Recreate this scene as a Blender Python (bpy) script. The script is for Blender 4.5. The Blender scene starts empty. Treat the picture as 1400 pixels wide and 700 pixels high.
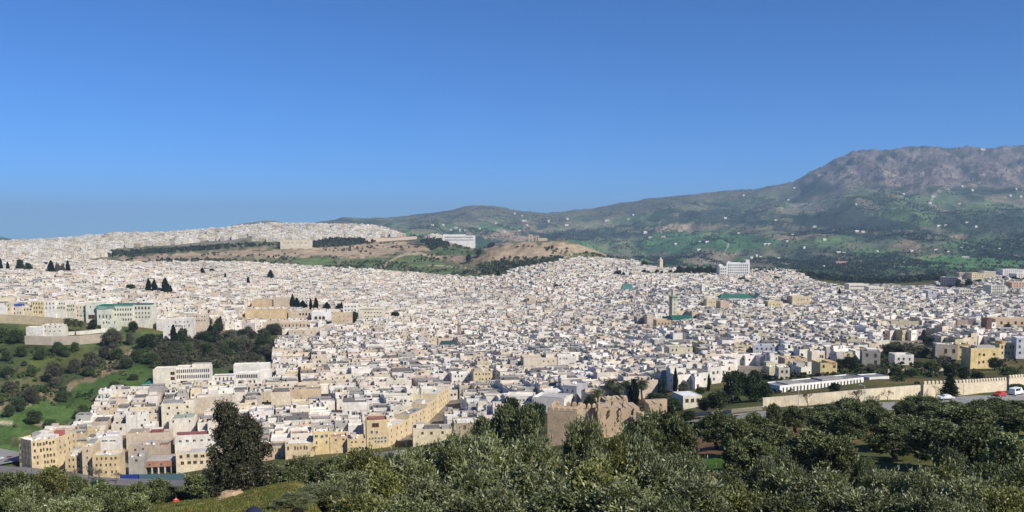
import bpy, bmesh, math, random
import numpy as np
from mathutils import Vector, Matrix

# ------------------------------------------------------------------ camera, sky, sun
SC = bpy.context.scene
COL = SC.collection
F = 1212.0                                   # focal length in photo pixels (1400 x 700)
VC = 420.0                                   # row of the optical axis (the photo is a crop)
P = math.atan(100.0 / F)
cp, sp = math.cos(P), math.sin(P)
cam = bpy.data.cameras.new('camera')
cam.sensor_width = 36.0
cam.lens = 36.0 * F / 1400.0
cam.shift_y = (VC - 350.0) / 1400.0
cam.clip_start = 0.5
cam.clip_end = 60000.0
cam_o = bpy.data.objects.new('camera', cam)
COL.objects.link(cam_o)
cam_o.rotation_euler = (math.radians(90) - P, 0, 0)
SC.camera = cam_o

SUN_AZ = math.radians(50)                    # to the right of straight-behind
SUN_EL = math.radians(39)
sdir = Vector((math.sin(SUN_AZ) * math.cos(SUN_EL), -math.cos(SUN_AZ) * math.cos(SUN_EL), math.sin(SUN_EL)))
world = bpy.data.worlds.new('World')
SC.world = world
world.use_nodes = True
wn = world.node_tree
for n in list(wn.nodes): wn.nodes.remove(n)
sky = wn.nodes.new('ShaderNodeTexSky')
sky.sky_type = 'NISHITA'
sky.sun_disc = False
sky.sun_elevation = SUN_EL
sky.sun_rotation = math.atan2(sdir.x, sdir.y)
sky.altitude = 600
sky.air_density = 0.6
sky.dust_density = 0.0
sky.ozone_density = 6.0
bg = wn.nodes.new('ShaderNodeBackground')
bg.inputs[1].default_value = 0.094
wo = wn.nodes.new('ShaderNodeOutputWorld')
tint = wn.nodes.new('ShaderNodeMix'); tint.data_type = 'RGBA'; tint.blend_type = 'MULTIPLY'
tint.inputs['Factor'].default_value = 1; tint.inputs['B'].default_value = (.325, .71, 1.03, 1)     # the camera's saturated blue
wn.links.new(sky.outputs[0], tint.inputs['A']); wn.links.new(tint.outputs['Result'], bg.inputs[0])
wn.links.new(bg.outputs[0], wo.inputs[0])
sun = bpy.data.lights.new('sun', 'SUN')
sun.energy = 4.4
sun.angle = math.radians(0.5)
sun.color = (1.0, 0.92, 0.79)
sun_o = bpy.data.objects.new('sun', sun)
COL.objects.link(sun_o)
sun_o.rotation_euler = sdir.to_track_quat('Z', 'Y').to_euler()
SC.view_settings.view_transform = 'Standard'
SC.view_settings.look = 'None'
SC.view_settings.exposure = 0.55
SC.view_settings.gamma = 1.0
SC.cycles.max_bounces = 5
SC.cycles.diffuse_bounces = 3
SC.cycles.transparent_max_bounces = 4
SC.cycles.volume_bounces = 0

rng = np.random.default_rng(7)
random.seed(7)

# ------------------------------------------------------------------ projection helpers
def ray(u, v):
    x = (u - 700.0) / F
    yc = (VC - v) / F
    fy = cp + yc * sp
    return x / fy, (-sp + yc * cp) / fy      # x and z per metre of depth

def proj(x, y, z):
    fw = y * cp - z * sp
    up = y * sp + z * cp
    return 700.0 + F * x / fw, VC - F * up / fw

# ------------------------------------------------------------------ value noise
_perm = rng.random((256, 256))
def vnoise(x, y):
    x = np.asarray(x, float); y = np.asarray(y, float)
    xi = np.floor(x).astype(np.int64); yi = np.floor(y).astype(np.int64)
    fx = x - xi; fy = y - yi
    fx = fx * fx * fx * (fx * (fx * 6 - 15) + 10); fy = fy * fy * fy * (fy * (fy * 6 - 15) + 10)
    a = _perm[xi & 255, yi & 255]; b = _perm[(xi + 1) & 255, yi & 255]
    c = _perm[xi & 255, (yi + 1) & 255]; d = _perm[(xi + 1) & 255, (yi + 1) & 255]
    return (a * (1 - fx) + b * fx) * (1 - fy) + (c * (1 - fx) + d * fx) * fy - 0.5
def fbm(x, y, o=4, g=0.5):
    s = 0; a = 1.0
    for k in range(o):
        s = s + a * vnoise(x * 2 ** k + 17.3 * k, y * 2 ** k - 9.1 * k); a *= g
    return s

# ------------------------------------------------------------------ terrain heights
NEAR_L = [(0, -1.75), (5, -2.9), (10, -4.75), (30, -10.3)]
NEAR_V = [(0, -1.75), (5, -2.9), (10, -4.75), (30, -12.6), (60, -24.5), (75, -29), (110, -38.5)]
NEAR_R = [(0, -1.75), (5, -2.9), (10, -4.75), (30, -12.4), (60, -22.0), (100, -30)]
# per photo column: (depth in metres, photo row where that ground shows)
COLS = {
 -200: (NEAR_V, [(180, 696), (300, 672), (400, 655), (470, 592), (560, 525), (640, 472), (670, 456), (700, 438), (850, 402), (1200, 372), (1700, 357), (2600, 342), (3600, 335), (6000, 333), (11000, 331)]),
 0: (NEAR_V, [(180, 696), (300, 668), (400, 652), (440, 632), (480, 588), (560, 522), (640, 474), (668, 458), (700, 437), (850, 402), (1200, 372), (1700, 356), (2600, 342), (3600, 334), (6000, 334), (11000, 332)]),
 100: (NEAR_V, [(180, 696), (300, 672), (400, 660), (440, 640), (500, 584), (560, 530), (640, 480), (668, 463), (700, 440), (850, 408), (1200, 376), (1700, 358), (2300, 346), (2900, 337), (3700, 328), (6000, 334), (11000, 332)]),
 150: (NEAR_V, [(180, 696), (300, 676), (400, 662), (440, 645), (500, 582), (560, 530), (600, 505), (650, 478), (690, 452), (706, 444), (760, 434), (950, 402), (1250, 380), (1700, 362), (2000, 352), (2300, 344), (2900, 332), (3700, 322), (5000, 326), (11000, 331)]),
 200: (NEAR_L, [(60, 694), (75, 709), (110, 714), (180, 694), (300, 676), (400, 662), (440, 645), (500, 580), (560, 530), (600, 505), (650, 480), (695, 455), (712, 446), (770, 434), (950, 402), (1250, 380), (1700, 362), (2000, 352), (2300, 344), (2900, 332), (3700, 322), (5000, 326), (11000, 331)]),
 300: (NEAR_L, [(60, 682), (75, 699), (110, 706), (180, 688), (300, 668), (400, 652), (440, 635), (500, 580), (560, 538), (620, 512), (720, 474), (780, 452), (850, 432), (1000, 408), (1300, 386), (1700, 365), (1950, 356), (2150, 349), (2300, 341), (2700, 332), (3200, 322), (3700, 315), (5000, 320), (11000, 331)]),
 360: (NEAR_L, [(60, 667), (75, 688), (110, 698), (180, 682), (300, 660), (400, 645), (440, 627), (500, 580), (600, 528), (700, 492), (800, 464), (900, 442), (1050, 420), (1300, 396), (1600, 377), (1900, 364), (2050, 355), (2200, 347), (2300, 339), (2380, 334), (2700, 327), (3100, 318), (3500, 309), (4200, 316), (11000, 330)]),
 400: (NEAR_L, [(60, 660), (75, 680), (110, 690), (180, 678), (300, 656), (400, 640), (440, 622), (500, 580), (600, 528), (700, 492), (800, 464), (900, 442), (1050, 420), (1300, 396), (1600, 377), (1900, 364), (2050, 355), (2200, 347), (2300, 339), (2380, 334), (2700, 327), (3100, 318), (3500, 309), (4200, 316), (11000, 330)]),
 500: (NEAR_R[:4], [(60, 760), (100, 706), (200, 662), (300, 640), (400, 626), (450, 612), (520, 570), (600, 526), (720, 482), (850, 453), (1000, 430), (1200, 410), (1450, 390), (1700, 376), (1900, 366), (2050, 357), (2180, 350), (2300, 341), (2500, 333), (2900, 322), (3300, 311), (4000, 318), (11000, 330)]),
 600: (NEAR_R[:4], [(60, 768), (100, 700), (200, 660), (300, 634), (400, 614), (470, 590), (560, 541), (680, 500), (800, 471), (980, 442), (1150, 422), (1400, 402), (1600, 388), (1800, 377), (1950, 366), (2050, 357), (2150, 351), (2260, 345), (2400, 336), (2600, 330), (2800, 326), (3200, 340), (5000, 350), (11000, 345)]),
 700: (NEAR_R[:4], [(60, 766), (100, 690), (200, 642), (300, 618), (380, 586), (470, 556), (560, 528), (700, 490), (850, 460), (1000, 437), (1200, 415), (1450, 393), (1600, 379), (1700, 370), (1800, 362), (1880, 354), (1930, 342), (1965, 334), (2100, 331), (2300, 345), (5000, 350), (11000, 345)]),
 760: (NEAR_R, [(150, 645), (220, 618), (290, 600), (380, 567), (470, 540), (560, 518), (700, 485), (850, 457), (1000, 436), (1200, 412), (1400, 390), (1550, 375), (1650, 365), (1750, 357), (1840, 350), (1900, 341), (1960, 331), (2080, 328), (2300, 345), (5000, 350), (11000, 345)]),
 850: (NEAR_R, [(150, 632), (220, 603), (280, 592), (380, 556), (470, 530), (560, 507), (700, 478), (850, 452), (1000, 432), (1200, 408), (1400, 388), (1600, 371), (1750, 362), (1900, 357), (2000, 355), (2400, 372), (5000, 360), (11000, 350)]),
 950: (NEAR_R, [(150, 617), (220, 585), (252, 575), (275, 568), (330, 548), (400, 527), (500, 502), (620, 475), (750, 451), (950, 424), (1250, 401), (1500, 386), (1750, 373), (1900, 369), (2400, 378), (5000, 365), (11000, 350)]),
 1050: (NEAR_R, [(150, 612), (220, 578), (238, 566), (262, 557), (330, 541), (400, 522), (500, 497), (620, 471), (750, 449), (950, 423), (1250, 401), (1500, 387), (1750, 376), (1900, 372), (2200, 384), (5000, 370), (11000, 350)]),
 1200: (NEAR_R, [(150, 606), (220, 568), (248, 557), (272, 549), (282, 546), (335, 530), (400, 510), (470, 492), (560, 471), (720, 446), (950, 421), (1250, 401), (1600, 390), (1850, 386), (2100, 390), (2500, 383), (5000, 375), (11000, 350)]),
 1300: (NEAR_R, [(150, 604), (220, 563), (252, 552), (286, 543), (296, 539), (340, 525), (420, 508), (500, 487), (600, 462), (750, 440), (950, 419), (1250, 400), (1600, 386), (1900, 378), (2200, 380), (5000, 372), (11000, 350)]),
 1400: (NEAR_R, [(150, 602), (220, 558), (255, 546), (298, 536), (308, 533), (345, 523), (420, 506), (520, 482), (680, 452), (920, 421), (1150, 401), (1500, 386), (1900, 376), (2300, 370), (2500, 376), (5000, 370), (11000, 350)]),
 1600: (NEAR_R, [(150, 600), (220, 553), (258, 541), (302, 531), (312, 528), (350, 519), (420, 503), (520, 480), (680, 450), (920, 420), (1150, 400), (1500, 385), (1900, 374), (2300, 368), (2500, 374), (5000, 370), (11000, 350)]),
}
def pchip(xk, yk, x):
    xk = np.asarray(xk, float); yk = np.asarray(yk, float)
    h = np.diff(xk); d = np.diff(yk) / h
    m = np.zeros_like(yk)
    for i in range(1, len(xk) - 1):
        if d[i - 1] * d[i] > 0:
            w1 = 2 * h[i] + h[i - 1]; w2 = h[i] + 2 * h[i - 1]
            m[i] = (w1 + w2) / (w1 / d[i - 1] + w2 / d[i])
    m[0] = d[0]; m[-1] = d[-1]
    x = np.clip(x, xk[0], xk[-1])
    i = np.clip(np.searchsorted(xk, x) - 1, 0, len(xk) - 2)
    t = (x - xk[i]) / h[i]
    return ((2 * t**3 - 3 * t**2 + 1) * yk[i] + (t**3 - 2 * t**2 + t) * h[i] * m[i]
            + (-2 * t**3 + 3 * t**2) * yk[i + 1] + (t**3 - t**2) * h[i] * m[i + 1])

S0, S1, NS = math.log(20.0), math.log(14020.0), 1400
sgrid = np.linspace(S0, S1, NS)
ygrid = np.exp(sgrid) - 20.0
cu = sorted(COLS)
ctab = []
for u in cu:
    near, far = COLS[u]
    ys = [a for a, b in near] + [a for a, b in far]
    zs = [b for a, b in near] + [ray(700, v)[1] * a for a, v in far]
    ctab.append(pchip(np.log(np.array(ys) + 20.0), zs, sgrid))
ctab = np.array(ctab)
UG0, UG1, DU = -400.0, 1800.0, 10.0
ugrid = np.arange(UG0, UG1 + 1, DU)
ZT = np.stack([pchip(cu, ctab[:, k], ugrid) for k in range(NS)], 1)      # [u, s]

RIDGE = [(-400, 330), (-80, 323), (0, 325), (22, 329), (40, 337), (70, 346), (200, 345), (300, 316), (335, 305), (370, 300), (395, 303), (415, 304), (450, 300), (475, 297), (500, 299), (530, 297), (560, 296),
         (585, 292), (620, 285), (660, 282), (680, 283), (700, 287), (740, 291), (765, 289), (800, 286), (840, 280), (880, 274), (920, 267), (950, 264),
         (980, 261), (1005, 262), (1050, 253), (1085, 248), (1105, 236), (1130, 222), (1155, 212), (1190, 206), (1220, 204), (1260, 203), (1330, 204), (1400, 202), (1600, 205), (1800, 215)]
rv = pchip([a for a, b in RIDGE], [b for a, b in RIDGE], ugrid)
YR = 8800.0
MT = np.zeros_like(ZT)
for i, u in enumerate(ugrid):
    vb = 378.0 if u > 600 else 352.0
    vr = rv[i]
    # rows climb steeply at the foot, gently in the middle and steeply at the top
    tt = np.array([0, .12, .3, .5, .72, .88, 1.0])
    yy = np.array([2500, 3100, 4000, 5200, 6700, 7800, YR])
    vv = vb + (vr - vb) * tt
    zz = np.array([ray(700, a)[1] * b for a, b in zip(vv, yy)])
    yy = np.concatenate([[1000, 2100], yy, [10500, 14000]])
    zz = np.concatenate([[-400, -170], zz, [zz[-1] * .55 - 40, -150]])
    MT[i] = pchip(yy, zz, ygrid)
hill = None
def _tab(T, x, y):
    s = np.clip((np.log(y + 20.0) - S0) / (S1 - S0) * (NS - 1), 0, NS - 1.001)
    u = np.clip((700.0 + F * cp * x / np.maximum(y, 6.0) - UG0) / DU, 0, len(ugrid) - 1.001)
    ui = u.astype(int); si = s.astype(int); fu = u - ui; fs = s - si
    return ((T[ui, si] * (1 - fs) + T[ui, si + 1] * fs) * (1 - fu) + (T[ui + 1, si] * (1 - fs) + T[ui + 1, si + 1] * fs) * fu)
def sstep(a, b, x):
    t = np.clip((x - a) / (b - a), 0, 1)
    return t * t * (3 - 2 * t)
def zt(x, y):
    x = np.asarray(x, float); y = np.maximum(np.asarray(y, float), 0.0)
    y0, y1 = y.min(), y.max()
    n = _tab(ZT, x, y)
    # rough quarried slopes of the middle hill
    if y1 > 1780 and y0 < 2700:
        mid = sstep(1780, 2000, y) * (1 - sstep(2350, 2700, y)) * sstep(-950, -700, x) * (1 - sstep(150, 330, x))
        n = n + mid * (fbm(x / 42, y / 42, 3) * 3.6 + fbm(x / 160, y / 160, 2) * 3)
    if y0 < 700 and y1 > 30: n = n + sstep(30, 120, y) * (1 - sstep(400, 700, y)) * fbm(x / 22, y / 22, 3) * 0.8
    if y0 < 140: n = n + fbm(x / 6, y / 6, 2) * 0.12 * (1 - sstep(60, 140, y))
    if y1 <= 2000: return n
    m = _tab(MT, x, y)
    # gullies and shoulders of the far mountain, fading out near the ridge so that its outline stays
    if y1 > 2500:
        far = sstep(2500, 4200, y)
        rd = 0.5 - np.abs(fbm(x / 620, y / 1100 + 3, 4))
        m = m + far * (1 - 0.62 * sstep(7200, 8700, y)) * ((rd - 0.33) * 130 + fbm(x / 190, y / 260, 3) * 34)
        m = m + far * fbm(x / 60, y / 90, 2) * 7
        crag = sstep(6300, 7400, y) * (1 - .75 * sstep(8500, 8800, y)) * sstep(2300, 3000, x)
        m = m + crag * ((.32 - np.abs(fbm(x / 150 + fbm(x / 500, y / 500, 2), y / 800, 4))) * 95 + fbm(x / 70, y / 70, 3) * 16)
    k = 18.0
    hi = np.maximum(n, m); lo = np.minimum(n, m)
    return np.where(y > 2000, hi + k * np.log1p(np.exp(-np.clip((hi - lo) / k, 0, 40))) * 0.5, n)
def ztf(x, y): return float(zt(np.array([x]), np.array([y]))[0])
_yy = np.exp(np.linspace(math.log(8), math.log(13000), 2600))
def at(u, v):
    ax, az = ray(u, v)
    z = zt(ax * _yy, _yy)
    hit = np.nonzero(z >= az * _yy)[0]
    if len(hit) == 0: return None
    k = max(hit[0], 1)
    a, b = _yy[k - 1], _yy[k]
    for _ in range(9):
        m = .5 * (a + b)
        if ztf(ax * m, m) >= az * m: b = m
        else: a = m
    y = .5 * (a + b)
    return Vector((ax * y, y, ztf(ax * y, y)))
def on(u, Y):                                # ground point straight below photo column u at depth Y
    x = (u - 700.0) / F * Y / cp
    return Vector((x, Y, ztf(x, Y)))
# ------------------------------------------------------------------ object helpers
def kids(o): return list(o.children)
def tag(o, label=None, cat=None, group=None, kind=None):
    if label: o['label'] = label
    if cat: o['category'] = cat
    if group: o['group'] = group
    if kind: o['kind'] = kind
    return o
def empty(name, loc, rz=0.0, scale=None):
    o = bpy.data.objects.new(name, None)
    o.empty_display_size = 0.5
    o.location = loc; o.rotation_euler = (0, 0, rz)
    if scale is not None: o.scale = scale
    COL.objects.link(o)
    return o
def link(name, me, parent=None, loc=None, rz=None):
    o = bpy.data.objects.new(name, me)
    COL.objects.link(o)
    if parent is not None: o.parent = parent
    if loc is not None: o.location = loc
    if rz is not None: o.rotation_euler = (0, 0, rz)
    return o
def copy_tree(o, parent=None):
    c = o.copy(); COL.objects.link(c)
    if parent is not None: c.parent = parent
    for ch in kids(o): copy_tree(ch, c)
    return c

class MB:
    """collects faces with a colour each; build() makes ONE mesh object"""
    def __init__(s): s.v = []; s.f = []; s.c = []
    def face(s, pts, col):
        k = len(s.v); s.v.extend(pts); s.f.append(tuple(range(k, k + len(pts)))); s.c.append(col)
    def hexa(s, b, t, col, top=None, bottom=True):
        """b, t: four bottom and four top points, counter-clockwise from above"""
        k = len(s.v); s.v.extend(b); s.v.extend(t)
        for i in range(4):
            j = (i + 1) % 4
            s.f.append((k + i, k + j, k + 4 + j, k + 4 + i)); s.c.append(col)
        s.f.append((k + 4, k + 5, k + 6, k + 7)); s.c.append(top or col)
        if bottom: s.f.append((k + 3, k + 2, k + 1, k)); s.c.append(col)
    def box(s, x0, x1, y0, y1, z0, z1, col, top=None, bottom=True):
        s.hexa([(x0, y0, z0), (x1, y0, z0), (x1, y1, z0), (x0, y1, z0)], [(x0, y0, z1), (x1, y0, z1), (x1, y1, z1), (x0, y1, z1)], col, top, bottom)
    def tube(s, p, q, r0, r1, n, col, cap=True):
        p = Vector(p); q = Vector(q); d = (q - p)
        if d.length < 1e-6: return
        d.normalize()
        a = d.orthogonal().normalized(); b = d.cross(a)
        k = len(s.v)
        for c, r in ((p, r0), (q, r1)):
            for i in range(n):
                t = 2 * math.pi * i / n
                s.v.append(tuple(c + a * (r * math.cos(t)) + b * (r * math.sin(t))))
        for i in range(n):
            j = (i + 1) % n
            s.f.append((k + i, k + j, k + n + j, k + n + i)); s.c.append(col)
        if cap:
            s.f.append(tuple(k + n + i for i in range(n))); s.c.append(col)
            s.f.append(tuple(k + n - 1 - i for i in range(n))); s.c.append(col)
    def lathe(s, prof, n, col, c=(0, 0, 0)):
        k = len(s.v)
        for r, z in prof:
            for i in range(n):
                t = 2 * math.pi * i / n
                s.v.append((c[0] + r * math.cos(t), c[1] + r * math.sin(t), c[2] + z))
        for a in range(len(prof) - 1):
            for i in range(n):
                j = (i + 1) % n
                s.f.append((k + a * n + i, k + a * n + j, k + (a + 1) * n + j, k + (a + 1) * n + i)); s.c.append(col)
    def mesh(s, name, mat, smooth=False):
        me = bpy.data.meshes.new(name)
        me.from_pydata([tuple(p) for p in s.v], [], s.f)
        at_ = me.attributes.new('col', 'FLOAT_COLOR', 'FACE')
        c = np.ones((len(s.f), 4), np.float32); c[:, :3] = np.array(s.c, np.float32)[:, :3]
        at_.data.foreach_set('color', c.ravel())
        me.materials.append(mat)
        if smooth: me.polygons.foreach_set('use_smooth', [True] * len(s.f))
        me.update()
        return me
    def build(s, name, mat, parent=None, smooth=False, loc=None, rz=None):
        return link(name, s.mesh(name, mat, smooth), parent, loc, rz)

def np_mesh(name, V, Q, C, mat, smooth=False):
    """numpy quads with a colour per face"""
    me = bpy.data.meshes.new(name)
    nv, nf, k = len(V), len(Q), Q.shape[1]
    me.vertices.add(nv); me.vertices.foreach_set('co', np.asarray(V, np.float32).ravel())
    me.loops.add(nf * k); me.loops.foreach_set('vertex_index', np.asarray(Q, np.int32).ravel())
    me.polygons.add(nf); me.polygons.foreach_set('loop_start', np.arange(nf, dtype=np.int32) * k)
    me.update(calc_edges=True)
    a = me.attributes.new('col', 'FLOAT_COLOR', 'FACE')
    c = np.ones((nf, 4), np.float32); c[:, :3] = C
    a.data.foreach_set('color', c.ravel())
    if smooth: me.polygons.foreach_set('use_smooth', np.ones(nf, bool))
    me.materials.append(mat)
    return me

# ------------------------------------------------------------------ materials
def mat_new(name):
    m = bpy.data.materials.new(name); m.use_nodes = True
    nt = m.node_tree
    b = nt.nodes['Principled BSDF']
    return m, nt, b
def nd(nt, t, **kw):
    n = nt.nodes.new(t)
    for k, v in kw.items(): setattr(n, k, v)
    return n
def attr_mat(name, rough=0.85, scales=((0.35, 0.35), (2.5, 0.25)), spec=0.25, bump=0.0, bump_scale=8.0, stretch=None, metal=0.0):
    """base colour from the face colour, weathered by noise in object space"""
    m, nt, b = mat_new(name)
    a = nd(nt, 'ShaderNodeAttribute'); a.attribute_name = 'col'
    geo = nd(nt, 'ShaderNodeNewGeometry')
    src = a.outputs['Color']
    vec = geo.outputs['Position']
    if stretch:
        mp = nd(nt, 'ShaderNodeMapping'); mp.inputs['Scale'].default_value = stretch
        nt.links.new(vec, mp.inputs['Vector']); vec2 = mp.outputs[0]
    for i, (sc, amt) in enumerate(scales):
        n = nd(nt, 'ShaderNodeTexNoise'); n.inputs['Scale'].default_value = sc; n.inputs['Detail'].default_value = 4
        nt.links.new(vec2 if (stretch and i == len(scales) - 1) else vec, n.inputs['Vector'])
        mr = nd(nt, 'ShaderNodeMapRange')
        mr.inputs['From Min'].default_value = .3; mr.inputs['From Max'].default_value = .7
        mr.inputs['To Min'].default_value = 1 - amt; mr.inputs['To Max'].default_value = 1 + amt * .45
        nt.links.new(n.outputs[0], mr.inputs['Value'])
        mx = nd(nt, 'ShaderNodeMix'); mx.data_type = 'RGBA'; mx.blend_type = 'MULTIPLY'; mx.inputs['Factor'].default_value = 1
        nt.links.new(src, mx.inputs['A']); nt.links.new(mr.outputs[0], mx.inputs['B'])
        src = mx.outputs['Result']
    nt.links.new(src, b.inputs['Base Color'])
    b.inputs['Roughness'].default_value = rough
    b.inputs['Specular IOR Level'].default_value = spec
    b.inputs['Metallic'].default_value = metal
    if bump:
        n = nd(nt, 'ShaderNodeTexNoise'); n.inputs['Scale'].default_value = bump_scale; n.inputs['Detail'].default_value = 5
        nt.links.new(vec, n.inputs['Vector'])
        bp = nd(nt, 'ShaderNodeBump'); bp.inputs['Strength'].default_value = bump; bp.inputs['Distance'].default_value = .2
        nt.links.new(n.outputs[0], bp.inputs['Height']); nt.links.new(bp.outputs[0], b.inputs['Normal'])
    return m
M_PLASTER = attr_mat('plaster', .9, ((.12, .18), (.6, .16), (1.6, .18)), .15, stretch=(1.0, 1.0, .22))
M_STONE = attr_mat('rammed_earth', .95, ((.3, .18), (2.2, .16), (1.2, .14)), .1, bump=.6, bump_scale=3.0, stretch=(.25, .25, 2.2))
M_WOOD = attr_mat('weathered_wood', .8, ((3, .3),))
M_BARK = attr_mat('bark', .95, ((2, .3), (9, .3)), .1)
M_TILE = attr_mat('roof_tile', .45, ((.5, .25), (3, .2)), .5)
M_PAINT = attr_mat('vehicle_paint', .3, ((1.5, .08),), .5)
M_METAL = attr_mat('metal', .45, ((2, .15),), .5, metal=.4)
M_ROCK = attr_mat('rock', .95, ((.8, .3), (5, .3)), .1, bump=.8, bump_scale=4)
M_ASPHALT = attr_mat('asphalt', .9, ((.15, .2), (3, .15)), .2)
M_CLOTH = attr_mat('cloth', .9, ((20, .15),), .1)
M_SKIN = attr_mat('skin', .6, ((20, .06),), .3)
def glass_mat():
    m, nt, b = mat_new('window_glass')
    a = nd(nt, 'ShaderNodeAttribute'); a.attribute_name = 'col'
    nt.links.new(a.outputs['Color'], b.inputs['Base Color'])
    b.inputs['Roughness'].default_value = .12; b.inputs['Specular IOR Level'].default_value = .5
    return m
M_GLASS = glass_mat()
def leaf_mat(name, trans=.35, rough=.5, spec=.35, nscale=1.2, namt=.35):
    m, nt, b = mat_new(name)
    a = nd(nt, 'ShaderNodeAttribute'); a.attribute_name = 'col'
    geo = nd(nt, 'ShaderNodeNewGeometry')
    oi = nd(nt, 'ShaderNodeObjectInfo')
    n = nd(nt, 'ShaderNodeTexNoise'); n.inputs['Scale'].default_value = nscale; n.inputs['Detail'].default_value = 3
    nt.links.new(geo.outputs['Position'], n.inputs['Vector'])
    mr = nd(nt, 'ShaderNodeMapRange'); mr.inputs['From Min'].default_value = .3; mr.inputs['From Max'].default_value = .7
    mr.inputs['To Min'].default_value = 1 - namt; mr.inputs['To Max'].default_value = 1 + namt
    nt.links.new(n.outputs[0], mr.inputs['Value'])
    mr2 = nd(nt, 'ShaderNodeMapRange'); mr2.inputs['To Min'].default_value = .78; mr2.inputs['To Max'].default_value = 1.18
    nt.links.new(oi.outputs['Random'], mr2.inputs['Value'])
    mu = nd(nt, 'ShaderNodeMath', operation='MULTIPLY')
    nt.links.new(mr.outputs[0], mu.inputs[0]); nt.links.new(mr2.outputs[0], mu.inputs[1])
    mx = nd(nt, 'ShaderNodeMix'); mx.data_type = 'RGBA'; mx.blend_type = 'MULTIPLY'; mx.inputs['Factor'].default_value = 1
    nt.links.new(a.outputs['Color'], mx.inputs['A']); nt.links.new(mu.outputs[0], mx.inputs['B'])
    oc = nd(nt, 'ShaderNodeMix'); oc.data_type = 'RGBA'; oc.blend_type = 'MULTIPLY'; oc.inputs['Factor'].default_value = 1
    nt.links.new(mx.outputs['Result'], oc.inputs['A']); nt.links.new(oi.outputs['Color'], oc.inputs['B'])
    nt.links.new(oc.outputs['Result'], b.inputs['Base Color'])
    b.inputs['Roughness'].default_value = rough; b.inputs['Specular IOR Level'].default_value = spec
    tr = nd(nt, 'ShaderNodeBsdfTranslucent'); nt.links.new(oc.outputs['Result'], tr.inputs['Color'])
    ms = nd(nt, 'ShaderNodeMixShader'); ms.inputs[0].default_value = trans
    nt.links.new(b.outputs[0], ms.inputs[1]); nt.links.new(tr.outputs[0], ms.inputs[2])
    nt.links.new(ms.outputs[0], nt.nodes['Material Output'].inputs['Surface'])
    return m
M_LEAF = leaf_mat('leaves', .25, .5, .32)
M_LEAFM = leaf_mat('grove_leaves', .2, .75, .15)
M_LEAFF = leaf_mat('far_foliage', .2, .8, .1, .12, .35)

# ------------------------------------------------------------------ ground sheet
def in_poly(u, v, poly):
    u = np.asarray(u, float); v = np.asarray(v, float)
    ins = np.zeros(u.shape, bool)
    n = len(poly)
    for i in range(n):
        x0, y0 = poly[i]; x1, y1 = poly[(i + 1) % n]
        if y0 == y1: continue
        c = ((y0 > v) != (y1 > v)) & (u < (x1 - x0) * (v - y0) / (y1 - y0) + x0)
        ins ^= c
    return ins
def dist_line(u, v, pts):
    d = np.full(u.shape, 1e9)
    for (x0, y0), (x1, y1) in zip(pts[:-1], pts[1:]):
        dx, dy = x1 - x0, y1 - y0
        t = np.clip(((u - x0) * dx + (v - y0) * dy) / (dx * dx + dy * dy), 0, 1)
        d = np.minimum(d, np.hypot(u - x0 - t * dx, v - y0 - t * dy))
    return d

MEDINA = [(48, 598), (85, 584), (115, 566), (165, 540), (200, 531), (290, 528), (372, 522), (372, 475), (398, 458), (350, 455), (300, 450), (215, 446), (140, 436), (0, 433), (-160, 433),
          (-160, 352), (0, 354), (100, 360), (200, 364), (330, 362), (420, 368), (520, 374), (600, 380), (650, 384), (690, 380), (700, 372), (740, 366), (790, 356), (840, 358), (870, 362), (900, 370), (985, 377),
          (1030, 374), (1080, 372), (1110, 388), (1150, 398), (1220, 396), (1270, 399), (1290, 388), (1330, 380), (1400, 374), (1560, 372), (1560, 495), (1400, 485), (1330, 478),
          (1270, 476), (1215, 480), (1150, 506), (1066, 519), (1000, 517), (960, 530), (930, 535), (900, 543), (830, 552), (770, 560), (730, 570), (690, 580), (640, 594), (590, 600), (560, 602), (532, 606), (500, 606), (450, 612), (385, 620), (350, 624), (250, 641), (165, 647), (118, 646), (80, 634), (46, 612)]

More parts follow.
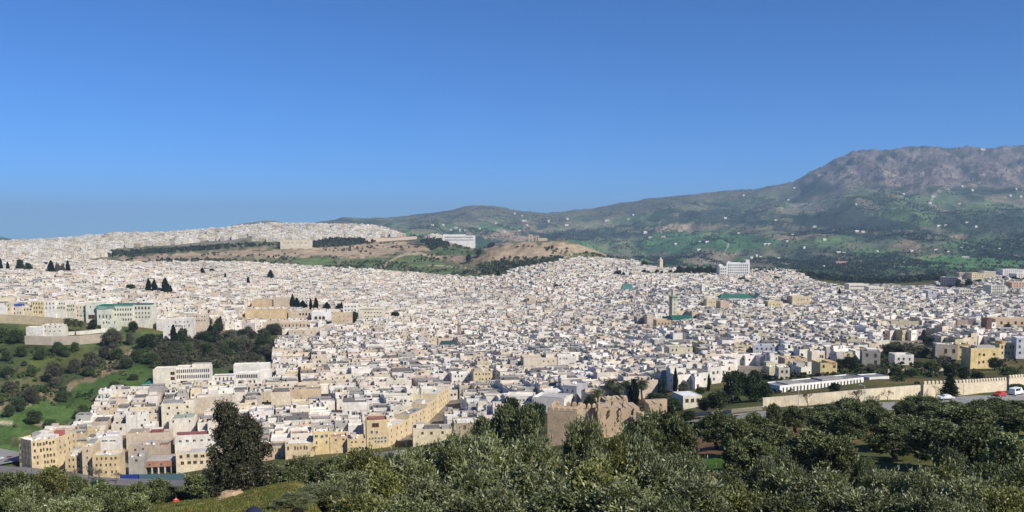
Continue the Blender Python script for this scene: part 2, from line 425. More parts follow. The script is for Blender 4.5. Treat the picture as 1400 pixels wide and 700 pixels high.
def ground_colours(u, v, x, y, z):
    n = len(u)
    C = np.zeros((n, 3))
    w1 = fbm(u / 26, v / 9, 4); w2 = fbm(u / 9 + 40, v / 4 + 7, 3); w3 = fbm(x / 9, y / 9, 3); w4 = fbm(x / 60 + 9, y / 60, 3)
    def put(mask, col, k=1.0):
        k = (np.asarray(mask, float) * k)[:, None]
        C[:] = C * (1 - k) + np.array(col) * k
    # near hillside: grass, worn earth
    C[:] = (.062, .075, .022)
    put(sstep(.0, .25, w3), (.11, .085, .035), .7)
    put(sstep(.1, .3, w4), (.15, .10, .05), .45)
    # grass mound at the crest
    mound = (y < 100) & (u < 470)
    put(mound, (.125, .125, .03))
    put(mound * sstep(-.05, .25, fbm(x / 3, y / 3, 3)), (.21, .16, .05), .8)
    # open ground of the olive grove on the right
    gr = (y > 95) & (y < 215) & (u > 900)
    put(gr, (.14, .085, .042)); put(gr * sstep(-.05, .12, w4), (.07, .09, .025), .8)
    put(in_poly(u, v, [(940, 622), (1000, 622), (1012, 640), (965, 648), (935, 640)]), (.055, .11, .018))
    # valley on the left
    val = (y > 440) & (y < 700) & (u < 400)
    put(val, (.068, .096, .034)); put(val * sstep(0, .3, w1), (.035, .052, .018), .8); put(val * sstep(.02, .2, w2), (.06, .07, .03), .6)
    put(val * sstep(.12, .3, fbm(u / 40 + 5, v / 12, 3)), (.15, .125, .06), .55)
    put(in_poly(u + w1 * 14, v + w1 * 6, [(-60, 555), (20, 545), (110, 522), (140, 502), (180, 478), (196, 482), (160, 505), (120, 527), (40, 556), (-60, 572)]), (.25, .19, .12), .85)
    put(in_poly(u + w1 * 14, v + w1 * 5, [(-60, 640), (-60, 575), (60, 552), (140, 515), (205, 490), (215, 515), (160, 545), (90, 585), (20, 600), (20, 640)]), (.062, .112, .03), .9); put(val * sstep(.05, .25, w3) * (w2 > -.1), (.03, .05, .016), .6)
    put(in_poly(u + w1 * 10, v + w1 * 5, [(40, 492), (120, 478), (140, 484), (90, 498), (45, 504)]), (.10, .125, .03), .8)
    put(in_poly(u + w1 * 12, v + w2 * 5, [(215, 500), (260, 470), (360, 465), (375, 500), (300, 505)]), (.075, .075, .04), .8)
    put((dist_line(u, v, [(-50, 576), (20, 578), (80, 581)]) < 1.0), (.35, .3, .22), .8)
    # floor of the town
    town = in_poly(u, v, MEDINA) & (y > 395)
    put(town, (.22, .19, .155))
    # middle hill: scrub, quarried rock and dirt
    mh = (y > 1650) & (y < 3300) & (u > -100) & (u < 900) & (~town)
    put(mh, (.125, .13, .07)); put(mh * sstep(-.02, .2, w2), (.23, .19, .12), .8); put(mh * sstep(.1, .3, w1), (.06, .075, .035), .7)
    rock = (.37, .28, .195)
    for poly in ([(350, 343), (380, 340), (440, 338), (480, 333), (525, 330), (545, 342), (520, 350), (440, 350), (350, 352)], [(528, 331), (588, 330), (592, 342), (556, 343), (530, 337)],
                 [(655, 345), (690, 333), (740, 331), (790, 336), (800, 345), (760, 350), (720, 356), (660, 356)], [(600, 348), (640, 346), (660, 356), (620, 358)],
                 [(160, 352), (260, 346), (350, 342), (350, 350), (260, 354), (170, 358)]):
        put(in_poly(u + w1 * 10, v + w2 * 6, poly), rock, .9)
    put(in_poly(u, v, [(740, 331), (800, 335), (870, 352), (850, 355), (800, 350), (760, 352)]), (.34, .27, .175), .8)
    for poly, c in (([(400, 352), (452, 353), (460, 363), (410, 362)], (.10, .16, .055)), ([(470, 358), (520, 352), (526, 362), (490, 372), (465, 368)], (.085, .135, .05)),
                    ([(535, 356), (560, 348), (600, 352), (622, 364), (650, 380), (580, 376), (520, 374)], (.10, .135, .055)),
                    ([(590, 340), (650, 336), (668, 348), (620, 350), (592, 348)], (.08, .12, .05)), ([(770, 350), (800, 343), (840, 352), (830, 360), (775, 361)], (.10, .115, .05))):
        put(in_poly(u + w1 * 8, v + w2 * 5, poly), c, .85)
    for pts, wd in (([(495, 376), (520, 366), (540, 353), (556, 347), (572, 346), (590, 350), (605, 353)], 1.6), ([(510, 330), (525, 338), (545, 344), (575, 347)], 1.0),
                    ([(600, 353), (622, 358), (630, 363), (655, 372)], .8), ([(764, 355), (790, 345), (812, 343)], 1.0), ([(560, 364), (600, 363), (640, 367)], .6)):
        put(mh * (dist_line(u + w2 * 1.6, v, pts) < wd), (.38, .31, .21), .9)
    put((y > 2250) & (y < 4200) & (u < 600) & (v < 336 - (u > 330) * 8), (.24, .21, .17), .7)
    # the mountain: fields, olive rows, scrub and bare rock
    mo = (y > 2420) & ((u > 560) | (v < 312) | (y > 4400))
    put(mo, (0.108, 0.131, 0.080))
    cx = x / 330 + fbm(x / 700, y / 700, 2) * 1.6; cy = y / 560 + fbm(x / 700 + 5, y / 700, 2) * 1.6
    ci, cj = np.floor(cx).astype(int), np.floor(cy).astype(int)
    h = _perm[(ci * 7 + 3) & 255, (cj * 13 + 5) & 255]
    low = sstep(290, 325, v) * 0.65 + 0.35
    put(mo * (h < .30), (0.085, 0.169, 0.061), .9 * low); put(mo * (h > .80), (0.267, 0.206, 0.137), .85 * low); put(mo * ((h > .30) & (h < .55)), (0.070, 0.093, 0.054), .8)
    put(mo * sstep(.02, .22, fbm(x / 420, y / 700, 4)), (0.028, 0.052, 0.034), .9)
    put(mo * sstep(.12, .3, fbm(x / 160 + 9, y / 260, 3)), (0.242, 0.200, 0.144), .5)
    for poly, c in (([(1195, 292), (1260, 288), (1300, 296), (1290, 309), (1240, 310)], (0.116, 0.188, 0.067)), ([(1300, 280), (1360, 276), (1370, 288), (1310, 291)], (0.122, 0.169, 0.074)),
                    ([(860, 330), (930, 318), (1010, 318), (1080, 330), (1000, 345), (880, 345)], (0.067, 0.153, 0.067)), ([(935, 346), (990, 340), (1015, 346), (1000, 362), (930, 362)], (0.204, 0.174, 0.124)),
                    ([(1230, 352), (1320, 348), (1400, 352), (1500, 356), (1400, 370), (1280, 372), (1220, 366)], (0.079, 0.178, 0.054)), ([(1140, 366), (1180, 364), (1190, 373), (1150, 374)], (0.331, 0.212, 0.117)),
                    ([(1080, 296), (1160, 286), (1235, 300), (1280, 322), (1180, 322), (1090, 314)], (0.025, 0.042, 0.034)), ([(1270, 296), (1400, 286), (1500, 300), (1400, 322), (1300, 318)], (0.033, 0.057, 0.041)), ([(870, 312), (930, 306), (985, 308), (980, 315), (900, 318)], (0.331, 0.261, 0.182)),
                    ([(640, 320), (690, 314), (740, 326), (700, 332)], (0.281, 0.212, 0.156)), ([(760, 305), (830, 300), (850, 308), (800, 318), (770, 316)], (0.204, 0.206, 0.131)), ([(850, 290), (900, 274), (925, 272), (915, 282), (870, 292)], (0.038, 0.044, 0.046)),
                    ([(700, 318), (800, 314), (870, 316), (900, 322), (860, 326), (740, 328)], (0.032, 0.052, 0.039)), ([(900, 296), (990, 284), (1060, 296), (1000, 306), (930, 304)], (0.036, 0.056, 0.044)), ([(1060, 286), (1110, 276), (1150, 282), (1100, 294)], (0.191, 0.193, 0.144)),
                    ([(1290, 330), (1400, 322), (1500, 326), (1400, 340), (1300, 342)], (0.085, 0.148, 0.061)), ([(1150, 345), (1210, 338), (1240, 345), (1190, 352)], (0.085, 0.164, 0.061)), ([(1080, 330), (1150, 322), (1180, 330), (1120, 338)], (0.091, 0.148, 0.067))):
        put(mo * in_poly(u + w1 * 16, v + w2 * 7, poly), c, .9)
    top = mo * (u > 1040) * sstep(0, 14, 262 - v + w1 * 26)
    put(top, (0.185, 0.152, 0.145), .92); put(top * sstep(.0, .18, w2), (0.104, 0.084, 0.084), .8); put(top * sstep(.12, .28, fbm(u / 12, v / 5, 3)), (0.043, 0.051, 0.035), .85)
    put(top * sstep(.08, .25, fbm(u / 16 + 7, v / 3, 3)) * (v > 232), (0.293, 0.237, 0.194), .8)
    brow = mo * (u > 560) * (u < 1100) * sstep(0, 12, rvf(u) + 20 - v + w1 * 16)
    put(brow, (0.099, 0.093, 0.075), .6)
    put(mo * (dist_line(u, v, [(996, 334), (993, 342), (990, 348)]) < .7), (0.475, 0.422, 0.353), .8)
    put(mo * (dist_line(u + w2 * 3, v, [(1195, 372), (1250, 355), (1290, 347)]) < .9), (0.293, 0.211, 0.132), .8)
    put(mo * (dist_line(u + w2 * 4, v, [(1268, 276), (1282, 268), (1275, 264), (1300, 258)]) < .8), (0.346, 0.287, 0.230), .8)
    put(mo * (dist_line(u + w2 * 4, v, [(860, 330), (960, 322), (1060, 306), (1180, 318), (1290, 312)]) < .5), (0.259, 0.211, 0.159), .6)
    # valley foot behind the town on the right
    put((y > 1900) & (y < 2800) & (u > 860) & (~town), (.04, .06, .032), .8)
    # plain and horizon
    put((y > 3600) & (u < 330), (.15, .14, .10), .7)
    put(in_poly(u, v, [(-200, 300), (60, 300), (60, 333), (-200, 345)]) & (y > 5000), (.05, .09, .04))
    return np.clip(C, 0.01, .9)
def rvf(u): return np.interp(u, [a for a, b in RIDGE], [b for a, b in RIDGE])

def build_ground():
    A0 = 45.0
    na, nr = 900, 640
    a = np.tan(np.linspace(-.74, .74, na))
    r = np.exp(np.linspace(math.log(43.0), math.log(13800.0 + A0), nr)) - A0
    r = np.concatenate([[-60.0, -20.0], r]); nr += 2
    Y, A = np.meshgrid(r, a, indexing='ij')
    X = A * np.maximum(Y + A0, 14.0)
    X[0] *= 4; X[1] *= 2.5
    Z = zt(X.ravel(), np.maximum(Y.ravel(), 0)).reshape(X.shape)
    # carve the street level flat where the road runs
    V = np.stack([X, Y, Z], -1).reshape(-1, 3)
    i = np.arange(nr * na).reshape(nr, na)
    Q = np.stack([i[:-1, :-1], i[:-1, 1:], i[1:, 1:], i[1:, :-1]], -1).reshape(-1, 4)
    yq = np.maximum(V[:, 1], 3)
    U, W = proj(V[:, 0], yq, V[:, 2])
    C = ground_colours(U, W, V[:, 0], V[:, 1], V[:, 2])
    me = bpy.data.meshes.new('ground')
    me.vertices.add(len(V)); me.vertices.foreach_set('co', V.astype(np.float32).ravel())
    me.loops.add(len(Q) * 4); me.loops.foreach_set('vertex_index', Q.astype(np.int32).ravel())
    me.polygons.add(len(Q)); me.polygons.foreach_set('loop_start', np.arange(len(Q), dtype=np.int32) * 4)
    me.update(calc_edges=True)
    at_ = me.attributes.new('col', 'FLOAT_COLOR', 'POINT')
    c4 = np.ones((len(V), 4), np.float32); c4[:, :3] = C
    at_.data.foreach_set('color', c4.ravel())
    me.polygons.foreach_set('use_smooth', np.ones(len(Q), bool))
    m, nt, b = mat_new('ground_cover')
    an = nd(nt, 'ShaderNodeAttribute'); an.attribute_name = 'col'
    geo = nd(nt, 'ShaderNodeNewGeometry')
    src = an.outputs['Color']
    for sc, amt in ((.012, .3), (.06, .35), (.7, .35), (6.0, .3)):
        n = nd(nt, 'ShaderNodeTexNoise'); n.inputs['Scale'].default_value = sc; n.inputs['Detail'].default_value = 5; n.inputs['Roughness'].default_value = .6
        nt.links.new(geo.outputs['Position'], n.inputs['Vector'])
        mr = nd(nt, 'ShaderNodeMapRange'); mr.inputs['From Min'].default_value = .3; mr.inputs['From Max'].default_value = .7
        mr.inputs['To Min'].default_value = 1 - amt; mr.inputs['To Max'].default_value = 1 + amt
        nt.links.new(n.outputs[0], mr.inputs['Value'])
        mx = nd(nt, 'ShaderNodeMix'); mx.data_type = 'RGBA'; mx.blend_type = 'MULTIPLY'; mx.inputs['Factor'].default_value = 1
        nt.links.new(src, mx.inputs['A']); nt.links.new(mr.outputs[0], mx.inputs['B'])
        src = mx.outputs['Result']
    nt.links.new(src, b.inputs['Base Color'])
    b.inputs['Roughness'].default_value = .95; b.inputs['Specular IOR Level'].default_value = .1
    n = nd(nt, 'ShaderNodeTexNoise'); n.inputs['Scale'].default_value = .05; n.inputs['Detail'].default_value = 8
    nt.links.new(geo.outputs['Position'], n.inputs['Vector'])
    bp = nd(nt, 'ShaderNodeBump'); bp.inputs['Strength'].default_value = .5; bp.inputs['Distance'].default_value = 6
    nt.links.new(n.outputs[0], bp.inputs['Height']); nt.links.new(bp.outputs[0], b.inputs['Normal'])
    me.materials.append(m)
    return tag(link('ground', me), kind='structure')
build_ground()
# ------------------------------------------------------------------ plants: crowns of many leaf faces
def leaf_cloud(r, centres, dirs, length, width, cols, droop=0.0):
    """one rhombus per leaf: base, side, tip, side"""
    n = len(centres)
    d = dirs / np.linalg.norm(dirs, axis=1, keepdims=True)
    s = np.cross(d, r.normal(size=(n, 3))); s /= np.linalg.norm(s, axis=1, keepdims=True) + 1e-9
    L = (length * r.uniform(.65, 1.35, n))[:, None]; Wd = (width * r.uniform(.7, 1.3, n))[:, None]
    a = centres - d * L * .5; t = centres + d * L * .5; t[:, 2] -= droop * L[:, 0]
    m = centres + d * L * .06
    V = np.stack([a, m + s * Wd * .5, t, m - s * Wd * .5], 1).reshape(-1, 3)
    Q = np.arange(n * 4).reshape(n, 4)
    return V, Q, cols
def clump_points(r, clumps, n, shell=.55):
    """points in the outer shells of ellipsoid clumps, with the clump normal"""
    w = np.array([c[3] * c[4] * c[5] for c in clumps]) ** .67; w /= w.sum()
    k = r.choice(len(clumps), n, p=w)
    C = np.array([c[:3] for c in clumps])[k]; R = np.array([c[3:6] for c in clumps])[k]
    d = r.normal(size=(n, 3)); d /= np.linalg.norm(d, axis=1, keepdims=True)
    rad = (shell + (1 - shell) * r.random(n) ** .6) * (1 + .18 * r.normal(size=n))
    return C + d * R * rad[:, None], d, k
def dome_clumps(r, n, rad, h0, h1, cr, lean=0.0):
    out = []
    for i in range(n):
        t = (i + .5) / n
        ang = i * 2.399963 + r.uniform(-.4, .4)
        zz = h0 + (h1 - h0) * t
        prof = math.sin(math.pi * min(1, .25 + .68 * t)) ** .8
        rr = rad * prof * r.uniform(.45, .95)
        c = cr * r.uniform(.7, 1.25)
        out.append((math.cos(ang) * rr, math.sin(ang) * rr, zz + r.uniform(-.3, .3) * cr, c, c, c * r.uniform(.7, 1.0)))
    return out
def mixcol(r, n, palette, weights):
    p = np.array(palette); k = r.choice(len(p), n, p=np.array(weights) / sum(weights))
    return p[k] * r.uniform(.75, 1.25, (n, 1))
def trunk_mesh(r, h, rad, clumps, col, nl=6, seg=7, lean=.12):
    b = MB()
    p = Vector((0, 0, -.6)); q = None
    pts = [p]
    for k in range(3):
        pts.append(Vector((r.uniform(-lean, lean) * h, r.uniform(-lean, lean) * h, h * (k + 1) / 3)))
    for k in range(3):
        b.tube(pts[k], pts[k + 1], rad * (1.25 - .25 * k), rad * (1.0 - .22 * k), seg, col, cap=False)
    top = pts[-1]
    for i in r.choice(len(clumps), min(nl, len(clumps)), replace=False):
        c = Vector(clumps[i][:3])
        mid = top.lerp(c, .5) + Vector((r.uniform(-.2, .2), r.uniform(-.2, .2), .1))
        b.tube(top, mid, rad * .5, rad * .3, 5, col, cap=False)
        b.tube(mid, c, rad * .3, rad * .08, 4, col, cap=False)
    return b.mesh('trunk', M_BARK, True)

OLIVE = [(.118, .136, .064), (.168, .186, .104), (.066, .084, .034), (.235, .25, .175), (.125, .13, .04)]
DARK = [(.042, .06, .026), (.056, .078, .034), (.03, .044, .02), (.085, .105, .046)]
PROTO = {}
def proto(kind, idx, crown, trunk):
    PROTO[(kind, idx)] = (crown, trunk)
def make_olive(idx, near, seed):
    r = np.random.default_rng(seed)
    cl = dome_clumps(r, 25, 2.35, 1.5, 5.2, .70)                    # a 6 m tree, 5.6 m wide, in separate boughs
    n = 13500 if near else 7600
    pts, d, k = clump_points(r, cl, n, .5)
    tint = r.uniform(.62, 1.3, len(cl))[k][:, None]
    dirs = d * .8 + r.normal(size=(n, 3)) * .55 + np.array([0, 0, .35])
    cols = mixcol(r, n, OLIVE, [4, 3, 3, 1.2, 2]) * tint
    # a few shoots that break the outline, and sprays of pale leaf undersides
    m = n // 11
    sp_, sd, sk = clump_points(r, cl, m // 6, .95)
    sp_ = np.repeat(sp_, 6, 0) + np.tile(np.linspace(0, .42, 6), m // 6)[:, None] * (np.repeat(sd, 6, 0) * .8 + np.array([0, 0, .5])) + r.normal(size=(m // 6 * 6, 3)) * .06
    sdir = np.repeat(sd, 6, 0) * .8 + np.array([0, 0, .6]) + r.normal(size=(m // 6 * 6, 3)) * .5
    P_ = np.concatenate([pts, sp_]); D_ = np.concatenate([dirs, sdir]); C_ = np.concatenate([cols, mixcol(r, len(sp_), OLIVE, [2, 4, .6, 3, 1])])
    L, W = (.23, .085) if near else (.32, .15)
    V, Q, C = leaf_cloud(r, P_, D_, L, W, C_)
    proto('olive' if near else 'olive_far', idx, np_mesh('crown', V, Q, C, M_LEAF if near else M_LEAFM), trunk_mesh(r, 1.7, .26, cl, (.09, .075, .06), 8))
def make_round(idx, seed, kind='round', pal=DARK, w=(3, 3, 3, 1), tall=1.0):
    r = np.random.default_rng(seed)
    cl = dome_clumps(r, 14, 2.3, 1.3, 5.0 * tall, 1.15)
    n = 4600
    pts, d, k = clump_points(r, cl, n, .4)
    dirs = d + r.normal(size=(n, 3)) * .8 + np.array([0, 0, .2])
    cols = mixcol(r, n, pal, w) * r.uniform(.75, 1.25, len(cl))[k][:, None]
    V, Q, C = leaf_cloud(r, pts, dirs, .42, .24, cols)
    proto(kind, idx, np_mesh('crown', V, Q, C, M_LEAF), trunk_mesh(r, 1.6, .25, cl, (.07, .055, .04), 7))
def make_cypress(idx, seed, fat=1.0):
    r = np.random.default_rng(seed)
    n = 2600
    t = r.random(n) ** .8
    rad = 1.25 * fat * np.sin(np.pi * np.clip(.12 + .88 * t, 0, 1)) ** .75 * (1 - .25 * t) * r.uniform(.6, 1.08, n)
    a = r.uniform(0, 2 * np.pi, n)
    rad = rad * (1 + .2 * np.sin(a * 3 + t * 9 + idx))
    pts = np.stack([np.cos(a) * rad, np.sin(a) * rad, .4 + t * 9.6], 1)
    dirs = np.stack([np.cos(a) * .4, np.sin(a) * .4, np.ones(n)], 1) + r.normal(size=(n, 3)) * .25
    cols = mixcol(r, n, [(.02, .034, .018), (.03, .046, .022), (.014, .024, .012)], [3, 2, 3])
    V, Q, C = leaf_cloud(r, pts, dirs, .8, .36, cols)
    b = MB(); b.tube((0, 0, -.6), (0, 0, 6), .22, .08, 6, (.08, .06, .045))
    proto('cypress', idx, np_mesh('crown', V, Q, C, M_LEAF), b.mesh('trunk', M_BARK, True))
def make_eucalyptus(seed):
    r = np.random.default_rng(seed)
    cl = []
    for bx, top, hw in ((-1.15, 14.7, 2.9), (1.75, 13.3, 2.7)):
        for k in range(34):
            t = (k + .5) / 34
            wd = hw * min(1.0, .55 + 1.6 * t) * (1.0 - .72 * max(0, t - .45) / .55)
            a = k * 2.399963; q_ = r.uniform(.15, 1.0)
            cl.append((bx * (.75 + .25 * t) + math.cos(a) * wd * q_, math.sin(a) * wd * q_ * .9, .8 + (top - 1.6) * t + r.uniform(-.3, .3), *(r.uniform(.75, 1.3) * np.array([1, 1, 1.1]))))
    n = 42000
    pts, d, k = clump_points(r, cl, n, .2)
    dirs = d * .5 + r.normal(size=(n, 3)) * .6 + np.array([0, 0, -.6])
    cols = mixcol(r, n, [(.052, .06, .032), (.075, .08, .042), (.034, .04, .022), (.125, .12, .075), (.11, .075, .042)], [4, 3, 3, 1, .8]) * r.uniform(.75, 1.25, len(cl))[k][:, None]
    V, Q, C = leaf_cloud(r, pts, dirs, .40, .14, cols)
    b = MB(); bc = (.16, .135, .11)
    for bx, by, h in ((-1.15, 0, 13.6), (1.75, .2, 12.2), (.3, -.4, 9.0)):
        prev = Vector((bx * .12, by * .1, -.8)); rr = .27
        for s in range(1, 8):
            q = Vector((bx * (.2 + .8 * s / 7) + r.uniform(-.2, .2), by + r.uniform(-.2, .2), h * s / 7))
            b.tube(prev, q, rr, rr * .8, 7, bc, cap=False); prev = q; rr *= .8
    for i in r.choice(len(cl), 30, replace=False):
        c = cl[i]; b.tube((c[0] * .45, c[1] * .4, max(.3, c[2] - 1.6)), c[:3], .07, .025, 4, bc, cap=False)
    proto('eucalyptus', 0, np_mesh('crown', V, Q, C, M_LEAF), b.mesh('trunk', M_BARK, True))
def make_conifer(seed):
    r = np.random.default_rng(seed)
    pts = []; dirs = []
    for lv in range(13):
        z = 1.2 + lv * .68; rr = 2.7 * (1 - lv / 13.6) ** .9
        for k in range(17):
            a = k * 2 * math.pi / 17 + lv * .5 + r.uniform(-.2, .2)
            ln = rr * r.uniform(.8, 1.1)
            for s in np.linspace(.15, 1, 16):
                pts.append((math.cos(a) * ln * s, math.sin(a) * ln * s, z - .3 * s + .15 * s * s)); dirs.append((math.cos(a + r.uniform(-.9, .9)), math.sin(a + r.uniform(-.9, .9)), r.uniform(-.1, .5)))
    pts = np.array(pts) + r.normal(size=(len(pts), 3)) * .09; dirs = np.array(dirs)
    V, Q, C = leaf_cloud(r, pts, dirs, .7, .34, mixcol(r, len(pts), DARK, [4, 2, 4, .5]))
    b = MB(); b.tube((0, 0, -.6), (0, 0, 9.8), .24, .04, 7, (.07, .055, .04))
    proto('conifer', 0, np_mesh('crown', V, Q, C, M_LEAF), b.mesh('trunk', M_BARK, True))
def make_palm(idx, seed):
    r = np.random.default_rng(seed)
    h = 6.5
    b = MB(); prev = Vector((0, 0, -.5))
    for s in range(1, 9):
        q = Vector((.12 * math.sin(s * .5 + idx), .1 * math.cos(s * .7), h * s / 8))
        b.tube(prev, q, .33 - .012 * s, .3 - .012 * s, 8, (.12, .09, .06), cap=False); prev = q
    V = []; Q = []; Cc = []
    for k in range(62):
        a = k * 2.399963; el = 1.25 - 1.9 * (k / 62) ** .9 + r.uniform(-.1, .1)
        ln = 3.1 * r.uniform(.85, 1.1)
        d = np.array([math.cos(a), math.sin(a)])
        pos = np.array([0, 0, h], float); ang = el; prevp = pos.copy()
        side = np.array([-d[1], d[0], 0])
        col = np.array([(.06, .075, .03), (.045, .06, .025), (.085, .095, .04)][k % 3]) if k < 52 else np.array((.14, .11, .055))
        for s in range(9):
            step = ln / 9
            nxt = prevp + np.array([d[0] * math.cos(ang), d[1] * math.cos(ang), math.sin(ang)]) * step
            ang -= .17 + .02 * s
            w = .55 * math.sin(math.pi * (.12 + .85 * (s + .5) / 9)) + .05
            dn = np.array([0, 0, -.42 * w])
            for sg in (-1, 1):
                for j in (0.15, .65):
                    base = prevp + (nxt - prevp) * j
                    tip = base + side * sg * w + (nxt - prevp) * 1.1 + dn
                    k0 = len(V); V += [base, base + (nxt - prevp) * .42, tip]; Q.append((k0, k0 + 1, k0 + 2)); Cc.append(col * r.uniform(.75, 1.3))
            prevp = nxt
    me = np_mesh('fronds', np.array(V), np.array(Q), np.array(Cc), M_LEAF)
    proto('palm', idx, me, b.mesh('trunk', M_BARK, True))
def make_bare(idx, seed):
    """leafless tree with a haze of twigs"""
    r = np.random.default_rng(seed)
    b = MB(); tw = MB()
    def grow(p, d, ln, rad, lv):
        q = p + d * ln
        (b if lv < 3 else tw).tube(p, q, rad * 1.0 if lv < 3 else max(rad, .035), rad * .65 if lv < 3 else .03, 6 if lv < 2 else 3, (.10, .08, .065) if lv < 3 else (.15, .115, .085), cap=False)
        if lv >= 5: return
        for k in range(3 if lv < 4 else 2):
            nd_ = (d + Vector(r.normal(size=3)) * .48 + Vector((0, 0, .1))).normalized()
            grow(q, nd_, ln * r.uniform(.62, .85), rad * .58, lv + 1)
    grow(Vector((0, 0, -.4)), Vector((.05, 0, 1)).normalized(), 1.9, .17, 0)
    proto('bare', idx, tw.mesh('twigs', M_BARK), b.mesh('trunk', M_BARK, True))
for i in range(6): make_olive(i, True, 100 + i)
for i in range(4): make_olive(i, False, 140 + i)
for i in range(4): make_round(i, 200 + i)
for i in range(3): make_round(i, 240 + i, 'scrub', [(.075, .11, .036), (.05, .078, .03), (.10, .125, .048), (.13, .125, .06)], (3, 3, 2, 1))
for i in range(2): make_round(i, 260 + i, 'grey', [(.12, .108, .082), (.16, .14, .105), (.085, .08, .06), (.11, .125, .062)], (3, 3, 2, 1))
for i in range(3): make_cypress(i, 300 + i, (1, 1.25, .8)[i])
for i in range(3): make_palm(i, 330 + i)
for i in range(3): make_bare(i, 360 + i)
make_eucalyptus(400); make_conifer(410)
BASEH = {'olive': 6.1, 'olive_far': 6.1, 'round': 6.0, 'scrub': 6.0, 'grey': 6.0, 'cypress': 10.2, 'eucalyptus': 15.2, 'conifer': 10.0, 'palm': 8.6, 'bare': 7.0}
BASEW = {'olive': 6.0, 'olive_far': 6.0, 'round': 6.4, 'scrub': 6.4, 'grey': 6.4, 'cypress': 2.7, 'eucalyptus': 8.6, 'conifer': 5.2, 'palm': 5.8, 'bare': 6.0}
NAMES = {'olive': 'olive_tree', 'olive_far': 'olive_tree', 'round': 'broadleaf_tree', 'scrub': 'bush', 'grey': 'grey_bush', 'cypress': 'cypress_tree', 'eucalyptus': 'eucalyptus_tree', 'conifer': 'conifer_tree', 'palm': 'palm_tree', 'bare': 'bare_tree'}
NVAR = {}
for (k, i) in PROTO: NVAR[k] = max(NVAR.get(k, 0), i + 1)
TREES = []                                      # (object, photo u, photo v, kind)
def plant(kind, u, vtop, Y=None, wpx=None, vbase=None, label=None, group=None, var=None, tint=None, cat=None, rot=None, hm=None):
    """a tree whose top shows at photo (u, vtop); depth Y, or the base row vbase"""
    if Y is None:
        p = at(u, vbase); Y = p.y
    p = on(u, Y)
    h = ray(u, vtop)[1] * Y - p.z if hm is None else hm
    h = max(h, .6)
    w = (wpx * Y / F) if wpx else h / BASEH[kind] * BASEW[kind]
    i = (var if var is not None else random.randrange(NVAR[kind])) % NVAR[kind]
    crown, trunk = PROTO[(kind, i)]
    o = empty(NAMES[kind], p, rot if rot is not None else (random.uniform(0, 6.28) if kind != 'eucalyptus' else 0.0), (w / BASEW[kind], w / BASEW[kind], h / BASEH[kind]))
    link('trunk', trunk, o)
    c = link({'palm': 'fronds', 'bare': 'twigs'}.get(kind, 'crown'), crown, o)
    if tint: c.color = (*tint, 1)
    tag(o, label, cat or {'scrub': 'bush', 'grey': 'bush'}.get(kind, 'tree'), group)
    TREES.append((o, u, vtop, kind, Y))
    return o

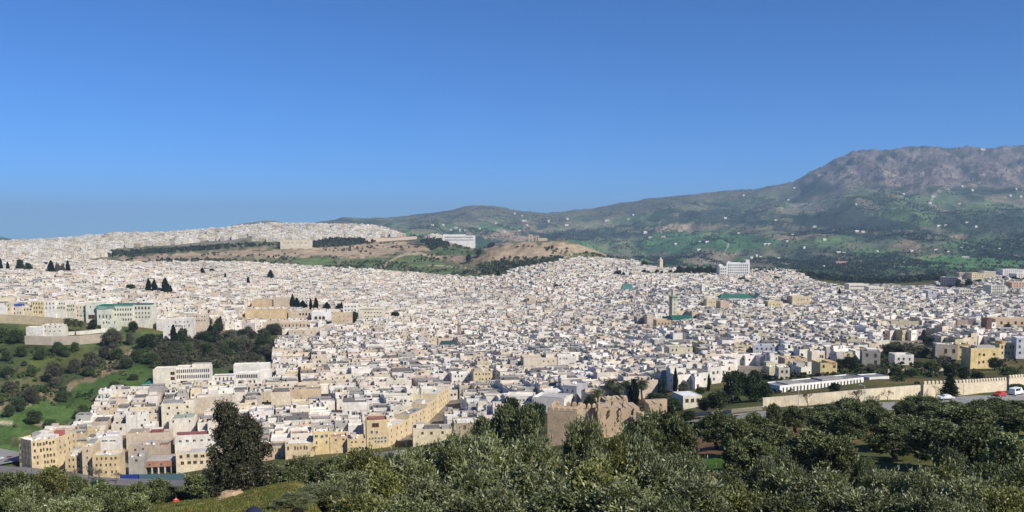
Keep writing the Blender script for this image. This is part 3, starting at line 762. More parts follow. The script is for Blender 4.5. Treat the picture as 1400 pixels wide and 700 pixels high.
# --- the grove in front, from left to right and far to near: u, top row, depth, width in photo pixels, tint
SILV = (1.45, 1.45, 1.4); DKG = (.84, .9, .78); YEL = (1.3, 1.25, .8); MID = (1.05, 1.1, .98)
OLIVES = [
 (1075, 566, 200, 44, DKG), (1110, 563, 205, 40, DKG), (1132, 556, 210, 46, DKG), (1165, 548, 215, 48, DKG), (1192, 550, 212, 40, DKG), (1245, 553, 200, 50, DKG), (1278, 547, 205, 48, DKG), (1310, 553, 190, 48, DKG), (1345, 552, 188, 50, DKG), (1365, 548, 200, 44, DKG), (1400, 552, 185, 50, DKG), (1000, 572, 190, 34, DKG), (1035, 568, 195, 36, MID), (965, 578, 170, 34, DKG),
 (100, 652, 130, 50, DKG), (118, 662, 105, 60, DKG), (180, 656, 125, 56, DKG), (215, 664, 118, 50, DKG), (30, 655, 130, 60, MID), (5, 662, 100, 60, MID), (340, 648, 135, 60, DKG), (300, 655, 130, 44, DKG), (390, 636, 115, 60, DKG),
 (12, 640, 150, 70, DKG), (60, 634, 210, 60, YEL), (18, 676, 75, 85, SILV), (78, 672, 72, 120, SILV), (130, 655, 120, 85, DKG), (150, 668, 100, 70, DKG), (205, 654, 135, 68, DKG), (176, 672, 95, 60, MID), (262, 646, 140, 60, DKG), (238, 668, 120, 44, DKG), (285, 650, 125, 60, DKG),
 (372, 632, 130, 70, DKG), (405, 622, 140, 80, DKG), (448, 618, 135, 70, DKG), (482, 616, 100, 84, MID), (430, 664, 50, 110, SILV), (398, 688, 40, 80, SILV),
 (490, 603, 72, 110, YEL), (470, 640, 52, 130, SILV), (548, 612, 80, 100, DKG), (520, 628, 55, 130, YEL), (560, 604, 60, 120, SILV), (590, 595, 66, 110, DKG), (630, 588, 62, 120, SILV), (500, 668, 38, 150, YEL), (585, 645, 42, 170, SILV), (560, 676, 33, 160, MID),
 (672, 584, 55, 130, SILV), (648, 625, 44, 170, MID), (668, 660, 33, 190, SILV), (722, 582, 56, 120, SILV), (690, 545, 190, 60, DKG), (716, 548, 180, 70, DKG), (658, 562, 170, 50, DKG), (735, 625, 42, 190, SILV), (745, 590, 60, 90, MID),
 (799, 555, 47, 105, SILV), (868, 577, 58, 100, MID), (535, 616, 150, 60, DKG), (562, 609, 160, 56, DKG), (512, 620, 140, 60, DKG), (838, 588, 50, 110, YEL), (820, 620, 38, 190, YEL), (770, 662, 31, 190, MID), (858, 655, 30, 190, SILV), (888, 590, 46, 130, SILV), (905, 620, 38, 160, SILV),
 (905, 560, 120, 100, DKG), (880, 575, 110, 80, DKG), (930, 572, 115, 70, DKG), (936, 606, 44, 120, SILV), (955, 650, 31, 180, SILV), (920, 672, 27, 150, MID), (1000, 643, 62, 90, MID), (1010, 655, 34, 170, YEL),
 (983, 568, 152, 66, DKG), (1012, 577, 140, 60, MID), (1040, 572, 150, 70, DKG), (1065, 585, 120, 90, MID), (1030, 598, 100, 90, DKG), (1062, 555, 185, 30, DKG), (1090, 560, 190, 50, DKG), (1075, 612, 84, 90, DKG), (1115, 590, 110, 100, MID), (1050, 618, 66, 90, SILV), (1085, 632, 50, 120, MID),
 (1140, 566, 165, 70, DKG), (1175, 552, 175, 60, DKG), (1150, 598, 105, 80, MID), (1165, 566, 150, 70, DKG), (1205, 560, 165, 56, DKG), (1125, 632, 46, 160, SILV), (1085, 668, 30, 170, MID), (1190, 618, 84, 52, DKG), (1150, 655, 33, 170, SILV),
 (1228, 584, 130, 84, DKG), (1250, 572, 140, 90, DKG), (1262, 545, 205, 66, DKG), (1285, 556, 175, 70, DKG), (1215, 632, 50, 120, SILV), (1205, 668, 31, 170, SILV), (1290, 578, 120, 110, DKG), (1330, 558, 160, 90, DKG), (1340, 582, 105, 110, DKG), (1378, 556, 165, 80, DKG), (1395, 590, 95, 100, MID), (1310, 608, 88, 70, DKG), (1412, 565, 150, 90, DKG),
 (1262, 640, 44, 130, SILV), (1292, 628, 50, 130, YEL), (1250, 668, 30, 150, MID), (1330, 642, 42, 150, SILV), (1372, 622, 56, 130, DKG), (1300, 672, 29, 150, SILV), (1385, 655, 36, 160, YEL), (1420, 630, 50, 130, MID), (1350, 680, 28, 150, SILV),
]
for k, (u, v, Y, w, tint) in enumerate(OLIVES):
    plant('olive' if Y < 90 else 'olive_far', u, v - (7 if Y > 90 and u > 870 else 0), Y, w * (1.06 if Y > 90 else 1), tint=tint, group='olive trees of the grove in front')
plant('eucalyptus', 318, 545, 112, 95, label='tall dark twin crowned eucalyptus rising above the grass mound and rocks', rot=0)
# ------------------------------------------------------------------ buildings
WHITE = (.75, .718, .66); WARM = (.71, .655, .56); CREAM = (.68, .59, .44); TAN = (.52, .41, .275); BEIGE = (.58, .49, .385)
YELLOW = (.66, .53, .29); PINKISH = (.60, .50, .405); GREY = (.34, .325, .31); CONC = (.42, .40, .37); KHAKI = (.46, .42, .29)
OCHRE = (.55, .40, .22); GREENISH = (.62, .64, .52); DARKW = (.03, .032, .036); BROWN = (.13, .075, .045); MAROON = (.22, .07, .07)
RED = (.36, .15, .11); GRN = (.03, .17, .115); TEAL = (.05, .17, .15); STONE = (.40, .34, .26); ROOFG = (.30, .29, .28); ROOFD = (.17, .16, .155)

def two_mat(b, name, mats, idx):
    me = b.mesh(name, mats[0])
    for m in mats[1:]: me.materials.append(m)
    me.polygons.foreach_set('material_index', idx)
    return me
WIN = {}
def make_windows():
    def win(key, frame, pane, bars=1, arch=False):
        b = MB(); idx = []
        def add(n0, m):
            idx.extend([m] * (len(b.f) - n0))
        n0 = len(b.f)
        t = .09
        b.box(-.5, -.5 + t, -.07, .02, 0, 1, frame); b.box(.5 - t, .5, -.07, .02, 0, 1, frame)
        b.box(-.5 + t, .5 - t, -.07, .02, 1 - t, 1, frame); b.box(-.56, .56, -.13, .02, -.06, 0, frame)
        for k in range(bars):
            x = -.5 + (k + 1) / (bars + 1)
            b.box(x - .025, x + .025, -.05, .0, 0, 1 - t, frame)
        if arch:
            for s in (-1, 1):
                b.hexa([(s * .41 if s > 0 else -.41, -.065, .62), (s * .41 + (.001), -.065, .62), (s * .41 + .001, 0, .62), (s * .41, 0, .62)],
                       [(min(s * .41, s * .08), -.065, .91), (max(s * .41, s * .08), -.065, .91), (max(s * .41, s * .08), 0, .91), (min(s * .41, s * .08), 0, .91)], frame)
        add(n0, 0); n0 = len(b.f)
        b.face([(-.5 + t, -.025, 0), (.5 - t, -.025, 0), (.5 - t, -.025, 1 - t), (-.5 + t, -.025, 1 - t)], pane)
        add(n0, 1)
        WIN[key] = two_mat(b, 'window', [M_PLASTER, M_GLASS], idx)
    win('cream', (.55, .47, .34), DARKW); win('white', (.72, .71, .69), (.035, .04, .048)); win('tan', (.42, .32, .2), (.028, .027, .026))
    win('brown', (.2, .12, .07), (.05, .035, .025)); win('arch', (.6, .52, .4), DARKW, 0, True); win('grey', (.33, .31, .29), (.03, .03, .035))
    b = MB(); idx = []
    b.box(-.5, -.42, -.06, .02, 0, 1, (.3, .2, .12)); b.box(.42, .5, -.06, .02, 0, 1, (.3, .2, .12)); b.box(-.42, .42, -.06, .02, .93, 1, (.3, .2, .12))
    b.box(-.42, .42, -.03, .02, 0, .93, (.14, .075, .04))
    WIN['door'] = b.mesh('door', M_WOOD)
    b = MB(); b.lathe([(.02, 0), (.25, .05), (.45, .17)], 9, (.78, .78, .77)); b.lathe([(.43, .18), (.23, .07), (.02, .03)], 9, (.78, .78, .77)); b.tube((0, 0, -.7), (0, 0, 0), .03, .03, 4, (.3, .3, .3))
    WIN['dish'] = b.mesh('satellite_dish', M_PAINT)
    b = MB(); b.lathe([(0, 0), (.55, 0), (.55, 1.1), (.45, 1.25), (0, 1.28)], 8, (.1, .12, .2)); WIN['tank'] = b.mesh('water_tank', M_PAINT)
make_windows()

def lerp2(q, s, t):
    a, b, c, d = q
    return ((a[0] * (1 - s) + b[0] * s) * (1 - t) + (d[0] * (1 - s) + c[0] * s) * t, (a[1] * (1 - s) + b[1] * s) * (1 - t) + (d[1] * (1 - s) + c[1] * s) * t)
def inset(pts, d):
    """polygon shrunk by d (counter-clockwise, near-convex)"""
    n = len(pts); out = []
    for i in range(n):
        p0 = Vector((*pts[i - 1], 0)); p1 = Vector((*pts[i], 0)); p2 = Vector((*pts[(i + 1) % n], 0))
        e1 = (p1 - p0); e2 = (p2 - p1)
        if e1.length < 1e-6 or e2.length < 1e-6: out.append(pts[i]); continue
        e1.normalize(); e2.normalize()
        n1 = Vector((-e1.y, e1.x, 0)); n2 = Vector((-e2.y, e2.x, 0))
        k = n1 + n2; L = max(k.length_squared, .3)
        q = p1 + k * (2 * d / L)
        out.append((q.x, q.y))
    return out
def shell(wall, roof, pts, zb, ztop, col, rcol, par=.8, th=.3, cap=None):
    """outer walls, parapet with thickness, sunken roof floor"""
    n = len(pts); inn = inset(pts, th)
    for i in range(n):
        j = (i + 1) % n
        a, b, c, d = pts[i], pts[j], inn[j], inn[i]
        wall.face([(a[0], a[1], zb), (b[0], b[1], zb), (b[0], b[1], ztop), (a[0], a[1], ztop)], col)
        wall.face([(a[0], a[1], ztop), (b[0], b[1], ztop), (c[0], c[1], ztop), (d[0], d[1], ztop)], cap or col)
        wall.face([(d[0], d[1], ztop), (c[0], c[1], ztop), (c[0], c[1], ztop - par), (d[0], d[1], ztop - par)], col)
    roof.face([(p[0], p[1], ztop - par) for p in inn], rcol)
def room(m, q, s0, s1, t0, t1, z0, z1, col, top, slope=0.0):
    b = [lerp2(q, s0, t0), lerp2(q, s1, t0), lerp2(q, s1, t1), lerp2(q, s0, t1)]
    zz = [z1 - slope, z1 - slope, z1, z1]
    m.hexa([(p[0], p[1], z0) for p in b], [(p[0], p[1], z) for p, z in zip(b, zz)], col, top, bottom=False)
HEROES = []; FOOT = []; BOX = []
def rel(pts, c): return [(p[0] - c[0], p[1] - c[1]) for p in pts]
def put_window(root, key, a, b, t, z, w, h, name='window'):
    """hang a window at fraction t of the wall edge a-b (local), sill height z"""
    dx, dy = b[0] - a[0], b[1] - a[1]
    o = link(name, WIN[key], root, (a[0] + dx * t, a[1] + dy * t, z), math.atan2(dy, dx))
    o.scale = (w, 1, h)
    return o
def quad_px(uL, uR, Y, rot, depth):
    r = math.radians(rot)
    aL = (uL - 700.0) / F / cp; aR = (uR - 700.0) / F / cp
    xL = aL * Y
    w = (aR * Y - xL) / (math.cos(r) - aR * math.sin(r))
    L = (xL, Y); R = (xL + w * math.cos(r), Y + w * math.sin(r))
    nb = (-math.sin(r) * depth, math.cos(r) * depth)
    return [L, R, (R[0] + nb[0], R[1] + nb[1]), (L[0] + nb[0], L[1] + nb[1])]
def building(name, label, cat, pts, ztop, col, rcol=None, wins=(), par=.8, group=None, rooms=(), doors=(), zb=None, reg=True, key='cream', dishes=0, cap=None, mat=None):
    """pts world polygon (ccw, first edge = front). wins: (edge, rows, cols, w, h, first sill from top, row pitch[, t0, t1])"""
    cx = sum(p[0] for p in pts) / len(pts); cy = sum(p[1] for p in pts) / len(pts)
    zs = [ztf(*p) for p in pts]
    base = min(zs) if zb is None else zb
    root = empty(name, (cx, cy, base))
    q = rel(pts, (cx, cy)); H = ztop - base
    wall = MB(); roof = MB()
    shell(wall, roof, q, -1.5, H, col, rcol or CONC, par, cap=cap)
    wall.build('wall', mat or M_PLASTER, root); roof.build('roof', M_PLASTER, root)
    for w in wins:
        e, rows, cols, ww, wh, z0, pitch = w[:7]; t0, t1 = w[7:9] if len(w) > 8 else (.06, .94)
        k = w[9] if len(w) > 9 else key
        a, b = q[e], q[(e + 1) % len(q)]
        for r in range(rows):
            for c in range(cols):
                z = H - z0 - r * pitch
                if z < .5: continue
                irr = cat in ('house', 'apartment house') and rows * cols > 1
                if irr and random.random() < .09: continue
                jx, jz, js = (random.uniform(-.16, .16), random.uniform(-.25, .15), random.uniform(.8, 1.12)) if irr else (0, 0, 1)
                put_window(root, k, a, b, t0 + (t1 - t0) * (c + .5 + jx) / cols, z + jz, ww * js, wh * random.uniform(.85, 1.08) if irr else wh)
    for e, t in doors: put_window(root, 'door', q[e], q[(e + 1) % len(q)], t, .02, 1.3, 2.3, 'door')
    for rm in rooms:
        s0, s1, t0, t1, h = rm[:5]; c = rm[5] if len(rm) > 5 else col; tc = rm[6] if len(rm) > 6 else CONC
        b = MB(); room(b, q[:4], s0, s1, t0, t1, H - par - .02, H - par + h, c, tc, rm[7] if len(rm) > 7 else 0)
        b.build('roof_room', M_PLASTER, root)
    if cat in ('house', 'apartment house'):
        dishes += random.choice((0, 1, 2, 3))
        if random.random() < .35:
            p = lerp2(q[:4], random.uniform(.2, .8), random.uniform(.3, .8)); link('water_tank', WIN['tank'], root, (p[0], p[1], H - par))
    for i in range(dishes):
        p = lerp2(q[:4], random.uniform(.12, .88), random.uniform(.12, .85))
        d = link('satellite_dish', WIN['dish'], root, (p[0], p[1], H - par + .7)); d.rotation_euler = (math.radians(55), 0, math.radians(random.uniform(20, 60)))
    tag(root, label, cat, group)
    if reg: FOOT.append(pts)
    ym = (pts[0][1] + pts[1][1]) / 2
    root['_u'], root['_v'] = proj(cx, cy, ztop - .3 * H)
    HEROES.append(root)
    return root
def H(name, label, cat, uL, uR, vt, vb, depth, rot, col, rcol=None, Y=None, win=None, side=None, **kw):
    if Y is None: Y = at((uL + uR) / 2, vb).y
    q = quad_px(uL, uR, Y, rot, depth)
    BOX.append((uL - 3, uR + 3, vt, vb, Y))
    ym = (q[0][1] + q[1][1]) / 2
    ztop = ray((uL + uR) / 2, vt)[1] * ym
    wins = list(kw.pop('wins', ()))
    hh = ztop - min(ztf(*p) for p in q)
    if win:                                                    # (rows, cols[, w, h])
        rows, cols = win[:2]
        ww, wh = win[2:4] if len(win) > 3 else (1.0, 1.5)
        pitch = min(3.3, (hh - .9) / rows)
        wins.append((0, rows, cols, ww, wh, .9 + wh, pitch))
    if side:
        rows, cols = side; pitch = min(3.3, (hh - .9) / rows)
        wins.append((1, rows, cols, 1.0, 1.4, 2.3, pitch)); wins.append((3, rows, cols, 1.0, 1.4, 2.3, pitch))
    return building(name, label, cat, q, ztop, col, rcol, wins, **kw)

# ---- the front row of the old town, lower left
def P2(u, v): p = at(u, v); return (p.x, p.y)
fr = [P2(17, 631), P2(30, 640), P2(44, 644), P2(79, 644)]
fr[0] = ((17 - 700.0) / F / cp * (fr[1][1] + .4), fr[1][1] + .4)
zt_c = ray(45, 603)[1] * fr[2][1]
bk = [(fr[3][0] + 1.5, fr[3][1] + 17), (fr[0][0] + 7, fr[0][1] + 19)]
cb = building('apartment_house', 'tan four storey apartment house with a curved street front at the left end of town', 'apartment house', [fr[0], fr[1], fr[2], fr[3], bk[0], bk[1]], zt_c, (.60, .49, .31), (.55, .5, .45),
         [(0, 4, 2, .9, 1.6, 2.6, 3.1), (1, 4, 3, .9, 1.6, 2.6, 3.1), (2, 4, 7, .9, 1.6, 2.6, 3.1), (3, 3, 4, .9, 1.4, 2.6, 3.1)], key='tan', dishes=14,
         rooms=())
def on_roof(root, parts, H_):
    for nm, x0, x1, y0, y1, z0, z1, c in parts:
        b = MB(); b.box(x0, x1, y0, y1, H_ + z0, H_ + z1, c); b.build(nm, M_PLASTER, root)
Hc = zt_c - cb.location.z
on_roof(cb, [('roof_room', 4, 8, 3, 6, -.8, 1.7, (.4, .13, .1)), ('roof_room', -2, 5, -3, 2, -.8, .6, WHITE), ('roof_room', -6, -3, 1, 5, -.8, 1.2, GREY), ('roof_room', -4, -1, 4, 6.5, -.8, 1.5, WHITE), ('roof_room', 6, 9, -5, -2, -.8, 1.4, WHITE)], Hc)
H('house', 'plain tan two storey house wedged right of the curved apartment house', 'house', 80, 104, 624, 650, 13, 6, (.60, .47, .29), ROOFG, win=(3, 3, .9, 1.2), key='tan', dishes=3, rooms=((.1, .5, .5, .9, 2.6, WARM), (.6, .9, .4, .8, 2.2, PINKISH)))
H('house', 'narrow tall tan house with one white framed window above the street', 'house', 104, 118, 611, 653, 13, 8, (.60, .49, .34), (.6, .55, .45), win=(4, 1, 1.0, 1.4), key='white', rooms=((.1, .9, .4, .9, 2.2, CREAM, ROOFG, 1.0),))
H('house', 'tan corner house with scattered small windows left of the blue hoarding', 'house', 118, 156, 622, 656, 10, 10, (.61, .49, .30), (.66, .63, .58), win=(3, 5, .9, 1.2), key='tan', doors=((0, .85),))
H('house', 'bright white house with two dark slot windows and a cluttered terrace', 'house', 120, 153, 598, 640, 10, 9, WHITE, (.5, .5, .52), Y=446, wins=[(0, 1, 2, 3.6, .7, 1.9, 3, .3, .95)], key='white', dishes=4, rooms=((.05, .25, .3, .9, 2.4, WHITE, WHITE), (.4, .95, .6, .95, 1.2, WHITE, (.5, .5, .55))))
H('house', 'unplastered grey concrete house with one square window behind the hoarding', 'house', 168, 190, 625, 651, 9, 10, GREY, CONC, win=(1, 1, 1.3, 1.3), key='grey', rooms=((.55, .9, .5, .9, 2.2, CONC),))
def brick_low():
    q = quad_px(190, 237, at(213, 649).y, 10, 14)
    ym = q[0][1]; z1 = ray(213, 631)[1] * ym; zb = min(ztf(*p) for p in q)
    cx = sum(p[0] for p in q) / 4; cy = sum(p[1] for p in q) / 4
    root = empty('house', (cx, cy, zb)); r = rel(q, (cx, cy)); Hh = z1 - zb
    w = MB(); rf = MB(); shell(w, rf, r, Hh - 3.0, Hh, (.40, .2, .14), (.45, .42, .38), .25, cap=CONC)
    w.face([(p[0], p[1], Hh - 3.0) for p in reversed(r)], CONC)
    w.build('wall', M_PLASTER, root); rf.build('roof', M_PLASTER, root)
    g = MB(); room(g, r, .02, .98, .25, .98, -1.5, Hh - 3.0, (.2, .18, .17), CONC); g.build('ground_floor', M_PLASTER, root)
    for i in range(6):
        c = lerp2(r, .02 + .96 * i / 5, .04)
        b = MB(); b.box(c[0] - .28, c[0] + .28, c[1] - .28, c[1] + .28, -1.0, Hh - 3.0, (.6, .58, .55)); b.build('pillar', M_PLASTER, root)
    for t in (.15, .5, .85): put_window(root, 'grey', r[0], r[1], t, Hh - 2.2, 1.1, 1.1)
    tag(root, 'low red brick house on pale pillars with a bare concrete roof', 'house')
    BOX.append((186, 240, 630, 652, ym)); root['_u'], root['_v'] = proj(cx, cy, z1); FOOT.append(q); HEROES.append(root)
brick_low()
H('house', 'wide beige house with blank wall and grey brown roof shed above the brick house', 'house', 166, 226, 592, 625, 9, 9, BEIGE, (.4, .34, .28), Y=470, rooms=((.02, .45, .3, .95, 1.6, TAN, (.36, .31, .26), .8), (.55, .8, .4, .9, 2.0, MAROON, WHITE)))
H('house', 'low stone coloured house with red brick patch and rough concrete roof', 'house', 168, 224, 609, 636, 11, 9, (.47, .39, .31), (.42, .38, .34), Y=452, wins=[(0, 1, 2, 1.0, 1.3, 2.4, 3, .05, .45)], key='grey', rooms=((.8, .98, .1, .5, 1.8, RED, CONC), (.3, .6, .5, .95, 1.2, BEIGE, CONC)))
H('school', 'cream house with two rows of paired windows beside the tall eucalyptus', 'house', 234, 296, 618, 645, 9, 12, CREAM, (.6, .58, .56), win=(2, 6, 1.9, 1.6), key='tan', rooms=((.3, .9, .2, .8, .9, (.5, .5, .52), (.5, .5, .52)),))
H('house', 'white house with a maroon roof canopy and a band of four windows', 'house', 233, 290, 595, 635, 9, 11, (.72, .69, .62), WHITE, Y=458, wins=[(0, 1, 5, 1.9, 1.2, 3.2, 3)], key='white', rooms=((.0, .75, .55, .98, 1.0, MAROON, (.25, .12, .12)), (.8, .98, .5, .9, 2.4, WARM)))
# terrace row right of the eucalyptus
H('house', 'plain tan house low in the row right of the eucalyptus', 'house', 350, 385, 610, 630, 10, 12, TAN, ROOFD, win=(2, 3, .9, 1.4), key='tan')
H('house', 'long tan house with eight tall windows over a brown shop awning', 'house', 386, 425, 606, 627, 9, 13, (.60, .49, .33), (.6, .58, .56), wins=[(0, 1, 8, .9, 1.9, 3.1, 3)], key='tan', dishes=5, doors=((0, .3), (0, .7)), rooms=((.1, .75, .2, .6, 1.3, WHITE, WHITE),))
H('house', 'taller cream yellow house with three wide upper windows above the awning row', 'house', 425, 448, 590, 622, 10, 13, YELLOW, WHITE, wins=[(0, 1, 3, 1.6, 1.6, 2.9, 3), (0, 1, 3, 1.0, 1.7, 6.2, 3)], key='white', rooms=((.2, .8, .5, .9, .9, WHITE),))
H('house', 'plain yellow tan house with red brown terrace right of the cream yellow house', 'house', 448, 472, 597, 620, 10, 13, (.63, .5, .3), (.4, .25, .2), win=(2, 2, 1.1, .9), key='tan', dishes=2)
H('house', 'low tan house with small square windows left of the tall corner house', 'house', 472, 498, 600, 620, 10, 13, (.61, .49, .3), (.6, .5, .4), win=(2, 3, 1.0, .9), key='tan', rooms=((.2, .5, .4, .9, 2.4, BEIGE),))
H('apartment_house', 'tall tan corner apartment house with grids of small windows at the street mouth', 'apartment house', 499, 528, 574, 614, 12, 12, (.63, .51, .32), MAROON, wins=[(0, 1, 1, 3.6, 2.0, 3.6, 3, .25, .6, 'brown'), (0, 1, 3, 1.3, 1.5, 7.0, 3), (0, 2, 6, 1.2, 1.2, 10, 1.8)], key='white', side=(3, 2), rooms=((.1, .9, .3, .9, .6, MAROON, (.3, .14, .12)),))
# the long yellow street front that faces right
sp_px = [(531, 611), (560, 594), (584, 579), (598, 565), (614, 549)]
tops = [(531, 588), (560, 569), (584, 555), (598, 541), (614, 526)]
for k in range(4):
    a = P2(*sp_px[k]); b = P2(*sp_px[k + 1])
    e = Vector((b[0] - a[0], b[1] - a[1])); e.normalize(); nb = (-e.y * 9, e.x * 9)
    zz = .5 * (ray(*tops[k])[1] * a[1] + ray(*tops[k + 1])[1] * b[1])
    L = math.hypot(b[0] - a[0], b[1] - a[1])
    building('house', ['tan house with a slanting shop awning at the near end of the street', 'second house up the tan street, plain upper wall', 'third house up the tan street, yellower and taller', 'last yellow house at the top of the tan street'][k], 'house',
             [a, b, (b[0] + nb[0], b[1] + nb[1]), (a[0] + nb[0], a[1] + nb[1])], zz, [(.60, .49, .32), (.61, .5, .33), (.63, .52, .34), (.65, .54, .35)][k], [(.6, .58, .55), ROOFG, (.5, .46, .4), (.62, .6, .55)][k],
             [(0, 3, max(3, int(L / 5)), .9, 1.3, 2.6, 3.2)], key='tan', group='yellow street front', rooms=((.1, .4, .4, .9, 2.0, WARM),) if k % 2 == 0 else ())
H('house', 'cream house with dark roof hatch at the right corner of the street', 'house', 563, 617, 587, 607, 12, 8, (.68, .6, .43), (.52, .48, .42), win=(1, 3, 1.2, 1.4), key='tan', rooms=((.3, .7, .4, .8, 1.2, ROOFD, ROOFD), (.1, .3, .6, .95, 2.2, WARM), (.75, .95, .3, .6, 1.8, ROOFG)))
H('house', 'brown walled house with a bright white roof right of the street', 'house', 620, 667, 578, 599, 13, 8, (.42, .34, .25), WHITE, win=(1, 2, 1.4, 1.8), key='brown', rooms=((.1, .9, .2, .8, .7, WHITE, WHITE), (.8, .95, .6, .95, 2, BEIGE)))
# school below the green slope
H('school', 'plain cream end block of the school with two dark loggias on its edge', 'school', 206, 236, 505, 531, 14, 12, (.72, .68, .55), WARM, wins=[(0, 3, 1, 2.6, 1.9, 3.6, 3.3, .82, .98, 'brown')])
H('school', 'white school wing with two rows of tall narrow windows', 'school', 237, 285, 502, 529, 12, 12, (.74, .71, .63), WARM, wins=[(0, 2, 16, .8, 2.2, 3.4, 3.7, .02, .98), (0, 1, 3, 4.5, 1.8, 10.5, 3, .1, .9, 'brown')], key='grey', rooms=((.45, .98, .4, .95, 2.2, WARM),))
H('hall', 'low white hall joining the school wing with the long white block', 'hall', 288, 318, 514, 527, 10, 10, WHITE, ROOFG, win=(1, 5, 1.0, 1.8), key='grey')
H('school', 'long white block with dense tall windows below the scrub', 'school', 318, 352, 510, 527, 9, 10, (.73, .71, .65), WHITE, win=(1, 12, .9, 2.4), key='grey')
H('school', 'plain white upper storey with chimneys set behind the long white block', 'school', 317, 367, 498, 520, 9, 10, (.74, .72, .66), WHITE, Y=at(340, 520).y + 12, rooms=((.3, .33, .1, .3, 2.2), (.65, .68, .1, .3, 2.2)))
H('school', 'blank white end wall at the right end of the long white block', 'school', 352, 368, 507, 524, 10, 10, WHITE, WHITE)
def pyramid():
    Y = at(206, 531).y; q = quad_px(190, 221, Y, 10, 12); z0 = ray(206, 526)[1] * Y; z1 = ray(205, 516)[1] * (Y + 6); zb = min(ztf(*p) for p in q)
    cx = sum(p[0] for p in q) / 4; cy = sum(p[1] for p in q) / 4
    root = empty('pavilion', (cx, cy, zb)); r = rel(q, (cx, cy))
    b = MB(); room(b, r, .06, .94, .06, .94, -1, z0 - zb, WARM, WARM); b.build('wall', M_PLASTER, root)
    b = MB(); t = (0, 0, z1 - zb); e = [(p[0], p[1], z0 - zb) for p in r]
    for i in range(4): b.face([e[i], e[(i + 1) % 4], t], GRN)
    lo = [(p[0], p[1], z0 - zb - .35) for p in r]
    for i in range(4): b.face([lo[i], lo[(i + 1) % 4], e[(i + 1) % 4], e[i]], (.5, .55, .5))
    b.face(list(reversed(lo)), WARM); b.build('roof', M_TILE, root)
    for t in (.3, .7): put_window(root, 'white', lerp2(r, .06, .06), lerp2(r, .94, .06), t, max(.8, z0 - zb - 2.6), 2.2, 1.4)
    tag(root, 'small white pavilion under a green pyramid roof left of the school', 'pavilion')
    BOX.append((186, 225, 517, 533, Y)); root['_u'], root['_v'] = 205, 522; FOOT.append(q); HEROES.append(root)
pyramid()
H('house', 'long blank pinkish beige wall of a house below the school', 'house', 262, 312, 543, 566, 10, 12, BEIGE, (.6, .55, .5), rooms=((.05, .3, .4, .9, 1.4, WARM),))
H('house', 'cream house with grey lean-to roof and a few upper windows below the school', 'house', 216, 262, 552, 585, 11, 13, (.68, .62, .48), (.42, .4, .38), wins=[(0, 2, 3, 1.3, 1.3, 2.6, 3.3, .05, .95)], key='grey', rooms=((.0, .6, .3, .9, 1.5, (.5, .45, .36), ROOFG, .7), (.7, .95, .3, .8, 2.0, WARM)))
H('house', 'white house with two small grey green gabled skylights', 'house', 226, 262, 572, 598, 10, 12, WARM, WHITE, win=(1, 3, 1.0, 1.3), rooms=((.15, .5, .1, .6, 1.8, (.3, .34, .28), (.3, .34, .28), .9), (.5, .9, .5, .9, 1.8, (.3, .34, .28), (.3, .34, .28), .9)))
H('house', 'blank tan walled house with jagged parapet mid left of the old town', 'house', 395, 436, 532, 549, 12, 10, (.58, .46, .31), ROOFG, rooms=((.1, .5, .3, .8, 1.6, TAN, ROOFD),))
H('house', 'tall cream blank house under a dark shed beside the tan blank house', 'house', 368, 394, 536, 562, 10, 10, (.67, .58, .44), ROOFD, rooms=((.1, .9, .2, .9, 1.8, ROOFD, ROOFD, .6),))
H('house', 'white house with dark pitched shed in the middle of the old town', 'house', 466, 500, 550, 570, 11, 9, WHITE, ROOFD, Y=at(480, 572).y, rooms=((.0, .5, .3, .95, 1.7, ROOFD, ROOFD, .9),))
# --- hotel terrace on the far side of the valley, left
row = [(-14, 8, 417, 433, WHITE, (2, 3), 'white two storey house at the left edge above the ochre wall'), (8, 16, 414, 432, CREAM, (2, 1), 'narrow cream house with tall parapet near the left edge'),
       (16, 31, 419, 432, (.7, .64, .48), (2, 3), 'cream house carrying a blue roof box above the ochre wall'), (31, 44, 420, 432, (.68, .6, .4), (1, 3), 'low pale yellow house left of the yellow house'),
       (44, 60, 412, 432, (.68, .57, .33), (3, 4), 'yellow three storey house with four windows a row'), (60, 76, 412, 434, WHITE, (2, 3), 'white house with three windows a row right of the yellow house'),
       (76, 90, 412, 436, (.72, .69, .58), (2, 4), 'pale house with close set windows left of the hotel'), (90, 103, 415, 438, (.70, .65, .52), (2, 4), 'cream house second from the hotel'),
       (103, 117, 417, 440, (.68, .6, .47), (3, 3), 'cream three storey house with a window grid beside the hotel')]
for i, (a, b, t, vb, c, w, lb) in enumerate(row):
    H('house', lb, 'house', a, b, t, vb, 11, 4, c, (.6, .58, .54), Y=692 + i * 1.5, win=(*w, .9, 1.5), key='tan', group='houses in a row above the ochre wall', rooms=((.1, .7, .2, .8, 2.6, (.07, .12, .35), (.07, .12, .35)),) if i == 2 else ((.2, .6, .4, .8, 1.8, WARM),))
H('hotel', 'pale green left block of the hotel with one window and green panel', 'hotel', 117, 131, 415, 445, 14, 4, GREENISH, TEAL, Y=702, wins=[(0, 1, 1, .9, 1.4, 3.4, 3), (0, 1, 1, 5, 3, 12, 3, .2, .9, 'brown')])
H('hotel', 'pale green hotel block under a teal roof canopy with four arched windows', 'hotel', 132, 154, 421, 448, 14, 4, GREENISH, TEAL, Y=700, wins=[(0, 1, 4, 1.1, 3.0, 8.0, 3)], key='arch', rooms=((-.05, 1.05, .0, 1.0, 2.9, (.2, .28, .24), GRN, .8), (.1, .6, -.03, .1, 2.0, (.25, .4, .35), TEAL)))
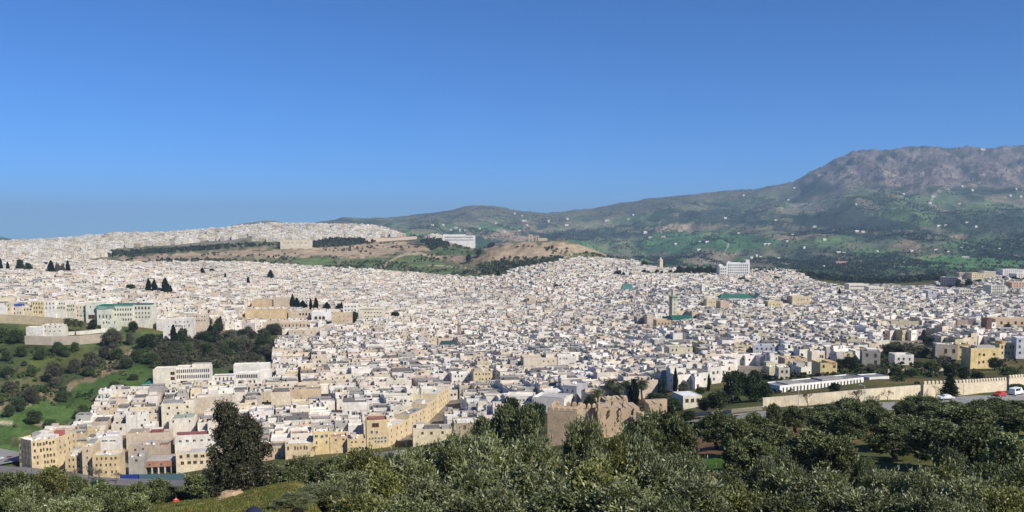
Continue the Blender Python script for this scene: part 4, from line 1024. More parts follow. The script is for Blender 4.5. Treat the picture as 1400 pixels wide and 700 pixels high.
H('hotel', 'long pale hotel wing with two rows of windows and teal roof strip', 'hotel', 154, 182, 419, 446, 13, 5, (.66, .65, .54), TEAL, Y=704, wins=[(0, 3, 7, 1.1, 1.7, 3.2, 4.0)], key='tan', rooms=((0, 1, .2, 1.0, 2.6, (.15, .25, .22), GRN, .6),))
H('hotel', 'right hotel wing with an arcaded top floor', 'hotel', 182, 207, 417, 444, 13, 5, (.65, .62, .52), CONC, Y=706, wins=[(0, 1, 5, 1.6, 2.4, 3.4, 3, .05, .95, 'arch'), (0, 2, 5, 1.0, 1.4, 7.0, 3.4)], key='tan', rooms=((.0, .9, .3, .9, 1.6, TEAL, GRN),))
H('house', 'cream terrace block below the hotel with pointed arches', 'house', 137, 160, 437, 453, 8, 4, GREENISH, WARM, Y=688, win=(1, 5, 1.0, 2.0), key='arch')
H('house', 'large white house with blank wall right below the hotel', 'house', 213, 262, 436, 458, 14, 8, (.70, .66, .60), (.66, .62, .57), side=(1, 3), wins=[(0, 2, 4, .9, 1.3, 3, 3.2, .5, .95)], rooms=((.2, .5, .3, .9, 1.4, WARM),))
H('house', 'white annex with dark lean-to roof below the large white house', 'house', 222, 246, 447, 466, 8, 8, WHITE, ROOFD, Y=at(235, 468).y, wins=[(0, 2, 2, 1.1, 1.7, 3.2, 3.4)], rooms=((.4, 1, .1, .9, 1.2, ROOFD, ROOFD, .8),))
H('house', 'pinkish block with a row of small windows right of the large white house', 'house', 262, 282, 430, 455, 12, 8, PINKISH, BEIGE, win=(2, 5, .9, 1.2), key='tan')
H('house', 'small white gatehouse with shuttered windows above the stone retaining wall', 'house', 56, 86, 444, 459, 9, 6, (.70, .66, .56), WARM, Y=664, win=(2, 4, .9, .9), key='tan')
H('house', 'bright blank white shed at the left end of the retaining wall', 'shed', 34, 57, 447, 460, 8, 4, WHITE, WARM, Y=662)
# --- tan casbah blocks, middle left
H('casbah_block', 'long ochre casbah block with a blank wall left of the white arcade house', 'casbah block', 335, 392, 424, 441, 18, 8, (.58, .45, .27), TAN, rooms=((.3, .6, .3, .8, 1.2, TAN, TAN),))
H('casbah_block', 'tan block with four dark arches left of the white arcade house', 'casbah block', 394, 425, 426, 440, 14, 8, (.57, .48, .35), (.4, .38, .35), wins=[(0, 1, 4, 2.2, 2.8, 3.8, 3, .45, 1.0, 'arch')])
H('house', 'bright white arcade house with three arches between tan casbah blocks', 'house', 426, 452, 426, 443, 14, 8, (.74, .73, .72), WHITE, wins=[(0, 1, 3, 3.0, 3.6, 8.0, 3, .1, .75, 'arch')])
H('casbah_block', 'square tan casbah block with pale right corner', 'casbah block', 453, 481, 429, 449, 16, 8, (.57, .46, .32), BEIGE, wins=[(0, 2, 3, .8, 1.1, 3.5, 4, .3, .9)], rooms=((.1, .5, .4, .9, 1.5, TAN, TAN),))
H('casbah_block', 'long tan terrace with a row of tall dark openings below the white arcade house', 'casbah block', 358, 432, 441, 452, 10, 10, (.56, .46, .34), BEIGE, wins=[(0, 1, 13, 1.3, 2.8, 4.0, 3)], key='arch')
H('casbah_block', 'pale tan house wall below the long tan terrace', 'casbah block', 394, 445, 451, 464, 10, 10, BEIGE, WARM, wins=[(0, 1, 4, 1, 1.4, 3, 3)])
H('school', 'cream school with rows of paired windows right of the casbah', 'school', 490, 526, 421, 439, 12, 6, (.71, .66, .53), WARM, wins=[(0, 1, 16, .9, .9, 1.9, 3), (0, 2, 6, 1.4, 1.3, 5.6, 4.2, .2, .9)], key='tan')
H('school', 'white school block behind the casbah with a flat overhanging roof', 'school', 469, 489, 416, 432, 11, 6, WHITE, WARM, wins=[(0, 2, 4, 1.5, 1.5, 3.2, 4)], key='grey')
H('house', 'ochre house with rounded tan roofs up the slope from the casbah', 'house', 344, 374, 411, 424, 18, 6, (.55, .42, .26), OCHRE, rooms=((.1, .9, .2, .8, 2.0, OCHRE, TAN, 1.0),))
H('house', 'blank beige block beside the tallest cypress row', 'house', 374, 400, 407, 424, 14, 6, (.57, .47, .35), BEIGE, wins=[(0, 2, 2, 1, 1.3, 3, 4, .7, 1)])
# --- middle and far landmarks of the old town
H('house', 'broad cream blank fronted house in the lower middle of the old town', 'house', 716, 762, 489, 507, 16, 6, (.66, .58, .46), BEIGE, wins=[(0, 1, 3, 1, 1.2, 3, 3, .5, .95)], rooms=((.7, .95, .3, .9, 3.0, WARM),))
H('house', 'white house with small windows right of the broad cream house', 'house', 763, 788, 487, 502, 12, 4, WHITE, WHITE, win=(1, 5, .9, 1.1), key='grey', rooms=((.0, .4, .3, .9, 2.0, WHITE),))
H('house', 'yellow house with small windows left of the castle lane', 'house', 647, 673, 508, 528, 13, 10, (.66, .56, .35), (.5, .46, .4), win=(2, 5, .9, 1.1), key='grey', rooms=((.1, .5, .4, .9, 1.6, TAN),))
H('house', 'white house with square windows left of the yellow house', 'house', 617, 646, 511, 529, 12, 10, (.72, .69, .62), WHITE, win=(2, 5, 1.0, 1.2), key='grey', rooms=((.4, .8, .4, .9, 1.6, WHITE),))
H('house', 'pale cream house with a row of upper windows in the right middle of town', 'house', 916, 948, 475, 490, 14, 4, (.64, .58, .42), CONC, win=(1, 5, 1.0, 1.4), key='grey')
H('house', 'bright white tall house standing above its neighbours in mid town', 'house', 921, 934, 455, 471, 10, 4, WHITE, WHITE, rooms=((.5, .95, .3, .9, 2.0, GREY),))
H('madrasa', 'brown block with a plain wall left of the green roofed mosque', 'madrasa', 871, 884, 434, 448, 18, 2, (.43, .35, .27), CONC)
H('madrasa', 'pinkish brown block with plain wall beside the brown block', 'madrasa', 885, 897, 433, 448, 18, 2, PINKISH, CONC, rooms=((.1, .9, .3, .9, 2.0, PINKISH, BEIGE),))
H('madrasa', 'orange tan block with small openings below the tall minaret', 'madrasa', 898, 918, 438, 450, 16, 2, (.58, .43, .27), BEIGE, wins=[(0, 1, 4, 1.4, 2, 4, 3)])
H('house', 'bright cream yellow block among houses right of the minaret', 'house', 966, 979, 409, 424, 14, 2, (.70, .6, .40), CREAM, wins=[(0, 2, 3, 1, 1.4, 4, 5)])
H('house', 'peach block beside the cream yellow block', 'house', 985, 997, 412, 426, 14, 2, (.62, .47, .36), BEIGE)
H('house', 'pale yellow block with small windows right of the long green roof', 'house', 1050, 1070, 412, 424, 16, 2, (.64, .54, .34), CREAM, wins=[(0, 2, 4, 1, 1.5, 4, 4.5)])
H('house', 'yellow block with a notch in its front near the right middle', 'house', 1083, 1107, 405, 422, 18, 2, (.66, .56, .37), CREAM, wins=[(0, 2, 5, 1, 1.5, 4, 5)])
H('house', 'sandy square block left of centre in the far old town', 'house', 720, 733, 405, 420, 16, 2, (.60, .5, .38), BEIGE, wins=[(0, 1, 1, 2.5, 3.5, 6, 4, 0, .3, 'brown')])
H('hotel', 'big white hotel with a grid of balconies on the far edge of town', 'hotel', 992, 1024, 359, 379, 22, 3, (.74, .72, .68), WHITE, wins=[(0, 5, 10, 2.6, 2.8, 6, 4.6)], key='white', rooms=((.85, 1.0, .1, .9, 6.0, WHITE, WHITE), (.08, .2, .2, .8, 3.0, WHITE, WHITE)))
H('hotel', 'stepped white annex left of the big white hotel', 'hotel', 983, 993, 364, 382, 20, 3, WHITE, WHITE, wins=[(0, 3, 3, 2.4, 2.6, 6, 5)], rooms=((0, .5, .3, .9, 4, WHITE, WHITE),))
H('clinic', 'long white building with three banded storeys at the right edge of town', 'clinic', 1160, 1187, 388, 400, 16, 3, (.73, .69, .58), WARM, wins=[(0, 3, 8, 3.2, 1.6, 4.4, 4.6)], key='white')
H('clinic', 'lower white wing right of the banded white building', 'clinic', 1187, 1208, 392, 402, 14, 3, (.72, .68, .58), WARM, wins=[(0, 2, 6, 2.6, 1.6, 4.4, 4.4)], key='white')
# --- suburb on the right
for a, b, t, vb, d, ro, c, w, lb in [
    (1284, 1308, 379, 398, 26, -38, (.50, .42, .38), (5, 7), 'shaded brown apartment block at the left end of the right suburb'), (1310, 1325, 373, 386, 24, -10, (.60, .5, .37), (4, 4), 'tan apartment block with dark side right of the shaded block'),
    (1327, 1344, 373, 386, 20, 4, (.68, .58, .38), (4, 6), 'yellow apartment block in the middle of the right suburb'), (1344, 1359, 371, 383, 20, 4, (.68, .6, .45), (4, 5), 'cream apartment block right of the yellow apartment block'),
    (1369, 1398, 368, 380, 22, 4, (.70, .67, .62), (4, 9), 'long white apartment block at the right edge above the trees'), (1388, 1420, 374, 386, 22, 4, (.72, .68, .6), (4, 8), 'white block overlapping the right edge'),
    (1354, 1374, 390, 407, 18, 2, (.66, .63, .54), (4, 6), 'tall pale apartment block in the lower right suburb'), (1382, 1412, 386, 398, 18, 2, (.60, .42, .28), (2, 7), 'orange tan block at the right edge of the suburb'),
    (1310, 1333, 396, 405, 16, -6, (.70, .65, .55), (2, 6), 'cream low apartment block below the suburb trees'), (1268, 1280, 398, 412, 18, -12, (.62, .62, .63), (1, 1), 'pale blank tower block left below the suburb')]:
    H('apartment_block', lb, 'apartment block', a, b, t, vb, d, ro, c, CONC, win=(*w, 1.6, 1.7), key='grey', group='apartment blocks of the right suburb')
# --- villas and blocks nearer on the right
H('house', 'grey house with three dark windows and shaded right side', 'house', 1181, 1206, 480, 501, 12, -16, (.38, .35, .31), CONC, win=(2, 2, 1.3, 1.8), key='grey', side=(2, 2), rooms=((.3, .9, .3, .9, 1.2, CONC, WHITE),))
H('house', 'low white house with two windows right of the grey house', 'house', 1226, 1252, 485, 499, 9, -4, WHITE, WHITE, wins=[(0, 1, 3, 1.0, 1.3, 2.6, 3)], key='grey', rooms=((.05, .25, .4, .8, .9, WHITE),))
H('house', 'weathered stone coloured house with tall windows left of the big yellow house', 'house', 1281, 1312, 471, 493, 9, -16, (.42, .37, .3), (.4, .37, .33), wins=[(0, 1, 3, 1.3, 2.4, 4.4, 3)], key='brown', rooms=((.1, .5, .2, .8, .8, CONC, WHITE),))
H('house', 'ochre wing with stacked small windows between stone and yellow houses', 'house', 1312, 1329, 471, 492, 9, 2, (.55, .42, .24), (.4, .37, .33), win=(3, 2, 1.1, 1.2), key='brown', side=(2, 2))
H('house', 'big plain yellow house with four small windows on the right', 'house', 1330, 1369, 476, 504, 8, 4, (.74, .58, .30), (.42, .4, .37), wins=[(0, 2, 2, 1.1, 1.1, 3.6, 3.8, .2, .55), (0, 1, 1, 1.1, 1.1, 3.6, 3, .7, .95)], key='brown', rooms=((.3, .95, .3, .9, 1.6, (.45, .42, .38), CONC),))
H('house', 'yellow stepped wing right of the big yellow house', 'house', 1369, 1392, 470, 490, 9, 4, (.72, .58, .33), CREAM, win=(2, 4, .9, 1.6), key='tan', rooms=((.2, .5, .1, .8, 2.0, OCHRE, OCHRE),))
H('house', 'pale house with white terrace at the right edge beside the yellow wing', 'house', 1392, 1425, 462, 490, 9, -13, (.68, .68, .7), WHITE, win=(3, 4, 1.0, 1.2), key='grey')
H('house', 'long tan house with small windows at the upper right edge', 'house', 1362, 1425, 436, 452, 16, 2, (.54, .43, .3), TAN, wins=[(0, 1, 6, 1.6, 2.0, 4, 3)], key='brown')
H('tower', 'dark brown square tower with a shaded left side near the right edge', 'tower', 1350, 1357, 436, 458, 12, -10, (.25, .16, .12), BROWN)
H('house', 'long khaki walled house right of centre in the right quarter', 'house', 1219, 1257, 439, 450, 14, 3, KHAKI, (.36, .34, .3))
H('house', 'tan gabled house with a slanting side wall in the right quarter', 'house', 1310, 1324, 437, 451, 14, -12, (.52, .43, .34), BEIGE)
H('house', 'tan house with an orange wing above the long white building', 'house', 1075, 1106, 490, 502, 10, 4, (.52, .41, .29), (.4, .38, .35), wins=[(0, 1, 3, 1.1, 1.3, 2.8, 3)], key='brown', rooms=((.45, .7, -.02, .6, 1.2, OCHRE, OCHRE),))
H('house', 'small pale yellow house with four windows left of the long white building', 'house', 1067, 1082, 503, 519, 9, -6, (.70, .66, .53), WARM, win=(2, 2, 1.0, 1.3), key='grey', side=(2, 2))
H('house', 'yellow and tan house with an orange end wall above the long white building', 'house', 1124, 1147, 496, 513, 10, 4, (.62, .52, .28), CONC, win=(2, 3, 1.1, 1.2), key='brown', rooms=((.5, .95, .0, .8, 1.2, (.5, .33, .2), OCHRE),))
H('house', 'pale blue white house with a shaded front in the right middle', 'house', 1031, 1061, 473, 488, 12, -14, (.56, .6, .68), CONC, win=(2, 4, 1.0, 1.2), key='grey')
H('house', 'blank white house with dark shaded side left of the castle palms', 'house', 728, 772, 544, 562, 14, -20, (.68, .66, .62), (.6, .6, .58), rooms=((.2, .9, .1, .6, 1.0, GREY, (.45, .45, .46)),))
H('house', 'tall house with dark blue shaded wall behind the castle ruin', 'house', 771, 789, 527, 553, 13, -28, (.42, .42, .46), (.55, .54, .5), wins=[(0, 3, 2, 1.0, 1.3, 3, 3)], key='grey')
H('house', 'white house with small windows at the left of the dark pines', 'house', 692, 730, 541, 558, 11, -6, WHITE, WHITE, wins=[(0, 1, 5, .8, 1.0, 2.6, 3, .3, .95)], key='grey')
H('shed', 'low white roofed shed beside the dark tree at the castle road', 'shed', 936, 962, 541, 556, 9, 14, (.62, .6, .5), (.66, .68, .72), Y=305, wins=[(0, 1, 3, 1.2, 1.2, 2.2, 3)], key='brown', par=.15)
H('house', 'long low white building with a row of tall dark windows behind the road wall', 'long building', 1069, 1184, 521.5, 533, 9, 27, (.78, .77, .75), (.2, .2, .205), Y=338, wins=[(0, 1, 24, .75, 1.9, 2.6, 3, .02, .98)], key='grey', par=.35, rooms=((.12, .3, .1, .9, .5, (.5, .5, .5), ROOFG), (.55, .8, .3, .95, .6, ROOFG, ROOFG)))
H('house', 'white gate lodge with a dark red porch right of the long white building', 'lodge', 1192, 1219, 515, 528, 8, 18, (.78, .77, .76), (.22, .22, .23), Y=368, wins=[(0, 1, 2, 1.2, 2.2, 3.0, 3, .05, .4)], key='brown', par=.3)
# --- hilltop
H('school', 'long white school with banded windows on the plateau edge', 'school', 606, 650, 322, 332, 30, 2, (.74, .73, .7), WHITE, Y=2580, wins=[(0, 2, 14, 5, 2.2, 6, 8)], key='grey', rooms=((.0, .7, .3, .9, 4.0, WHITE, WHITE),))
H('fort', 'broad cream fort on the bare slope below the plateau town', 'fort', 385, 425, 328, 341, 40, 2, (.68, .6, .46), TAN, Y=2290, wins=[(0, 1, 6, 2, 3, 9, 3)], rooms=((0, .1, 0, .2, 6, CREAM, CREAM), (.9, 1, 0, .2, 6, CREAM, CREAM)))
# ------------------------------------------------------------------ minarets, mosques, walls, ruin
def minaret(label, u, vtop, vb, wpx, col, lant=.22, band=GRN):
    p = at(u, vb); Y = p.y; w = wpx * Y / F / 1.25; ztop = ray(u, vtop)[1] * Y; Hh = ztop - p.z
    root = empty('minaret', p, math.radians(22))
    h1 = Hh * (1 - lant)
    s = w / 2
    b = MB(); b.box(-s, s, -s, s, -2, h1, col)
    for k in range(4):
        z = h1 * (.3 + .17 * k)
        for sx, sy in ((0, -1), (1, 0), (0, 1), (-1, 0)):
            b.box(sx * s - (.3 * s if sx == 0 else .06), sx * s + (.3 * s if sx == 0 else .06), sy * s - (.3 * s if sy == 0 else .06), sy * s + (.3 * s if sy == 0 else .06), z, z + h1 * .09, tuple(c * .55 for c in col))
    b.build('shaft', M_PLASTER, root)
    b = MB(); b.box(-s * 1.06, s * 1.06, -s * 1.06, s * 1.06, h1 * .93, h1 * .985, band); b.build('tile_band', M_TILE, root)
    b = MB(); n = 4
    for sd in range(4):
        for k in range(n):
            t = -s + (k + .5) * 2 * s / n
            x, y = ((t, -s), (s, t), (t, s), (-s, t))[sd]
            b.box(x - s * .12, x + s * .12, y - s * .12, y + s * .12, h1, h1 + s * .4, col)
    b.build('merlon_row', M_PLASTER, root)
    b = MB(); l = s * .5; b.box(-l, l, -l, l, h1, Hh - l * .9, col); b.build('lantern', M_PLASTER, root)
    b = MB(); b.lathe([(l * .9, Hh - l * .9), (l * .8, Hh - l * .3), (l * .45, Hh + l * .2), (0.01, Hh + l * .4)], 8, col); b.tube((0, 0, Hh), (0, 0, Hh + l * 2.2), .12, .05, 4, (.6, .5, .2)); b.build('dome', M_PLASTER, root)
    tag(root, label, 'minaret'); root['_u'], root['_v'] = u, (vtop + vb) / 2
    BOX.append((u - wpx / 2, u + wpx / 2, vtop, vb - 3, Y)); HEROES.append(root)
    FOOT.append([(p.x - w, p.y - w), (p.x + w, p.y - w), (p.x + w, p.y + w), (p.x - w, p.y + w)])
minaret('tall slender beige minaret with a green band rising beside the green roofed mosque', 920, 396, 438, 10, (.52, .49, .38))
minaret('short bright white minaret right of the tall beige minaret', 960, 387, 405, 6, WHITE, .12, (.7, .7, .68))
minaret('cream minaret standing alone on the far hill brow', 903, 352, 370, 5.5, (.68, .62, .45), .2, (.6, .55, .4))
minaret('slim white minaret on the left of the far old town', 137, 354, 366, 4, WARM, .15, WARM)
minaret('slim brown minaret near the middle of the old town', 628, 439, 466, 5, (.40, .3, .24), .2, BROWN)
def green_roof(label, u0, u1, vt, vb, depth, rot, col=GRN, ridge=.5):
    Y = at((u0 + u1) / 2, vb + 4).y; q = quad_px(u0, u1, Y, rot, depth)
    zb = min(ztf(*p) for p in q); ze = ray((u0 + u1) / 2, vb)[1] * Y; zr = ray((u0 + u1) / 2, vt)[1] * (Y + depth * .5)
    cx = sum(p[0] for p in q) / 4; cy = sum(p[1] for p in q) / 4
    root = empty('mosque', (cx, cy, zb)); r = rel(q, (cx, cy))
    b = MB(); room(b, r, .02, .98, .04, .96, -1, ze - zb, WARM, WARM); b.build('wall', M_PLASTER, root)
    e = [(p[0], p[1], ze - zb) for p in r]
    a = (*lerp2(r, .12, .5), zr - zb); c = (*lerp2(r, .88, .5), zr - zb)
    b = MB(); b.face([e[0], e[1], c, a], col); b.face([e[1], e[2], c], col); b.face([e[2], e[3], a, c], col); b.face([e[3], e[0], a], col)
    n = 10
    for k in range(n):                                             # raised tile ribs
        s = .14 + .72 * (k + .5) / n
        p0 = Vector((*lerp2(r, s, 0), ze - zb + .1)); p1 = Vector((*lerp2(r, s, .5), zr - zb + .1)); b.tube(p0, p1, .16, .16, 4, tuple(x * .9 for x in col), cap=False)
    b.build('roof', M_TILE, root)
    for t in (.2, .4, .6, .8): put_window(root, 'arch', r[0], r[1], t, max(1, ze - zb - 4.5), 1.6, 2.6)
    tag(root, label, 'mosque'); BOX.append((u0, u1, vt, vb + 3, Y)); root['_u'], root['_v'] = (u0 + u1) / 2, (vt + vb) / 2; FOOT.append(q); HEROES.append(root)
green_roof('mosque under a bright green tiled roof below the tall beige minaret', 921, 953, 431, 438, 30, 12)
green_roof('long mosque with a dull green roof over a white wall', 984, 1032, 402, 409, 26, 2, (.05, .17, .12))
green_roof('shrine with a pale blue green pyramid roof in the far old town', 851, 867, 388, 396, 24, 2, (.10, .24, .22))
green_roof('small shrine with a dark green roof in the mid old town', 600, 622, 466, 473, 14, 4, (.035, .10, .09))

def wall_line(name, label, cat, pts, col, th=.8, merlons=None, group=None, mat=None, courses=0, panels=None):
    """pts: (u base, v base, v top). A wall along those ground points with its own panels."""
    W = []
    for u, v, vt in pts:
        p = at(u, v); W.append((p, ray(u, vt)[1] * p.y))
    c = W[len(W) // 2][0]
    root = empty(name, c)
    mat = mat or M_STONE
    b = MB()
    mer = []
    mm = None
    for (p, z0), (q, z1) in zip(W[:-1], W[1:]):
        d = Vector((q.x - p.x, q.y - p.y, 0)); L = d.length; d.normalize(); n = Vector((-d.y, d.x, 0)) * th
        a = p - c; e = q - c
        zb = min(p.z, q.z) - 1.2 - c.z
        b.hexa([(a.x, a.y, zb), (e.x, e.y, zb), (e.x + n.x, e.y + n.y, zb), (a.x + n.x, a.y + n.y, zb)],
               [(a.x, a.y, z0 - c.z), (e.x, e.y, z1 - c.z), (e.x + n.x, e.y + n.y, z1 - c.z), (a.x + n.x, a.y + n.y, z0 - c.z)], col)
        if merlons:
            pitch, mw, mh = merlons
            k = int(L / pitch)
            for i in range(k):
                t = (i + .5) / k
                mer.append((a.lerp(e, t), z0 - c.z + (z1 - z0) * t, math.atan2(d.y, d.x)))
        if courses:
            k = max(1, int(L / 6))
            for i in range(1, k):                                   # pilaster strips
                t = i / k; g = a.lerp(e, t); zz = z0 + (z1 - z0) * t - c.z
                b.box(g.x - .25, g.x + .25, g.y - .22, g.y + .3, zb, zz + .02, tuple(x * .93 for x in col))
    b.build('wall', mat, root)
    if merlons:
        pitch, mw, mh = merlons
        m = MB(); m.box(-mw / 2, mw / 2, 0, th * .7, -.05, mh * .72, col, bottom=False)
        m.hexa([(-mw / 2, 0, mh * .72), (mw / 2, 0, mh * .72), (mw / 2, th * .7, mh * .72), (-mw / 2, th * .7, mh * .72)],
               [(-mw * .16, th * .2, mh), (mw * .16, th * .2, mh), (mw * .16, th * .5, mh), (-mw * .16, th * .5, mh)], col, bottom=False)
        me = m.mesh('merlon', mat)
        for g, z, r in mer:
            o = link('merlon', me, root, (g.x, g.y, z), r)
    tag(root, label, cat, group)
    root['_u'], root['_v'] = pts[len(pts) // 2][0], pts[len(pts) // 2][1] - 4
    for (p, _), (q, _) in zip(W[:-1], W[1:]):
        FOOT.append([(p.x, p.y - 1), (q.x, q.y - 1), (q.x, q.y + 3), (p.x, p.y + 3)])
    HEROES.append(root)
    return root
RAM = (.64, .56, .42)
wall_line('city_wall', 'long plain cream wall along the road in front of the long white building', 'wall', [(1043, 557, 544.5), (1120, 553, 538), (1190, 549, 532), (1258, 545, 526.5)], (.61, .54, .41), mat=M_PLASTER)
wall_line('city_wall', 'cream wall with a row of white pointed merlons left of the dark conifer', 'wall', [(1262, 545, 526), (1320, 540, 523.5), (1376, 534, 520)], RAM, merlons=(1.75, 1.1, 1.15))
wall_line('city_wall', 'cream merlon wall running out at the right edge', 'wall', [(1379, 533.5, 517.5), (1440, 528, 512)], (.74, .64, .48), merlons=(1.75, 1.1, 1.15))
wall_line('retaining_wall', 'grey stone retaining wall below the hotel terrace', 'wall', [(34, 471, 459), (70, 472, 460), (110, 471, 459), (142, 468, 456)], (.42, .36, .29), courses=0)
wall_line('terrace_wall', 'ochre blank wall below the row of cream houses at left', 'wall', [(-20, 442, 429), (10, 442, 430), (50, 444, 432), (92, 448, 436)], (.58, .47, .31))
wall_line('terrace_wall', 'white balustrade wall of the hotel garden', 'wall', [(84, 459, 454), (120, 457, 452), (150, 454, 448)], (.66, .64, .56), mat=M_PLASTER)
wall_line('low_wall', 'low pale wall beside the road left of the road wall', 'wall', [(944, 569, 564), (1000, 565, 560), (1042, 561, 556)], (.5, .45, .33))
wall_line('garden_wall', 'low wall among gardens below the grey house', 'wall', [(1214, 510, 505), (1260, 508, 504), (1300, 506, 503)], (.45, .4, .34))
wall_line('plateau_wall', 'cream boundary wall along the plateau rim', 'wall', [(500, 331, 326), (540, 329, 325), (570, 327, 323)], (.55, .42, .34))

def castle():
    C = at(820, 600); root = empty('castle_ruin', C)
    def loc(u, v): p = at(u, v); return Vector((p.x - C.x, p.y - C.y, p.z - C.z)), p.y
    col = (.47, .365, .255); r = random.Random(5)
    mm = MB(); mm.box(-.6, .6, 0, .55, -.1, .85, col); mm.hexa([(-.6, 0, .85), (.6, 0, .85), (.6, .55, .85), (-.6, .55, .85)], [(-.2, .2, 1.35), (.2, .2, 1.35), (.2, .35, 1.35), (-.2, .35, 1.35)], col)
    mer = mm.mesh('merlon', M_STONE)
    def block(name, q, z0, z1, merl=(), jag=0.0, n=8):
        """wall block with a broken top"""
        b = MB()
        cols_ = []
        for t in range(n):
            s0, s1 = t / n, (t + 1) / n
            h0 = z1 - jag * r.random(); 
            room(b, q, s0, s1, 0, 1, z0, h0, col, (.45, .36, .26))
        b.build(name, M_STONE, root)
        for e, k, zt_ in merl:
            a = q[e]; c = q[(e + 1) % 4]
            L = math.hypot(c[0] - a[0], c[1] - a[1])
            for i in range(k):
                t = (i + .5) / k
                if r.random() < .08: continue
                link('merlon', mer, root, (a[0] + (c[0] - a[0]) * t, a[1] + (c[1] - a[1]) * t, zt_), math.atan2(c[1] - a[1], c[0] - a[0])).scale = (min(1.1, L / k * .6), 1, 1)
    Y0 = 268.0
    def top(u, v, Y): return ray(u, v)[1] * Y - C.z
    def q_(a, b, Y, rot, d): return [(p[0] - C.x, p[1] - C.y) for p in quad_px(a, b, Y, rot, d)]
    # left square tower with merlons, curtain, broken keep
    block('tower', q_(749, 790, Y0 - 6, -16, 9), -8, top(765, 561, Y0 - 6), ((0, 5, top(765, 561, Y0 - 6)), (3, 5, top(765, 561, Y0 - 6)), (1, 5, top(765, 561, Y0 - 6)), (2, 5, top(765, 561, Y0 - 6))), .15)
    block('curtain_wall', q_(789, 824, Y0 + 2, 8, 1.6), -8, top(805, 560, Y0), ((0, 5, top(805, 560, Y0)),), .3)
    block('keep', q_(824, 876, Y0, 6, 9), -9, top(850, 558, Y0), (), .35, 11)
    block('upper_keep', q_(829, 860, Y0 + 11, 6, 7), -8, top(845, 547, Y0 + 10), ((0, 4, top(845, 547.6, Y0 + 10)),), .5)
    block('turret', q_(819, 826, Y0 - 1, 6, 2.2), -8, top(822, 551, Y0), (), .3, 3)
    block('broken_wall', q_(871, 879, Y0 - 2, -30, 2), -9, top(875, 561, Y0), (), .8, 4)
    block('gate_block', q_(889, 908, Y0 + 8, 4, 6), -8, top(898, 552, Y0 + 8), (), .3, 6)
    block('side_wall', q_(884, 914, Y0 + 16, 14, 1.4), -8, top(899, 547, Y0 + 16), (), .1, 3)
    # cracks stand open between the blocks of the keep
    b = MB()
    for u, v0, v1 in ((834, 560, 570), (850, 558, 574), (853, 549, 557), (838, 548, 553), (868, 559, 566)):
        for k in range(5):
            va = v0 + (v1 - v0) * k / 5
            p = Vector((((u + r.uniform(-1, 1)) - 700) / F / cp * (Y0 - .2) - C.x, Y0 - .45 - C.y + (1 if u > 860 else 0), top(u, va, Y0)))
            b.box(p.x - .08, p.x + .08, p.y, p.y + .5, p.z - .6, p.z, (.1, .07, .05))
    b.build('crack', M_STONE, root).__setitem__('kind', 'stuff')
    tag(root, 'crumbling reddish brown castle ruin with merlons behind the silvery olive trees', 'castle ruin')
    root['_u'], root['_v'] = 830, 570; HEROES.append(root)
    FOOT.append([(C.x - 25, C.y - 12), (C.x + 30, C.y - 12), (C.x + 30, C.y + 22), (C.x - 25, C.y + 22)])
castle()
def tomb():
    Y = 2040.0; p = on(736, Y); root = empty('ruined_tomb', p)
    b = MB(); c = (.60, .48, .33)
    s = Y / F
    z = lambda v: ray(736, v)[1] * Y - p.z
    for u0, u1, vt in ((722.5, 723.8, 321), (726.6, 728, 321.5), (732, 733.2, 322.5), (735.2, 736.5, 323)):
        x0, x1 = (u0 - 736) * s, (u1 - 736) * s
        m = MB(); m.box(x0, x1, -4, 4, -6, z(vt), c); m.build('pier', M_STONE, root)
    for u0, u1, vt, vb in ((722.4, 728.1, 320.6, 322.3), (731.8, 736.6, 322.2, 323.2)):
        m = MB(); m.box((u0 - 736) * s, (u1 - 736) * s, -4.2, 4.2, z(vb), z(vt), c); m.build('arch', M_STONE, root)
    m = MB(); m.box((737 - 736) * s, (748 - 736) * s, -1, 1, -6, z(325.4), c); m.build('wall', M_STONE, root)
    m = MB(); m.box((729 - 736) * s, (731 - 736) * s, -1, 1, -6, z(325), c); m.build('wall', M_STONE, root)
    tag(root, 'ruined tan tomb with open arches on top of the rocky hill', 'tomb ruin'); root['_u'], root['_v'] = 730, 324; HEROES.append(root)
tomb()

# ------------------------------------------------------------------ roads, plaza, cars, fence, lamps
def ribbon(name, px, width, col, lift=.06, mat=None, flat=None):
    P_ = [at(u, v) for u, v in px]
    Q = []
    for a, b in zip(P_[:-1], P_[1:]):
        n = max(2, int((b - a).length / 4))
        for k in range(n): Q.append(a.lerp(b, k / n))
    Q.append(P_[-1])
    b = MB(); L = []
    for i, p in enumerate(Q):
        d = (Q[min(i + 1, len(Q) - 1)] - Q[max(i - 1, 0)]); d.z = 0; d.normalize(); n = Vector((-d.y, d.x, 0))
        row_ = []
        for k in range(5):
            g = p + n * (width * (k / 4 - .5)); row_.append(g)
        zz = max(ztf(g.x, g.y) for g in row_) + lift
        L.append([(g.x, g.y, zz) for g in row_])
    for r0, r1 in zip(L[:-1], L[1:]):
        for k in range(4): b.face([r0[k + 1], r0[k], r1[k], r1[k + 1]], col)
    return b, L
b, L = ribbon('road', [(925, 580), (1000, 574), (1080, 569), (1160, 563), (1240, 557), (1320, 551), (1400, 545), (1450, 541)], 9.5, (.26, .255, .25))
tag(b.build('road', M_ASPHALT), kind='structure'); ROAD = L
b, L2 = ribbon('pavement', [(930, 574.5), (1000, 568.5), (1080, 563.5), (1160, 558), (1240, 551.5), (1320, 546.5), (1400, 540.5), (1450, 537)], 2.6, (.42, .39, .34), .2)
tag(b.build('pavement', M_ASPHALT), kind='structure')
m = MB()
